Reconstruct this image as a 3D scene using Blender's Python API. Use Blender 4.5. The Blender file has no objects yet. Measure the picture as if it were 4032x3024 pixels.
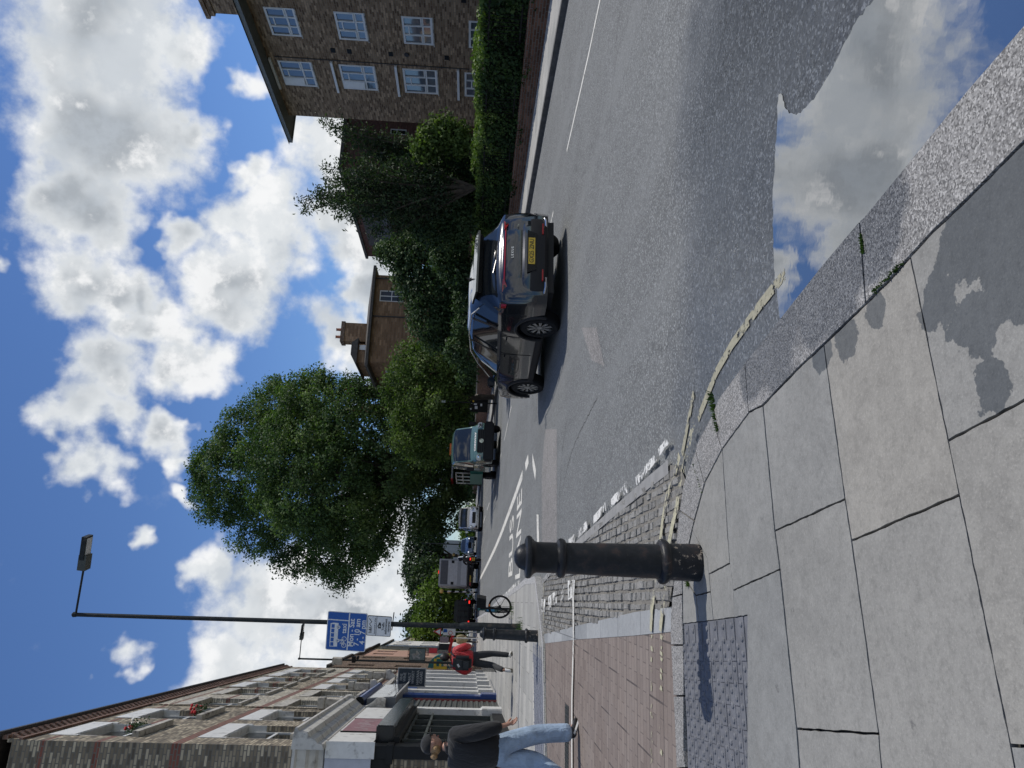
# Street junction: near pavement and bollard, bus lane, shops on the left, flats and trees on the right.
import bpy, bmesh, math, random
import numpy as np
from mathutils import Vector, Matrix
R = math.radians
random.seed(7)
C = bpy.data.collections.new("street"); bpy.context.scene.collection.children.link(C)

# ---------------------------------------------------------------- camera
F_, CX_, CY_, CAMZ = 2912., 2016., 1512., 1.42
PITCH = math.atan(131/F_); ROLL = 0.045          # camera held sideways, looking slightly down
cam = bpy.data.cameras.new("camera"); co = bpy.data.objects.new("camera", cam); C.objects.link(co)
cam.sensor_fit = 'HORIZONTAL'; cam.sensor_width = 36; cam.lens = 36*F_/4032; cam.clip_start = .05; cam.clip_end = 3000
_f = Vector((0, math.cos(PITCH), -math.sin(PITCH))); _dn = Vector((0, -math.sin(PITCH), -math.cos(PITCH))); _rt = Vector((1, 0, 0))
_c, _s = math.cos(ROLL), math.sin(ROLL)
_ix = _dn*_c + _rt*_s                            # picture +x  (towards the ground)
_iy = _dn*_s - _rt*_c                            # picture +y  (towards the left)
M = Matrix((_ix, -_iy, -_f)).transposed().to_4x4(); M.translation = (0, 0, CAMZ)
co.matrix_world = M
sc = bpy.context.scene; sc.camera = co

# ---------------------------------------------------------------- light
SUN_AZ, SUN_EL = R(20), R(54)                    # azimuth from +X towards +Y
sdir = Vector((math.cos(SUN_AZ)*math.cos(SUN_EL), math.sin(SUN_AZ)*math.cos(SUN_EL), math.sin(SUN_EL)))
sl = bpy.data.lights.new("sun", 'SUN'); sl.energy = 3.6; sl.angle = R(.55); sl.color = (1, .945, .86)
so = bpy.data.objects.new("sun", sl); C.objects.link(so); so.rotation_euler = sdir.to_track_quat('Z', 'Y').to_euler()
sc.view_settings.view_transform = 'Standard'; sc.view_settings.look = 'None'
sc.view_settings.exposure = 0.0; sc.view_settings.gamma = 1.0
sc.cycles.max_bounces = 5; sc.cycles.diffuse_bounces = 2; sc.cycles.glossy_bounces = 3
sc.cycles.transparent_max_bounces = 6; sc.cycles.caustics_reflective = False; sc.cycles.caustics_refractive = False

# pixel <-> world helpers (full-size photograph pixels), terrain height table
TT = [(0, 0), (11, 0), (18, .10), (36, .28), (58, .65), (90, .95), (150, 1.15), (1e5, 1.15)]
def gz(Y):
    for (a, za), (b, zb) in zip(TT, TT[1:]):
        if Y < b: return za+(zb-za)*max(0, (Y-a))/(b-a)
    return TT[-1][1]
def ray(x, y):
    dx, dy = (x-CX_)/F_, (y-CY_)/F_
    v = _f + _ix*dx + _iy*dy
    return v.x, v.y, v.z
def G(x, y, z=0.):
    X, Y, Z = ray(x, y); t = 5
    for _ in range(60): t = .5*t + .5*(z+gz(t*Y)-CAMZ)/min(Z, -1e-4)
    return (X*t, Y*t)
A_ = R(16.45)
nv = Vector((math.cos(A_), math.sin(A_), 0)); dv = Vector((-math.sin(A_), math.cos(A_), 0))
def W(s, t, z=0.): return nv*s + dv*t + Vector((0, 0, z))
def at(x, y, Yd):
    X, Y, Z = ray(x, y); k = Yd/Y; return Vector((X*k, Yd, CAMZ+Z*k))

# ---------------------------------------------------------------- node helper
class NT:
    def __init__(s, tree): s.t = tree; tree.nodes.clear()
    def __call__(s, typ, ins=None, out=0, **kw):
        n = s.t.nodes.new('ShaderNode'+typ)
        for k, v in kw.items(): setattr(n, k, v)
        for k, v in (ins or {}).items():
            if isinstance(v, bpy.types.NodeSocket): s.t.links.new(v, n.inputs[k])
            elif v is not None: n.inputs[k].default_value = v
        return n if out is None else n.outputs[out]
    def math(s, op, a, b=0., c=None, clamp=False):
        i = {0: a, 1: b}
        if c is not None: i[2] = c
        return s('Math', i, operation=op, use_clamp=clamp)
    def vm(s, op, a, b=None, out=0, scale=None):
        i = {0: a}
        if b is not None: i[1] = b
        if scale is not None: i['Scale'] = scale
        return s('VectorMath', i, out=out, operation=op)
    def mix(s, f, a, b, mode='MIX'):
        n = s('Mix', None, out=None, data_type='RGBA', blend_type=mode)
        for k, v in ((0, f), (6, a), (7, b)):
            if isinstance(v, bpy.types.NodeSocket): s.t.links.new(v, n.inputs[k])
            else: n.inputs[k].default_value = v if k == 0 else (tuple(v)+(1,))[:4]
        return n.outputs[2]
    def ramp(s, f, stops):
        n = s('ValToRGB', {0: f}, out=None)
        e = n.color_ramp.elements
        while len(e) < len(stops): e.new(.5)
        for q, (p, c) in zip(e, stops): q.position = p; q.color = (tuple(c)+(1,))[:4] if not isinstance(c, (int, float)) else (c, c, c, 1)
        return n.outputs[0]
    def noise(s, vec, scale, detail=4, rough=.55, out=0, dist=0): return s('TexNoise', {'Vector': vec, 'Scale': scale, 'Detail': detail, 'Roughness': rough, 'Distortion': dist}, out=out)
    def ss(s, v, lo, hi): return s('MapRange', {0: v, 1: lo, 2: hi}, interpolation_type='SMOOTHSTEP')

# ---------------------------------------------------------------- sky
wd = bpy.data.worlds.new("World"); sc.world = wd; wd.use_nodes = True
w = NT(wd.node_tree)
geo = w('TexCoord', out=0)
dirv = w.vm('NORMALIZE', geo)
sky = w('TexSky', sky_type='NISHITA', sun_disc=False, sun_elevation=SUN_EL, sun_rotation=math.pi/2-SUN_AZ, air_density=1.0, dust_density=.0, ozone_density=3.0, altitude=200)
skyc = w.mix(1., sky, (.070, .086, .112), 'MULTIPLY')
# cumulus banks, each a soft lobe in a direction of the sky (given in the units of a 2212 px wide view)
BL = [(225,60,182),(395,110,70),(250,250,165),(395,235,60),(170,440,100),(255,470,88),(185,610,95),(270,640,70),
 (350,640,48),(325,710,72),(240,790,100),(370,800,68),(185,900,88),(205,1010,66),(270,900,60),(350,940,42),(120,960,44),(110,560,26),(205,1090,36),
 (455,530,48),(520,640,85),(520,745,40),(600,500,84),(705,335,84),(770,470,92),(560,180,46),(705,755,78),(770,780,70),(530,400,42),(800,620,60),
 (480,1240,55),(600,1320,125),(500,1440,80),(760,1320,120),(850,1240,80),(620,1490,62),(440,1530,40),(820,1150,70),(450,1390,40),
 (205,1430,38),(240,1475,30),(165,1480,24),(298,1175,26),(6,430,26),(30,640,26),(10,540,24),(90,340,36),(70,250,26),(110,1000,36),(395,990,30),(400,1060,22),(440,620,30)]
K = 4032/2212
wn = w.noise(dirv, 5.5, 4, .6, out=1)
wn2 = w.noise(dirv, 21., 3, .6, out=1)
dw = w.vm('ADD', dirv, w.vm('SCALE', w.vm('SUBTRACT', wn, (.5, .5, .5)), scale=.16))
dw = w.vm('ADD', dw, w.vm('SCALE', w.vm('SUBTRACT', wn2, (.5, .5, .5)), scale=.05))
acc = None
for vx, vy, r in BL:
    c = Vector(ray(vx*K, vy*K)).normalized()
    rr = r*K/F_ * c.dot(_f)
    dd = w.vm('DISTANCE', dw, tuple(c), out=1)
    q = w.math('MULTIPLY_ADD', dd, -1/(rr*(1.75 if r > 40 else 2.6)), 1.0 if r > 40 else .56)
    acc = q if acc is None else w('Math', {0: acc, 1: q, 2: .16}, operation='SMOOTH_MAX')
# scattered cloud in the half of the sky behind the camera and to the sides
sp = w('SeparateXYZ', {0: dirv}, out=None)
back = w.noise(dirv, 1.9, 3)
bk = w.math('MAXIMUM', w.ss(sp.outputs[1], .12, -.15), w.ss(sp.outputs[0], .6, .75))
acc = w.math('MAXIMUM', acc, w.math('MULTIPLY', bk, w.math('MULTIPLY_ADD', back, 3.2, -1.35)))
n1 = w.noise(dirv, 8.5, 9, .6)
fld = w.math('ADD', acc, w.math('MULTIPLY_ADD', n1, 1.5, -.80))
dens = w.math('MULTIPLY', w.ss(fld, .12, .55), w.ss(acc, -.12, .22))
dens = w.math('POWER', dens, .85)
n3 = w.noise(w.vm('ADD', dirv, (.012, .012, .03)), 8.5, 7, .58)         # the same billows seen from a little towards the sun: relief
rel = w.math('SUBTRACT', n1, n3)
thick = w.ss(fld, .35, .95)
n4 = w.noise(dirv, 5.2, 4, .5)
gray = w.math('MULTIPLY', thick, w.ss(n4, .40, .56))
cc = w.mix(gray, (.77, .80, .825), (.40, .435, .475))
cc = w.mix(w.math('MULTIPLY', w.ss(rel, .0, -.13), .55), cc, (.50, .55, .61))
cc = w.mix(w.math('MULTIPLY', w.ss(rel, .0, .12), .85), cc, (.95, .955, .96))
# towards the sun the banks are brighter and whiter
skyfull = w.mix(dens, skyc, cc)
bg = w('Background', {0: skyfull, 1: 1.0})
w('OutputWorld', {0: bg}, out=None)
wd.cycles.sampling_method = 'MANUAL'; wd.cycles.sample_map_resolution = 512

# ---------------------------------------------------------------- materials
MATS = {}
def newmat(name):
    m = bpy.data.materials.new(name); m.use_nodes = True; MATS[name] = m
    return m, NT(m.node_tree)
def finish(q, bsdf): q('OutputMaterial', {0: bsdf}, out=None)
def L(*c): return c
def plain(name, col, rough=.5, metal=0., spec=.5, var=.12, scale=6., bump=0., bscale=60., coat=0., grime=None):
    """a base colour with soft mottling and optional fine bump / grime of its own colour"""
    m, q = newmat(name)
    pos = q('NewGeometry', out=0)
    n = q.noise(pos, scale, 5, .6)
    f = q.ss(n, .3, .7)
    c = q.mix(f, tuple(x*(1-var) for x in col), tuple(min(1, x*(1+var)) for x in col))
    if grime:
        g = q.ss(q.noise(pos, scale*.6, 6, .65), .56-grime[3]*.2, .72-grime[3]*.1)
        c = q.mix(g, c, grime[:3])
    ins = {'Base Color': c, 'Roughness': q.math('MULTIPLY_ADD', n, .18, rough-.09), 'Metallic': metal, 'Specular IOR Level': spec, 'Coat Weight': coat, 'Coat Roughness': .04}
    if bump:
        ins['Normal'] = q('Bump', {'Strength': bump, 'Distance': .01, 'Height': q.noise(pos, bscale, 4)})
    finish(q, q('BsdfPrincipled', ins)); return m
def emis(name, col, s):
    m, q = newmat(name); finish(q, q('BsdfPrincipled', {'Base Color': col+(1,), 'Emission Color': col+(1,), 'Emission Strength': s})); return m
def glass(name, col=(.02, .025, .03), rough=.04, ior=1.9):
    m, q = newmat(name)
    pos = q('NewGeometry', out=0)
    b = q('Bump', {'Strength': .04, 'Distance': .02, 'Height': q.noise(pos, 1.6, 2)})
    finish(q, q('BsdfPrincipled', {'Base Color': col+(1,), 'Roughness': rough, 'IOR': ior, 'Normal': b})); return m
def brickmat(name, c1, c2, c3, mortar, bw=.225, bh=.075, rough=.85, bands=None, bandcol=(.15, .06, .045), stain=.3, msize=.012):
    m, q = newmat(name)
    tc = q('TexCoord', out=3)
    sp = q('SeparateXYZ', {0: tc}, out=None)
    u = q.math('ADD', sp.outputs[0], sp.outputs[1])
    v = q('CombineXYZ', {0: u, 1: sp.outputs[2], 2: 0.})
    br = q('TexBrick', {'Vector': v, 'Color1': (0, 0, 0, 1), 'Color2': (1, 1, 1, 1), 'Mortar': (.5, .5, .5, 1), 'Scale': 1., 'Mortar Size': msize, 'Mortar Smooth': .2, 'Bias': 0., 'Brick Width': bw, 'Row Height': bh}, out=None)
    rnd = q('TexWhiteNoise', {'Vector': br.outputs[0]}, noise_dimensions='3D')
    col = q.ramp(q.math('ADD', br.outputs[0], q.math('MULTIPLY_ADD', q.noise(tc, 1.1, 4), .5, -.25)), [(0., c1), (.45, c2), (.8, c3), (1., tuple(min(1, x*1.35) for x in c3))])
    if bands:
        z = sp.outputs[2]; msk = None
        for a, b in bands:
            k = q.math('MULTIPLY', q.math('GREATER_THAN', z, a), q.math('LESS_THAN', z, b))
            msk = k if msk is None else q.math('MAXIMUM', msk, k)
        col = q.mix(msk, col, q.mix(br.outputs[0], bandcol, tuple(x*1.5 for x in bandcol)))
    col = q.mix(br.outputs[1], col, mortar)
    st = q.ss(q.noise(tc, .7, 6, .65), .5, .75)
    col = q.mix(q.math('MULTIPLY', st, stain), col, (.05, .045, .04))
    h = q.math('MULTIPLY_ADD', br.outputs[1], -1., q.math('MULTIPLY', q.noise(tc, 55, 3), .5))
    finish(q, q('BsdfPrincipled', {'Base Color': col, 'Roughness': rough, 'Specular IOR Level': .25, 'Normal': q('Bump', {'Strength': .6, 'Distance': .008, 'Height': h})}))
    return m
def leafmat(name, c1, c2, c3, trans=.35, scale=.9, rough=.62):
    m, q = newmat(name)
    at_ = q('Attribute', None, out=2, attribute_name='shade')
    n = q.noise(q('NewGeometry', out=0), scale, 3)
    f = q.math('MULTIPLY_ADD', at_, .6, q.math('MULTIPLY_ADD', n, 1.2, -.4))
    col = q.ramp(f, [(.1, c1), (.5, c2), (.95, c3)])
    b = q('BsdfPrincipled', {'Base Color': col, 'Roughness': rough, 'Specular IOR Level': .22})
    tr = q('BsdfTranslucent', {0: q.mix(1., col, (1.0, 1.25, .45), 'MULTIPLY')})
    finish(q, q('MixShader', {0: trans, 1: b, 2: tr})); return m

# ---------------------------------------------------------------- mesh builder
class MB:
    """collects shapes (each with a material) into one mesh"""
    def __init__(s): s.v = []; s.f = []; s.m = []; s.sm = []; s.mats = []
    def mi(s, m):
        if m not in s.mats: s.mats.append(m)
        return s.mats.index(m)
    def add(s, vs, fs, m, smooth=False):
        o = len(s.v); s.v += [tuple(v) for v in vs]; k = s.mi(m)
        for f in fs: s.f.append([o+i for i in f]); s.m.append(k); s.sm.append(smooth)
    def box(s, x0, x1, y0, y1, z0, z1, m, bev=0.):
        if bev <= 0:
            vs = [(x, y, z) for z in (z0, z1) for y in (y0, y1) for x in (x0, x1)]
            s.add(vs, [(0, 2, 3, 1), (4, 5, 7, 6), (0, 1, 5, 4), (2, 6, 7, 3), (0, 4, 6, 2), (1, 3, 7, 5)], m); return
        bm = bmesh.new(); bmesh.ops.create_cube(bm, size=1)
        for v in bm.verts: v.co = Vector((x0+(v.co.x+.5)*(x1-x0), y0+(v.co.y+.5)*(y1-y0), z0+(v.co.z+.5)*(z1-z0)))
        bmesh.ops.bevel(bm, geom=bm.edges[:], offset=bev, segments=2, affect='EDGES')
        bm.verts.index_update(); s.add([v.co for v in bm.verts], [[v.index for v in f.verts] for f in bm.faces], m); bm.free()
    def obox(s, c, ax, ay, az, m):
        """box by centre and half-axis vectors"""
        c = Vector(c); ax, ay, az = Vector(ax), Vector(ay), Vector(az)
        vs = [c+ax*i+ay*j+az*k for k in (-1, 1) for j in (-1, 1) for i in (-1, 1)]
        s.add(vs, [(0, 2, 3, 1), (4, 5, 7, 6), (0, 1, 5, 4), (2, 6, 7, 3), (0, 4, 6, 2), (1, 3, 7, 5)], m)
    def prism(s, pts, vec, m, smooth=False):
        """extrude a planar polygon along vec"""
        n = len(pts); vec = Vector(vec); P = [Vector(p) for p in pts]
        s.add(P+[p+vec for p in P], [list(range(n))[::-1], list(range(n, 2*n))]+[(i, (i+1) % n, n+(i+1) % n, n+i) for i in range(n)], m, smooth)
    def tube(s, pts, r, m, seg=8, cap=True):
        """round tube along points; r number or list"""
        P = [Vector(p) for p in pts]; rs = r if isinstance(r, (list, tuple)) else [r]*len(P)
        vs = []; prev = None
        for i, p in enumerate(P):
            t = (P[min(i+1, len(P)-1)]-P[max(i-1, 0)]).normalized()
            a = t.orthogonal().normalized() if prev is None else (prev-t*prev.dot(t)).normalized()
            prev = a; b = t.cross(a)
            for k in range(seg):
                th = 2*math.pi*k/seg; vs.append(p+(a*math.cos(th)+b*math.sin(th))*rs[i])
        fs = [(i*seg+k, i*seg+(k+1) % seg, (i+1)*seg+(k+1) % seg, (i+1)*seg+k) for i in range(len(P)-1) for k in range(seg)]
        if cap: fs += [list(range(seg))[::-1], list(range((len(P)-1)*seg, len(P)*seg))]
        s.add(vs, fs, m, True)
    def lathe(s, prof, m, seg=24, o=(0, 0, 0), ax='z', cap=True):
        """profile [(r, z)] turned about an axis"""
        vs = []
        for r, z in prof:
            for k in range(seg):
                th = 2*math.pi*k/seg; a, b = r*math.cos(th), r*math.sin(th)
                p = {'z': (a, b, z), 'x': (z, a, b), 'y': (a, z, -b)}[ax]
                vs.append((p[0]+o[0], p[1]+o[1], p[2]+o[2]))
        n = len(prof)
        fs = [(i*seg+k, i*seg+(k+1) % seg, (i+1)*seg+(k+1) % seg, (i+1)*seg+k) for i in range(n-1) for k in range(seg)]
        if cap: fs += [list(range(seg))[::-1], list(range((n-1)*seg, n*seg))]
        s.add(vs, fs, m, True)
    def build(s, name, parent=None, loc=None, rotz=None, autos=40):
        me = bpy.data.meshes.new(name); me.from_pydata(s.v, [], s.f)
        for m in s.mats: me.materials.append(m)
        me.polygons.foreach_set('material_index', s.m); me.polygons.foreach_set('use_smooth', s.sm)
        bm = bmesh.new(); bm.from_mesh(me); bmesh.ops.recalc_face_normals(bm, faces=bm.faces[:]); bm.to_mesh(me); bm.free()
        if any(s.sm): me.set_sharp_from_angle(angle=R(autos))
        o = bpy.data.objects.new(name, me); C.objects.link(o)
        if parent: o.parent = parent
        if loc is not None: o.location = loc
        if rotz is not None: o.rotation_euler = (0, 0, rotz)
        return o
def tag(o, label=None, cat=None, group=None, kind=None):
    if label: o['label'] = label
    if cat: o['category'] = cat
    if group: o['group'] = group
    if kind: o['kind'] = kind
    return o
def thing(name, label, cat, loc=(0, 0, 0), rotz=0., group=None):
    o = bpy.data.objects.new(name, None); C.objects.link(o); o.location = loc; o.rotation_euler = (0, 0, rotz)
    o.empty_display_size = .3
    return tag(o, label, cat, group)
def copy_tree(o, parent=None):
    c = o.copy(); C.objects.link(c); c.parent = parent
    for ch in list(o.children): copy_tree(ch, c)
    return c
def text_mesh(txt, size, depth, m, name='lettering', parent=None, bold=0., align='CENTER', sx=1., sy=1., spacing=1., line=1.):
    """flat lettering in the local XY plane, extruded along +Z"""
    cu = bpy.data.curves.new(name, 'FONT'); cu.body = txt; cu.size = size; cu.extrude = depth; cu.offset = bold
    cu.align_x = align; cu.align_y = 'CENTER'; cu.space_character = spacing; cu.space_line = line; cu.resolution_u = 3
    o = bpy.data.objects.new(name, cu); C.objects.link(o)
    dg = bpy.context.evaluated_depsgraph_get(); dg.update()
    me = bpy.data.meshes.new_from_object(o.evaluated_get(dg)); bpy.data.objects.remove(o); bpy.data.curves.remove(cu)
    for v in me.vertices: v.co.x *= sx; v.co.y *= sy
    me.materials.clear(); me.materials.append(m); me.name = name
    r = bpy.data.objects.new(name, me); C.objects.link(r)
    if parent: r.parent = parent
    return r
def orient(o, loc, xa, ya):
    """place an object so its local X,Y run along xa,ya"""
    xa = Vector(xa).normalized(); ya = Vector(ya).normalized(); za = xa.cross(ya)
    m = Matrix((xa, ya, za)).transposed().to_4x4(); m.translation = Vector(loc); o.matrix_local = m; return o
# ================================================================ GROUND
BRK = [a for a, _ in TT[1:-1]]
def drape(bm, off):
    for yb in BRK:
        bmesh.ops.bisect_plane(bm, geom=bm.verts[:]+bm.edges[:]+bm.faces[:], plane_co=(0, yb, 0), plane_no=(0, 1, 0))
    for v in bm.verts: v.co.z = gz(v.co.y) + (off(v.co) if callable(off) else off)
def sheet(name, polys, off, m, thick=0., kind='structure', parent=None):
    """flat polygons [(X,Y)...] laid over the terrain; thick>0 gives them sides"""
    bm = bmesh.new()
    for p in polys:
        f = bm.faces.new([bm.verts.new((x, y, 0)) for x, y in p])
        if f.normal.z < 0: f.normal_flip()
    bmesh.ops.triangulate(bm, faces=bm.faces[:])
    bmesh.ops.recalc_face_normals(bm, faces=bm.faces[:])
    for f in bm.faces:
        f.normal_update()
        if f.normal.z < 0: f.normal_flip()
    drape(bm, off)
    if thick:
        r = bmesh.ops.extrude_face_region(bm, geom=bm.faces[:])
        for g in r['geom']:
            if isinstance(g, bmesh.types.BMVert): g.co.z -= thick
        bmesh.ops.recalc_face_normals(bm, faces=bm.faces[:])
    me = bpy.data.meshes.new(name); bm.to_mesh(me); bm.free(); me.materials.append(m)
    o = bpy.data.objects.new(name, me); C.objects.link(o)
    if kind: o['kind'] = kind
    if parent: o.parent = parent
    return o
def PX(pts, z=0.): return [G(x, y, z) for x, y in pts]
def ST(pts): return [tuple(W(s, t).xy) for s, t in pts]
def strip(pts, wd_, jit=0.):
    """thin band of width wd_ along a polyline of (X,Y)"""
    P = [Vector(p) for p in pts]; a, b = [], []
    for i, p in enumerate(P):
        t = (P[min(i+1, len(P)-1)]-P[max(i-1, 0)]).normalized(); nn = Vector((-t.y, t.x))
        w_ = wd_ if not isinstance(wd_, list) else wd_[i]
        a.append(tuple(p+nn*(w_/2+random.uniform(-jit, jit)))); b.append(tuple(p-nn*(w_/2+random.uniform(-jit, jit))))
    return [[a[i], a[i+1], b[i+1], b[i]] for i in range(len(P)-1)]
def inside(p, poly):
    x, y = p; r = False
    for (x1, y1), (x2, y2) in zip(poly, poly[1:]+poly[:1]):
        if (y1 > y) != (y2 > y) and x < (x2-x1)*(y-y1)/(y2-y1)+x1: r = not r
    return r
def inset(poly, d):
    c = Vector((sum(p[0] for p in poly)/len(poly), sum(p[1] for p in poly)/len(poly)))
    ar = sum(a[0]*b[1]-b[0]*a[1] for a, b in zip(poly, poly[1:]+poly[:1]))
    sg = 1 if ar > 0 else -1; out = []; n = len(poly)
    for i in range(n):
        a, p, b = Vector(poly[i-1]), Vector(poly[i]), Vector(poly[(i+1) % n])
        u, v = (p-a).normalized(), (b-p).normalized()
        n1_, n2_ = Vector((-u.y, u.x))*sg, Vector((-v.y, v.x))*sg
        m = (n1_+n2_); m = m/max(.3, m.length_squared)*2*d if m.length > 1e-4 else n1_*d
        out.append(tuple(p+m))
    return out

# --- asphalt
def asphalt(name, base, wet=True, tint=(1, 1, 1)):
    m, q = newmat(name)
    pos = q('NewGeometry', out=0)
    big = q.noise(pos, .5, 4); mid = q.noise(pos, 9, 5, .6)
    grain = q('TexVoronoi', {'Vector': pos, 'Scale': 85.}, out=1)
    gv = q('SeparateXYZ', {0: grain}, out=0)
    c = q.mix(q.ss(big, .3, .7), tuple(b*.86 for b in base), tuple(b*1.12 for b in base))
    c = q.mix(q.math('MULTIPLY', q.ss(mid, .35, .75), .5), c, tuple(b*.75 for b in base))
    c = q.mix(q.math('MULTIPLY', q.ss(gv, .68, 1.), .7), c, tuple(min(1, b*2.7) for b in base))
    c = q.mix(q.math('MULTIPLY', q.ss(gv, .30, .05), .6), c, tuple(b*.35 for b in base))
    # tyre-polished lanes running along the road
    rot = q('VectorRotate', {'Vector': pos, 'Angle': -A_}, rotation_type='Z_AXIS')
    sx = q.vm('MULTIPLY', rot, (1.1, .045, 0))
    lane = q.noise(sx, 1.3, 3)
    c = q.mix(q.math('MULTIPLY', q.ss(lane, .45, .68), .55), c, tuple(b*1.35 for b in base))
    # a few meandering hairline cracks
    wv = q.vm('ADD', q.vm('MULTIPLY', rot, (.42, .16, 0)), q.vm('SCALE', q.noise(pos, 1.7, 5, out=1), scale=.30))
    cr = q('TexVoronoi', {'Vector': wv, 'Scale': 1.15}, feature='DISTANCE_TO_EDGE')
    c = q.mix(q.math('MULTIPLY', q.ss(cr, .006, .001), .4), c, tuple(b*.3 for b in base))
    rough = q.math('MULTIPLY_ADD', mid, .2, .62)
    if wet:
        # damp area round the gutter near the kerb
        g0 = G(3120, 700); d1 = q.vm('DISTANCE', pos, (g0[0], g0[1], 0), out=1)
        g1 = G(3000, 60); d2 = q.vm('DISTANCE', pos, (g1[0], g1[1], 0), out=1)
        g2 = G(2900, 1250); d3 = q.vm('DISTANCE', pos, (g2[0], g2[1], 0), out=1)
        dd = q.math('MINIMUM', d1, q.math('MINIMUM', q.math('MULTIPLY', d2, .8), q.math('MULTIPLY', d3, 1.1)))
        dm = q.math('ADD', dd, q.math('MULTIPLY_ADD', q.noise(pos, 1.6, 5), 1.1, -.55))
        wm = q.ss(dm, 1.75, .55)
        c = q.mix(q.math('MULTIPLY', wm, .75), c, q.mix(1., c, (.44, .47, .54), 'MULTIPLY'))
        rough = q.math('MULTIPLY_ADD', wm, -.44, rough)
    h = q.math('ADD', q.math('MULTIPLY', gv, .7), mid)
    b = q('Bump', {'Strength': .85, 'Distance': .008, 'Height': h})
    finish(q, q('BsdfPrincipled', {'Base Color': q.mix(1., c, tint, 'MULTIPLY'), 'Roughness': rough, 'Normal': b, 'Specular IOR Level': .5}))
    return m
M_ASPH = asphalt('asphalt', (.138, .144, .143))
M_PATCH = asphalt('patch_asphalt', (.19, .183, .176), wet=False)
M_EARTH = plain('earth', (.10, .11, .06), .9, scale=2, var=.4)
# --- paving stone
def paving(name, c1, c2, wetblobs=(), brickw=None, joint=(.05, .05, .048), bands=.0):
    m, q = newmat(name)
    pos = q('NewGeometry', out=0)
    at_ = q('Attribute', None, out=2, attribute_name='tone')
    a = q.noise(pos, 1.5, 5, .6); b_ = q.noise(pos, 26, 6, .72); fine = q.noise(pos, 130, 4, .7)
    c = q.mix(q.ss(a, .3, .7), c1, c2)
    c = q.mix(q.math('MULTIPLY', q.ss(b_, .42, .70), .6), c, tuple(x*.76 for x in c1))
    m8 = q.noise(pos, 7.5, 5, .65); c = q.mix(q.math('MULTIPLY', q.ss(m8, .45, .7), .4), c, tuple(x*1.15 for x in c2))
    c = q.mix(q.math('MULTIPLY', q.ss(fine, .48, .78), .6), c, tuple(min(1, x*1.42) for x in c2))
    c = q.mix(q.math('MULTIPLY', q.ss(fine, .44, .26), .55), c, tuple(x*.55 for x in c1))
    c = q.mix(at_, q.mix(1., c, (.86, .88, .9), 'MULTIPLY'), q.mix(1., c, (1.1, 1.05, .98), 'MULTIPLY'))
    spots = q.ss(q('TexVoronoi', {'Vector': pos, 'Scale': 3.1}, out=0), .085, .06)
    c = q.mix(q.math('MULTIPLY', spots, q.math('MULTIPLY', q.ss(b_, .52, .6), .55)), c, (.09, .09, .09))
    stn = q.ss(q.noise(q.vm('MULTIPLY', pos, (1, 1, 0)), 2.7, 7, .7), .56, .74)
    c = q.mix(q.math('MULTIPLY', stn, .28), c, (.14, .135, .12))
    rough = q.math('MULTIPLY_ADD', b_, .2, .68)
    if brickw:
        rot = q('VectorRotate', {'Vector': pos, 'Angle': -A_-(R(90) if brickw[2] else 0)}, rotation_type='Z_AXIS')
        br = q('TexBrick', {'Vector': rot, 'Color1': (.72, .72, .72, 1), 'Color2': (1.15, 1.13, 1.1, 1), 'Mortar': (.3, .3, .3, 1), 'Scale': 1., 'Mortar Size': brickw[3], 'Brick Width': brickw[0], 'Row Height': brickw[1]}, out=None)
        c = q.mix(.8, c, q.mix(1., c, br.outputs[0], 'MULTIPLY'))
        hh = br.outputs[1]
    if wetblobs:
        acc_ = None
        warp = q.noise(pos, 4.2, 7, .66); warp2 = q.noise(pos, 14, 4, .6)
        for (gx, gy), rr in wetblobs:
            d = q.math('DIVIDE', q.vm('DISTANCE', pos, (gx, gy, .12), out=1), rr)
            acc_ = d if acc_ is None else q.math('MINIMUM', acc_, d)
        fld_ = q.math('ADD', acc_, q.math('MULTIPLY_ADD', warp, 3.0, q.math('MULTIPLY_ADD', warp2, .9, -1.92)))
        wm = q.ss(fld_, 1.03, .97)
        c = q.mix(wm, c, q.mix(1., c, (.43, .455, .48), 'MULTIPLY'))
        rough = q.math('MULTIPLY_ADD', wm, -.40, rough)
    h = q.math('ADD', b_, q.math('MULTIPLY', fine, .5))
    if brickw: h = q.math('MULTIPLY_ADD', hh, -2., h)
    nb = q('Bump', {'Strength': .35, 'Distance': .004, 'Height': h})
    finish(q, q('BsdfPrincipled', {'Base Color': c, 'Roughness': rough, 'Normal': nb, 'Specular IOR Level': .4}))
    return m
def tone_attr(o, vals):
    me = o.data; at_ = me.attributes.new('tone', 'FLOAT', 'FACE'); at_.data.foreach_set('value', vals)

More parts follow.
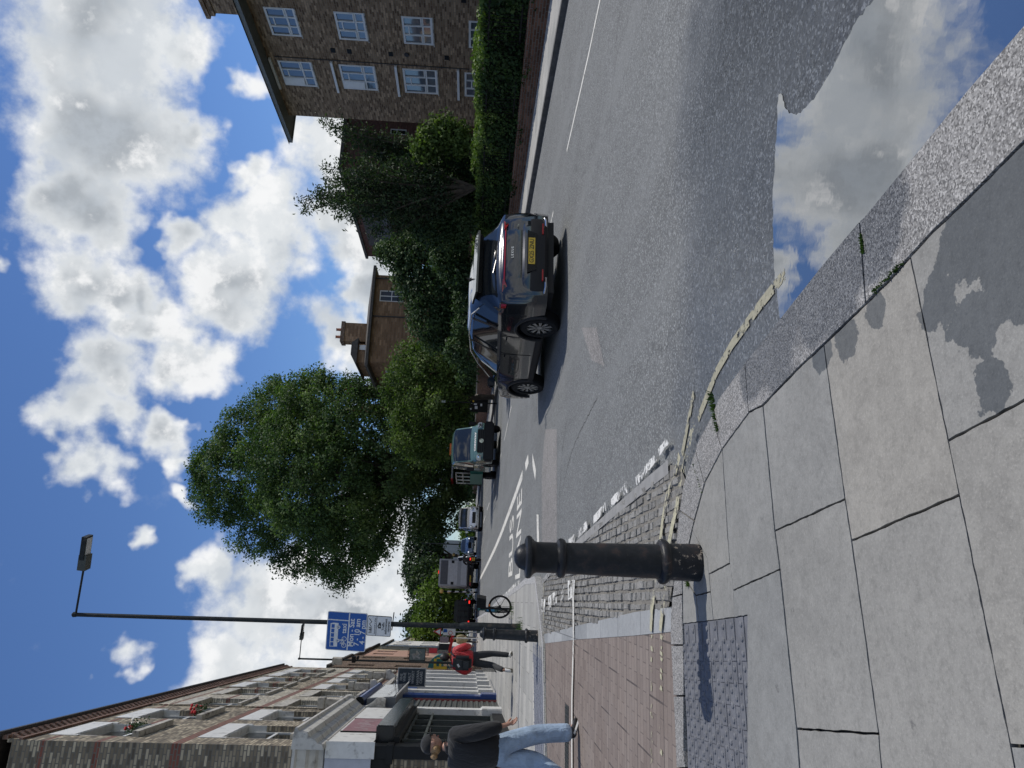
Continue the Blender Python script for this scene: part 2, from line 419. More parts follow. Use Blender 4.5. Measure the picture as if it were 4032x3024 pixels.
WETB = [(G(x, y, .12), r) for x, y, r in ((3985, 690, .27), (4070, 960, .22), (3790, 990, .12), (3835, 1270, .10), (3895, 1520, .065), (3705, 1170, .09), (3330, 1330, .085), (3235, 1400, .08), (3440, 1225, .065), (4045, 1180, .09))]
M_SLAB = paving('paving_slab', (.208, .210, .202), (.262, .263, .252), WETB)
M_JOINT = plain('joint_soil', (.035, .034, .03), .95)
M_FARPAV = paving('far_paving', (.35, .345, .32), (.42, .41, .385), brickw=(.9, .6, False, .006))
M_GRAN = None
def granite(name, base, wetb=()):
    m, q = newmat(name); pos = q('NewGeometry', out=0)
    v = q('TexVoronoi', {'Vector': pos, 'Scale': 190.}, out=1); g = q('SeparateXYZ', {0: v}, out=0)
    v2 = q.noise(pos, 60, 4, .7); big = q.noise(pos, 5, 5)
    c = q.mix(q.ss(big, .3, .7), tuple(b*.8 for b in base), base)
    c = q.mix(q.ss(g, .66, .95), c, tuple(min(1, b*1.6) for b in base))
    c = q.mix(q.ss(g, .40, .12), c, tuple(b*.35 for b in base))
    c = q.mix(q.math('MULTIPLY', q.ss(v2, .52, .72), .6), c, tuple(b*.5 for b in base))
    rough = .6
    if wetb:
        acc_ = None
        for (gx, gy), rr in wetb:
            d = q.math('DIVIDE', q.vm('DISTANCE', pos, (gx, gy, .12), out=1), rr)
            acc_ = d if acc_ is None else q.math('MINIMUM', acc_, d)
        wm = q.ss(q.math('ADD', acc_, q.math('MULTIPLY_ADD', q.noise(pos, 6, 6), 1.2, -.6)), 1.1, .8)
        c = q.mix(wm, c, q.mix(1., c, (.5, .52, .55), 'MULTIPLY')); rough = q.math('MULTIPLY_ADD', wm, -.3, .6)
    finish(q, q('BsdfPrincipled', {'Base Color': c, 'Roughness': rough, 'Normal': q('Bump', {'Strength': .5, 'Distance': .006, 'Height': q.math('ADD', g, v2)})}))
    return m
M_GRAN = granite('granite', (.265, .26, .25), [(G(3250, 1080, .12), .30), (G(3050, 1320, .12), .28), (G(3450, 880, .12), .22), (G(2960, 1480, .12), .14)])
M_GRAN2 = granite('granite_light', (.40, .40, .395))
M_LINE = None
def paint_line(name, col, wear=.5, under=None):
    """road paint; where it has worn off the surface below shows through"""
    m, q = newmat(name); pos = q('NewGeometry', out=0)
    n = q.noise(pos, 17, 7, .75); n2 = q.noise(pos, 2.6, 3)
    f = q.ss(q.math('MULTIPLY_ADD', n2, .7, n), 1.06-wear*.34, 1.10-wear*.34)
    c = q.mix(q.ss(q.noise(pos, 40, 4), .3, .7), tuple(x*.78 for x in col), col)
    b = q('BsdfPrincipled', {'Base Color': c, 'Roughness': .7, 'Normal': q('Bump', {'Strength': .08, 'Distance': .004, 'Height': n})})
    finish(q, q('MixShader', {0: f, 1: b, 2: q('BsdfTransparent')})); return m
M_LINE = paint_line('white_line_paint', (.68, .67, .62), .25)
M_LINEW = paint_line('worn_white_paint', (.70, .70, .67), .62)
M_YEL = paint_line('yellow_line_paint', (.34, .325, .24), .5)
M_YELW = paint_line('worn_yellow_paint', (.43, .41, .29), .62)

g_ = sheet('ground', [ST([(-400, -40), (400, -40), (400, 900), (-400, 900)])], -.05, M_EARTH)
LK = [(.53, 18.37), (.03, 28.7), (-.59, 41), (-1.3, 60), (-2.4, 90), (-4, 150)]      # kerb on the shops' side
RK = [(11.02, -30), (11.03, 8), (11.12, 22), (10.95, 40), (10.6, 62), (9.8, 90), (8.5, 150)]
road = sheet('road', [ST([(-60, -30)]+RK+[(-60, 150)])], 0., M_ASPH)
# raised side-road table
def tz(s): return .012+.083*max(0, min(1, (.88-s)/.95))
def PT(pts):
    out = []
    for x, y in pts:
        z = .05
        for _ in range(6):
            X, Y = G(x, y, z); z = tz(X*nv.x+Y*nv.y)
        out.append((X, Y))
    return out
def toff(extra=0.): return lambda c: tz(c.x*nv.x+c.y*nv.y)+extra
SETT = PT([(2640, 1830), (2558, 1900), (2417, 2020), (2276, 2142), (2200, 2215), (2140, 2285), (2136, 2400), (2143, 2497), (2275, 2464), (2400, 2436), (2507, 2412), (2634, 2390), (2650, 2300), (2669, 2117), (2692, 1990), (2700, 1890), (2680, 1840)])
M_SETTB = plain('sett_mortar', (.16, .152, .135), .95, var=.25, scale=20)
sheet('sett_bed', [SETT], toff(.002), M_SETTB)
def settmat():
    m, q = newmat('granite_sett'); pos = q('NewGeometry', out=0); t = q('Attribute', None, out=2, attribute_name='tone')
    n = q.noise(pos, 50, 5, .7)
    c = q.mix(t, (.20, .195, .18), (.31, .305, .285)); c = q.mix(q.ss(n, .35, .65), q.mix(1., c, (.6, .6, .6), 'MULTIPLY'), c)
    finish(q, q('BsdfPrincipled', {'Base Color': c, 'Roughness': .7, 'Normal': q('Bump', {'Strength': .8, 'Distance': .01, 'Height': n})})); return m
M_SETT = settmat()
def setts():
    vs, fs, tone = [], [], []
    t = 4.0
    row = 0
    s = -.6
    while s < 1.6:
        t = 3.6+random.uniform(0, .15)
        wrow = random.uniform(.062, .088)
        while t < 15.4:
            ln = random.uniform(.10, .22)
            cx = W(s+wrow/2, t+ln/2)
            if inside((cx.x, cx.y), SETT):
                z0 = tz(s+wrow/2)+gz(cx.y); h = random.uniform(.008, .024)
                k = len(vs); g = .004; bv = .012
                for (a, b, zz) in ((g, g, 0), (wrow-g, g, 0), (wrow-g, ln-g, 0), (g, ln-g, 0), (g+bv, g+bv, h), (wrow-g-bv, g+bv, h), (wrow-g-bv, ln-g-bv, h), (g+bv, ln-g-bv, h)):
                    p = W(s+a+random.uniform(-.006, .006), t+b+random.uniform(-.008, .008)); vs.append((p.x, p.y, z0+zz+(random.uniform(-.003, .003) if zz else -.02)))
                fs += [(k+4, k+5, k+6, k+7)]+[(k+i, k+(i+1) % 4, k+4+(i+1) % 4, k+4+i) for i in range(4)]
                tt = random.random(); tone += [tt]*5
            t += ln
        s += wrow
    me = bpy.data.meshes.new('granite_setts'); me.from_pydata(vs, [], fs); me.materials.append(M_SETT)
    o = bpy.data.objects.new('granite_setts', me); C.objects.link(o); o['kind'] = 'structure'; tone_attr(o, tone)
setts()
sheet('sett_edging', [strip(PT([(2640, 1838), (2558, 1903), (2417, 2022), (2276, 2144), (2200, 2217), (2140, 2290)]), .10)[i] for i in range(5)], toff(.018), plain('edging_stone', (.24, .24, .235), .8, bump=.2))
CH = PT([(2143, 2497), (2275, 2464), (2507, 2410), (2664, 2388), (2668, 2486), (2500, 2503), (2275, 2518), (2149, 2533)])
M_CHAN = paving('channel_stone', (.30, .31, .315), (.36, .37, .375), brickw=(.9, .4, True, .006))
sheet('channel', [CH], toff(.014), M_CHAN)
def blockmat():
    m, q = newmat('block_paving'); pos = q('NewGeometry', out=0)
    rot = q('VectorRotate', {'Vector': pos, 'Angle': -A_+R(2)}, rotation_type='Z_AXIS')
    br = q('TexBrick', {'Vector': rot, 'Color1': (0, 0, 0, 1), 'Color2': (1, 1, 1, 1), 'Mortar': (.5, .5, .5, 1), 'Scale': 1., 'Mortar Size': .005, 'Mortar Smooth': .3, 'Brick Width': .2, 'Row Height': .1}, out=None)
    br2 = q('TexBrick', {'Vector': rot, 'Color1': (0, 0, 0, 1), 'Color2': (1, 1, 1, 1), 'Mortar': (.5, .5, .5, 1), 'Scale': 1., 'Mortar Size': .009, 'Mortar Smooth': .4, 'Brick Width': .8, 'Row Height': .4}, out=1)
    n = q.noise(pos, 30, 5, .7); big = q.noise(pos, 1.1, 4)
    c = q.ramp(q.math('MULTIPLY_ADD', br.outputs[0], .5, q.math('MULTIPLY', n, .5)), [(.1, (.135, .106, .092)), (.5, (.18, .146, .126)), (.9, (.235, .195, .168))])
    c = q.mix(q.math('MULTIPLY', q.ss(big, .4, .7), .4), c, (.23, .20, .18))
    sp_ = q.ss(q.noise(pos, 160, 2), .6, .75); c = q.mix(q.math('MULTIPLY', sp_, .4), c, (.36, .31, .28))
    c = q.mix(q.math('MULTIPLY', br.outputs[1], .5), c, (.07, .055, .05)); c = q.mix(q.math('MULTIPLY', br2, .75), c, (.05, .042, .04))
    h = q.math('SUBTRACT', q.math('MULTIPLY', n, .5), q.math('ADD', br.outputs[1], br2))
    finish(q, q('BsdfPrincipled', {'Base Color': c, 'Roughness': .78, 'Normal': q('Bump', {'Strength': .5, 'Distance': .006, 'Height': h})})); return m
M_BLOCK = blockmat()
BLK = PT([(2149, 2533), (2275, 2518), (2500, 2503), (2668, 2486), (2676, 2623), (2684, 2831), (2692, 3024), (2740, 4000), (2180, 4000), (2158, 3024), (2152, 2800)])
sheet('block_paving', [BLK], toff(.010), M_BLOCK)
# near pavement: individually laid slabs over dark joints, granite kerb stones
KO = [(4400, -380), (4032, 102), (3813, 353), (3617, 595), (3405, 854), (3241, 1042), (3091, 1232), (2938, 1424), (2832, 1570), (2746, 1749), (2695, 1900), (2681, 1990), (2667, 2117), (2656, 2298), (2645, 2406), (2642, 2486), (2649, 2623), (2659, 2831), (2666, 3024), (2720, 4200)]
KI = [(4400, 190), (4032, 564), (3813, 783), (3679, 909), (3585, 1011), (3508, 1099), (3415, 1192), (3243, 1358), (3144, 1451), (3004, 1597), (2951, 1623), (2845, 1769), (2779, 1895), (2726, 2087), (2688, 2262), (2690, 2457), (2694, 2623), (2694, 2955), (2701, 3024), (2760, 4200)]
base_poly = PX(KI, .12)+PX([(5200, 4200), (9000, 1500), (6000, -600)], .12)
base_poly = PX(KO, .12)+PX([(3400, 4200), (6500, 4600), (14000, 1500), (6500, -900)], .12)
sheet('pavement_bed', [base_poly], .098, M_JOINT, thick=.2)
def kpoly(a, b, ja, jb):
    """kerb stone between joints given as outer/inner pixel pairs"""
    return PX([ja[0]]+[p for p in a]+[jb[0], jb[1]]+[p for p in b][::-1]+[ja[1]], .12)
J = [((4400, -380), (4400, 190)), ((3388, 868), (3413, 1196)), ((2936, 1428), (2951, 1625)), ((2805, 1636), (2845, 1769)), ((2741, 1775), (2776, 1902)), ((2678, 2010), (2735, 2050)), ((2650, 2350), (2688, 2340)), ((2644, 2540), (2692, 2540)), ((2654, 2740), (2694, 2740)), ((2666, 3024), (2701, 3024)), ((2720, 4200), (2760, 4200))]
kp = []
for ja, jb in zip(J, J[1:]):
    def between(L_, a, b): return [p for p in L_ if (a[1] < p[1] < b[1])]
    kp.append(inset(kpoly(between(KO, ja[0], jb[0]), between(KI, ja[1], jb[1]), ja, jb), .005))
sheet('kerb', kp, .124, M_GRAN, thick=.1)
E_ = 3300
SL = {
 'a': [(3585, 1011), (3679, 909), (3813, 783), (4032, 564), (4400, 190), (5200, -500), (5200, 1030), (4400, 1381), (4032, 1577), (3734, 1736)],
 'b': [(3734, 1736), (4032, 1577), (4400, 1381), (5200, 1030), (5200, 2945), (4400, 2938), (3979, 2935), (3777, 1948)],
 'c': [(3979, 2935), (4400, 2938), (5200, 2945), (5200, E_+400), (4120, E_+400)],
 'd': [(3243, 1358), (3415, 1192), (3508, 1099), (3585, 1011), (3734, 1736), (3777, 1948), (3352, 2128), (3326, 1965)],
 'e': [(3352, 2128), (3777, 1948), (3979, 2935), (4120, E_+400), (3520, E_+400), (3459, 2890)],
 'f': [(3004, 1597), (3144, 1451), (3243, 1358), (3326, 1965), (3051, 2090)],
 'g': [(3051, 2090), (3326, 1965), (3352, 2128), (3459, 2890), (3137, 2869), (3071, 2242)],
 'h': [(3137, 2869), (3459, 2890), (3520, E_+400), (3200, E_+400)],
 'i': [(2845, 1769), (2951, 1623), (3004, 1597), (3051, 2090), (3071, 2242), (2888, 2324), (2874, 2218), (2865, 2100)],
 'j': [(2888, 2324), (3071, 2242), (3137, 2869), (3200, E_+400), (2990, E_+400), (2943, 2998), (2943, 2424), (2891, 2432)],
 'k': [(2726, 2087), (2779, 1895), (2845, 1769), (2865, 2100), (2874, 2218), (2791, 2260), (2785, 2200)],
 'l': [(2688, 2262), (2726, 2087), (2785, 2200), (2791, 2260), (2797, 2330), (2740, 2345)],
 'm': [(2791, 2260), (2874, 2218), (2888, 2324), (2891, 2432), (2808, 2443), (2797, 2330)],
 'n': [(2740, 2345), (2797, 2330), (2808, 2443), (2752, 2450)],
 'o': [(2688, 2262), (2740, 2345), (2752, 2450), (2690, 2457)],
}
import numpy as _np
def irregular(poly, amp=.0018, step=.03):
    out = []
    for a, b in zip(poly, poly[1:]+poly[:1]):
        a, b = Vector(a), Vector(b); L_ = (b-a).length; n_ = max(1, int(L_/step)); t = (b-a)/max(L_, 1e-6); nn = Vector((-t.y, t.x))
        for i in range(n_): out.append(tuple(a+(b-a)*i/n_+nn*(random.uniform(-amp, amp) if i else 0)))
    return out
bm = bmesh.new(); tones = []
for k in SL:
    p = irregular(inset(PX(SL[k], .12), .0042))
    z = .12+random.uniform(-.0012, .0012)
    f = bm.faces.new([bm.verts.new((x, y, z)) for x, y in p]); f.normal_update()
    if f.normal.z < 0: f.normal_flip()
    tones.append({'a': .5, 'f': .35, 'd': .95, 'e': .6, 'g': .5, 'b': .75, 'i': .3, 'm': .3, 'n': .2, 'l': .3}.get(k, random.random()*.6))
    r = bmesh.ops.extrude_face_region(bm, geom=[f])
    for g in r['geom']:
        if isinstance(g, bmesh.types.BMVert): g.co.z -= .02
bmesh.ops.recalc_face_normals(bm, faces=bm.faces[:])
me = bpy.data.meshes.new('pavement')
bm.faces.ensure_lookup_table(); fz = []
# tone by island (faces of a slab follow each other in order of creation by x,y)
cent = {k: Vector((sum(p[0] for p in PX(SL[k], .12))/len(SL[k]), sum(p[1] for p in PX(SL[k], .12))/len(SL[k]))) for k in SL}
kk = list(SL)
for f in bm.faces:
    c = f.calc_center_median()
    best = min(range(len(kk)), key=lambda i: 0 if inside((c.x, c.y), PX(SL[kk[i]], .12)) else 1+(cent[kk[i]]-c.xy).length)
    fz.append(tones[best])
bm.to_mesh(me); bm.free(); me.materials.append(M_SLAB)
pv = bpy.data.objects.new('pavement', me); C.objects.link(pv); pv['kind'] = 'structure'; tone_attr(pv, fz)
# tactile paving by the crossing
M_TACT = plain('tactile_paver', (.128, .133, .147), .62, var=.16, scale=9, bump=.15)
def tactile(name, poly, ua, z, du=.2, dw=.0667, rows=None, m=M_TACT):
    ua = Vector(ua).normalized(); va = Vector((-ua.y, ua.x)); mb = MB()
    us = [Vector(p).dot(ua) for p in poly]; vs_ = [Vector(p).dot(va) for p in poly]
    v = min(vs_); r = 0
    while v < max(vs_):
        u = min(us)-du*(1.5 if r % 2 else 1.0)
        while u < max(us):
            cpt = ua*(u+du/2)+va*(v+dw/2)
            if inside(tuple(cpt), poly):
                h = z+gz(cpt.y)+random.uniform(-.0015, .0015); c3 = Vector((cpt.x, cpt.y, h))
                mb.obox(c3-Vector((0, 0, .01)), Vector((ua.x, ua.y, 0))*(du/2-.002), Vector((va.x, va.y, 0))*(dw/2-.002), (0, 0, .01), m)
                for k in range(3):
                    b = ua*(u+du*(k+.5)/3)+va*(v+dw/2)
                    mb.lathe([(.0175, 0), (.0150, .006), (.008, .0092), (.001, .0098)], m, 8, (b.x, b.y, h-.0005))
            u += du
        v += dw; r += 1
    o = mb.build(name); o['kind'] = 'structure'; return o
TP = PX([(2690, 2457), (2752, 2450), (2808, 2443), (2891, 2432), (2943, 2424), (2943, 2998), (2960, 3300), (2712, 3300), (2697, 2700)], .12)
sheet('tactile_bed', [TP], .1145, M_TACT)
ta, tb = Vector(G(2776, 2450, .12)), Vector(G(2810, 2990, .12))
tactile('tactile_paving', inset(TP, .012), tb-ta, .119)
# far pavement with its own tactile strip and kerb
FP = PX([(2165, 4000), (2150, 3400), (2143, 2905), (2139, 2700), (2136, 2540), (2126, 2440), (2112, 2330), (2106, 2283), (2067, 2290), (2035, 2318)], .12)+ST(LK[1:])+ST([(-12, 150), (-12, 14)])
sheet('far_pavement', [FP], .118, M_FARPAV, thick=.3)
fk = FP[:10]+ST(LK[1:])
sheet('far_kerb', strip(fk, .13), .1225, M_GRAN2, thick=.2)
FT = PX([(2099, 2545), (2132, 2548), (2139, 2700), (2141, 2905), (2143, 3300), (2106, 3300), (2104, 2905), (2101, 2700)], .12)
tactile('far_tactile_paving', FT, nv.xy*-1, .122, du=.4, dw=.133, m=plain('far_tactile', (.17, .18, .21), .6))
sheet('tactile_border', strip(PX([(2099, 2600), (2102, 2800), (2104, 2920), (2106, 3300)], .12), .12), .1225, plain('border_stone', (.5, .49, .45), .8))
# right-hand footway
sheet('right_pavement', [ST([(s+.14, t) for s, t in RK]+[(13.6, 150), (13.1, 60), (13.0, 8), (13.0, -30)])], .118, M_FARPAV, thick=.3)
M_KERBD = plain('dark_kerb', (.085, .085, .085), .8, var=.3, bump=.3)
sheet('right_kerb', strip(ST([(s+.06, t) for s, t in RK]), .14), .12, M_KERBD, thick=.2)
# --- water lying in the gutter
def water():
    m, q = newmat('puddle_water'); pos = q('NewGeometry', out=0)
    n = q.noise(pos, 5, 3)
    n2 = q.noise(pos, 26, 2)
    edge = q.noise(pos, 3, 5)
    b = q('Bump', {'Strength': .05, 'Distance': .006, 'Height': q.math('MULTIPLY_ADD', n2, .12, n)})
    finish(q, q('BsdfPrincipled', {'Base Color': (.022, .026, .032, 1), 'Roughness': .012, 'IOR': 5.2, 'Normal': b})); return m
PUD = PX([(3050, 1060), (3047, 917), (3044, 784), (3054, 627), (3064, 439), (3068, 372), (3078, 368), (3086, 395), (3092, 420), (3110, 447), (3139, 452), (3175, 425), (3209, 392), (3240, 340), (3264, 300), (3295, 240), (3319, 188), (3374, 86), (3444, 0), (3640, -300), (4500, -500), (4080, 80), (3617, 645), (3405, 900), (3241, 1090), (3110, 1235), (3080, 1280), (3068, 1200)])
PUD = irregular(PUD, .009, .022)
sheet('puddle', [PUD], .004, water())
# --- painted markings
def marks(name, polys, m, off=.004): return sheet(name, polys, off, m)
yl1 = [(3094, 1078), (3060, 1120), (2998, 1199), (2885, 1358), (2825, 1464), (2772, 1597), (2752, 1650)]
marks('yellow_line', strip(PX(yl1), .062, .004), M_YEL, .0055)
marks('yellow_line', strip(PX([(2736, 1544), (2712, 1672), (2690, 1790)]), .055, .004), M_YEL, .008)
ya = PT([(2690, 1790), (2665, 1900), (2641, 1954), (2623, 2052), (2612, 2153), (2594, 2305), (2580, 2396), (2576, 2486)])
yb = PT([(2752, 1650), (2722, 1790), (2692, 1900), (2681, 1990), (2663, 2063), (2648, 2153), (2638, 2305), (2623, 2396), (2616, 2486)])
sheet('yellow_line', strip(ya, .075, .012), toff(.027), M_YELW); sheet('yellow_line', strip(yb, .075, .012), toff(.029), M_YELW)
def worn(pts, z, m, n_, off):
    P = [Vector(p) for p in pts]; out = []
    for a, b in zip(P, P[1:]):
        for i in range(n_):
            if random.random() < .72: out.append([a+(b-a)*(i/n_), a+(b-a)*((i+random.uniform(.5, .95))/n_)])
    pl = []
    for a, b in out: pl += strip([tuple(a), tuple(b)], random.uniform(.03, .07), .012)
    return sheet('yellow_line', pl, off, m)
worn(PT([(2574, 2500), (2573, 2700), (2574, 3024), (2585, 3500)]), 0, M_YELW, 9, toff(.015))
worn(PT([(2613, 2500), (2611, 2700), (2612, 3024), (2625, 3500)]), 0, M_YELW, 9, toff(.015))
sheet('yellow_line', strip(PT([(2147, 2297), (2146, 2400), (2149, 2530), (2152, 2700), (2156, 2900), (2162, 3300)]), .05, .004), toff(.03), M_YELW)
sheet('white_line', strip(PT([(2263, 2290), (2266, 2360), (2267, 2500), (2265, 2600), (2261, 2750), (2261, 2930), (2262, 3300)]), .095, .003), toff(.030), M_LINE)
D = [[(2347, 2032), (2394, 1978), (2398, 2010), (2347, 2063)], [(2417, 1965), (2480, 1893), (2483, 1940), (2417, 1998)], [(2516, 1880), (2590, 1793), (2602, 1812), (2520, 1912)], [(2287, 2088), (2318, 2052), (2323, 2081), (2287, 2117)], [(2247, 2124), (2270, 2104), (2271, 2155), (2247, 2158)],
     [(2244, 2287), (2273, 2283), (2269, 2350), (2245, 2364)], [(2216, 2332), (2228, 2302), (2231, 2342), (2216, 2374)], [(2183, 2335), (2199, 2328), (2200, 2374), (2183, 2388)], [(2165, 2350), (2179, 2340), (2179, 2388), (2165, 2403)], [(2139, 2360), (2155, 2358), (2153, 2410), (2139, 2410)], [(2606, 1770), (2640, 1725), (2650, 1745), (2612, 1795)]]
sheet('edge_marking', [irregular(PT(d), .006, .04) for d in D], toff(.030), M_LINEW)
BUSL = [(3.33, 19.9), (3.12, 23), (2.70, 30.3), (2.1, 46), (1.53, 62.5), (.6, 90)]
marks('bus_lane_line', strip(ST(BUSL), .27, .006), M_LINE)
marks('road_arrow', [PX([(2080, 1788), (2082, 1824), (2071, 1856), (2068, 1824)]), PX([(2097, 1784), (2100, 1799), (2111, 1849), (2108, 1892), (2097, 1831)])], M_LINE)
marks('stop_marking', [PX([(2113, 2025), (2121, 2027), (2124, 2153), (2116, 2153)])], M_LINE)
marks('edge_line', strip(PX([(2049, 2290), (2025, 2306), (1998, 2334), (1972, 2357), (1945, 2384), (1922, 2406)]), .10, .012), M_LINEW)
dl = []
RD = [(8.3, -2), (7.98, 8.2), (7.65, 13.4), (6.86, 26.2), (6.55, 30.6), (5.8, 45.6), (5.5, 64), (4.6, 90)]
def lane_at(t):
    for (s0, t0), (s1, t1) in zip(RD, RD[1:]):
        if t <= t1: return s0+(s1-s0)*(t-t0)/(t1-t0)
    return RD[-1][0]
for a, b in [(3, 11.45), (13.4, 16.5), (18.5, 21.5), (26.1, 30.6), (33, 36), (39, 42.5), (45.5, 49), (52, 56), (58, 62), (66, 70)]:
    dl += strip(ST([(lane_at(a), a), (lane_at(b), b)]), .085)
marks('lane_line', dl, M_LINE)
marks('asphalt_patch', [PX([(2147, 1690), (2193, 1690), (2193, 2160), (2134, 2160), (2134, 1850)])], M_PATCH, .0025)
marks('asphalt_patch', [irregular(PX([(2290, 1290), (2330, 1420), (2380, 1440), (2350, 1290)]), .01)], M_PATCH, .0025)
for pts in ([(2352, 1565), (2322, 1625), (2290, 1690), (2262, 1750), (2236, 1830), (2215, 1930)], [(2230, 1660), (2212, 1800), (2203, 1960), (2200, 2130)]):
    P = PX(pts); Q_ = []
    for a_, b_ in zip(P, P[1:]):
        for k in range(9): Q_.append((a_[0]+(b_[0]-a_[0])*k/9+random.uniform(-.02, .02), a_[1]+(b_[1]-a_[1])*k/9+random.uniform(-.02, .02)))
    marks('road_crack', strip(Q_, .010, .003), M_JOINT, .002)
# road lettering (tall, drawn along the lane)
def road_text(txt, s, t, wdt, hgt, gap_deg=0):
    o = text_mesh(txt, 1., 0., M_LINE, 'bus_lane_lettering', bold=.012)
    xs = [v.co.x for v in o.data.vertices]; ys = [v.co.y for v in o.data.vertices]
    x0, x1, y0, y1 = min(xs), max(xs), min(ys), max(ys)
    for v in o.data.vertices:
        p = W(s+(v.co.x-x0)/(x1-x0)*wdt, t+(v.co.y-y0)/(y1-y0)*hgt); v.co = (p.x, p.y, gz(p.y)+.005)
    o['kind'] = 'structure'; return o
# ================================================================ BUILDINGS
M_WHITE = plain('white_paint', (.62, .62, .60), .5, var=.06, grime=(.3, .29, .27, .1))
M_FRAME = plain('window_frame_white', (.66, .67, .67), .4, var=.04)
M_CREAM = plain('cream_stucco', (.50, .49, .455), .6, var=.08, grime=(.22, .21, .19, .3))
M_STONE = plain('stone_trim', (.42, .40, .355), .8, var=.18, bump=.3, grime=(.12, .11, .10, .35))
M_BLACKP = plain('black_paint', (.008, .009, .010), .5, spec=.22, var=.3)
M_BLACKG = plain('black_gloss', (.008, .009, .011), .22, spec=.3, var=.3)
M_DGREY = plain('dark_grey_metal', (.06, .068, .064), .5, spec=.3, var=.1)
M_SHUT = plain('shutter_metal', (.115, .12, .11), .45, .3, var=.12)
M_BLUEP = plain('blue_paint', (.012, .045, .19), .35, var=.15, coat=.3)
M_GLASS = glass('window_glass', (.075, .095, .125), ior=2.3)
M_GLASSD = glass('dark_glass', (.012, .014, .015), ior=1.5)
M_ROOFT = plain('roof_tile', (.075, .068, .06), .85, var=.3, bump=.6, bscale=12)
M_LEAD = plain('lead', (.12, .13, .14), .5, .2)
M_PIPE = plain('cast_iron_pipe', (.03, .03, .032), .6)
M_TERRA = plain('terracotta', (.30, .12, .07), .85, var=.2)
M_SOFF = plain('soffit_paint', (.16, .17, .165), .6)
M_CURT = plain('net_curtain', (.45, .47, .48), .9, var=.1)

def walls(mb, lo, hi, z0, z1, holes, m, fn, depth=.13, mr=None):
    """flat wall in (u,z) with rectangular openings and their reveals; fn(u,d,z)->xyz, d inwards"""
    us = sorted({lo, hi, *[h[0] for h in holes], *[h[1] for h in holes]}); zs = sorted({z0, z1, *[h[2] for h in holes], *[h[3] for h in holes]})
    for a, b in zip(us, us[1:]):
        for c, d in zip(zs, zs[1:]):
            mu, mz = (a+b)/2, (c+d)/2
            if any(h[0] < mu < h[1] and h[2] < mz < h[3] for h in holes): continue
            mb.add([fn(a, 0, c), fn(b, 0, c), fn(b, 0, d), fn(a, 0, d)], [(0, 1, 2, 3)], m)
    for (a, b, c, d) in holes:
        for p, q_ in (((a, c), (b, c)), ((b, c), (b, d)), ((b, d), (a, d)), ((a, d), (a, c))):
            mb.add([fn(p[0], 0, p[1]), fn(q_[0], 0, q_[1]), fn(q_[0], depth, q_[1]), fn(p[0], depth, p[1])], [(0, 1, 2, 3)], mr or m)
def frame_bars(mb, fn, a, b, c, d, dep, th, fw, m, vs=(), hs=()):
    """window joinery: border plus bars at fractions; vs/hs = (fraction, lo, hi, width)"""
    def bar(u0, u1, z0, z1, d0=dep, d1=dep+th):
        p = [fn(u0, d0, z0), fn(u1, d0, z0), fn(u1, d0, z1), fn(u0, d0, z1), fn(u0, d1, z0), fn(u1, d1, z0), fn(u1, d1, z1), fn(u0, d1, z1)]
        mb.add(p, [(0, 1, 2, 3), (7, 6, 5, 4), (0, 4, 5, 1), (1, 5, 6, 2), (2, 6, 7, 3), (3, 7, 4, 0)], m)
    bar(a, a+fw, c, d); bar(b-fw, b, c, d); bar(a+fw, b-fw, c, c+fw); bar(a+fw, b-fw, d-fw, d)
    H, Wd = d-c, b-a
    for f, lo, hi, w_ in vs: bar(a+Wd*f-w_/2, a+Wd*f+w_/2, c+fw+(H-2*fw)*lo, c+fw+(H-2*fw)*hi, dep+.004, dep+th-.004)
    for f, lo, hi, w_ in hs: bar(a+fw+(Wd-2*fw)*lo, a+fw+(Wd-2*fw)*hi, c+H*f-w_/2, c+H*f+w_/2, dep+.008, dep+th-.008)
def pane(parent, fn, a, b, c, d, dep, m=None, name='pane'):
    mb = MB(); mb.add([fn(a, dep, c), fn(b, dep, c), fn(b, dep, d), fn(a, dep, d)], [(0, 1, 2, 3)], m or M_GLASS)
    mb.add([fn(a, dep+.02, c), fn(b, dep+.02, c), fn(b, dep+.02, d), fn(a, dep+.02, d)], [(3, 2, 1, 0)], m or M_GLASS)
    return mb.build(name, parent)

# ---------------------------------------------------------------- brick terrace with shops on the left
AL = A_+R(1.3)
OLv = W(-3.2, 18.2)
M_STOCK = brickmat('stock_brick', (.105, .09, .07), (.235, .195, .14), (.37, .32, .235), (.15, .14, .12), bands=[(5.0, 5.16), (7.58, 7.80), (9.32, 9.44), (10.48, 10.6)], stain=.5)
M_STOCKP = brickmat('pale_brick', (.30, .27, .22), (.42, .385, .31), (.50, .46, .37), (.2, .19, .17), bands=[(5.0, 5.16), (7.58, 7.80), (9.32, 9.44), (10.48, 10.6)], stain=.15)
M_REDB = brickmat('red_dentil_brick', (.15, .085, .065), (.20, .115, .09), (.23, .14, .11), (.16, .12, .1))
ter = thing('brick_terrace', 'long yellow stock brick terrace with shopfronts and dentil eaves on the left', 'terrace', (OLv.x, OLv.y, 0), AL)
fL = lambda u, d, z: (-d, u, z)
LEN = 26.0
lint1 = [(.85, 2.75, 8.98, 10.30), (3.95, 5.75, 8.6, 10.2), (7.3, 9.25, 8.5, 9.95), (10.55, 12.75, 8.5, 9.95), (13.55, 15.5, 8.55, 10.1), (16.4, 18.4, 8.6, 10.1), (19.3, 21.4, 8.45, 10.1), (22.0, 24.1, 8.45, 10.1)]
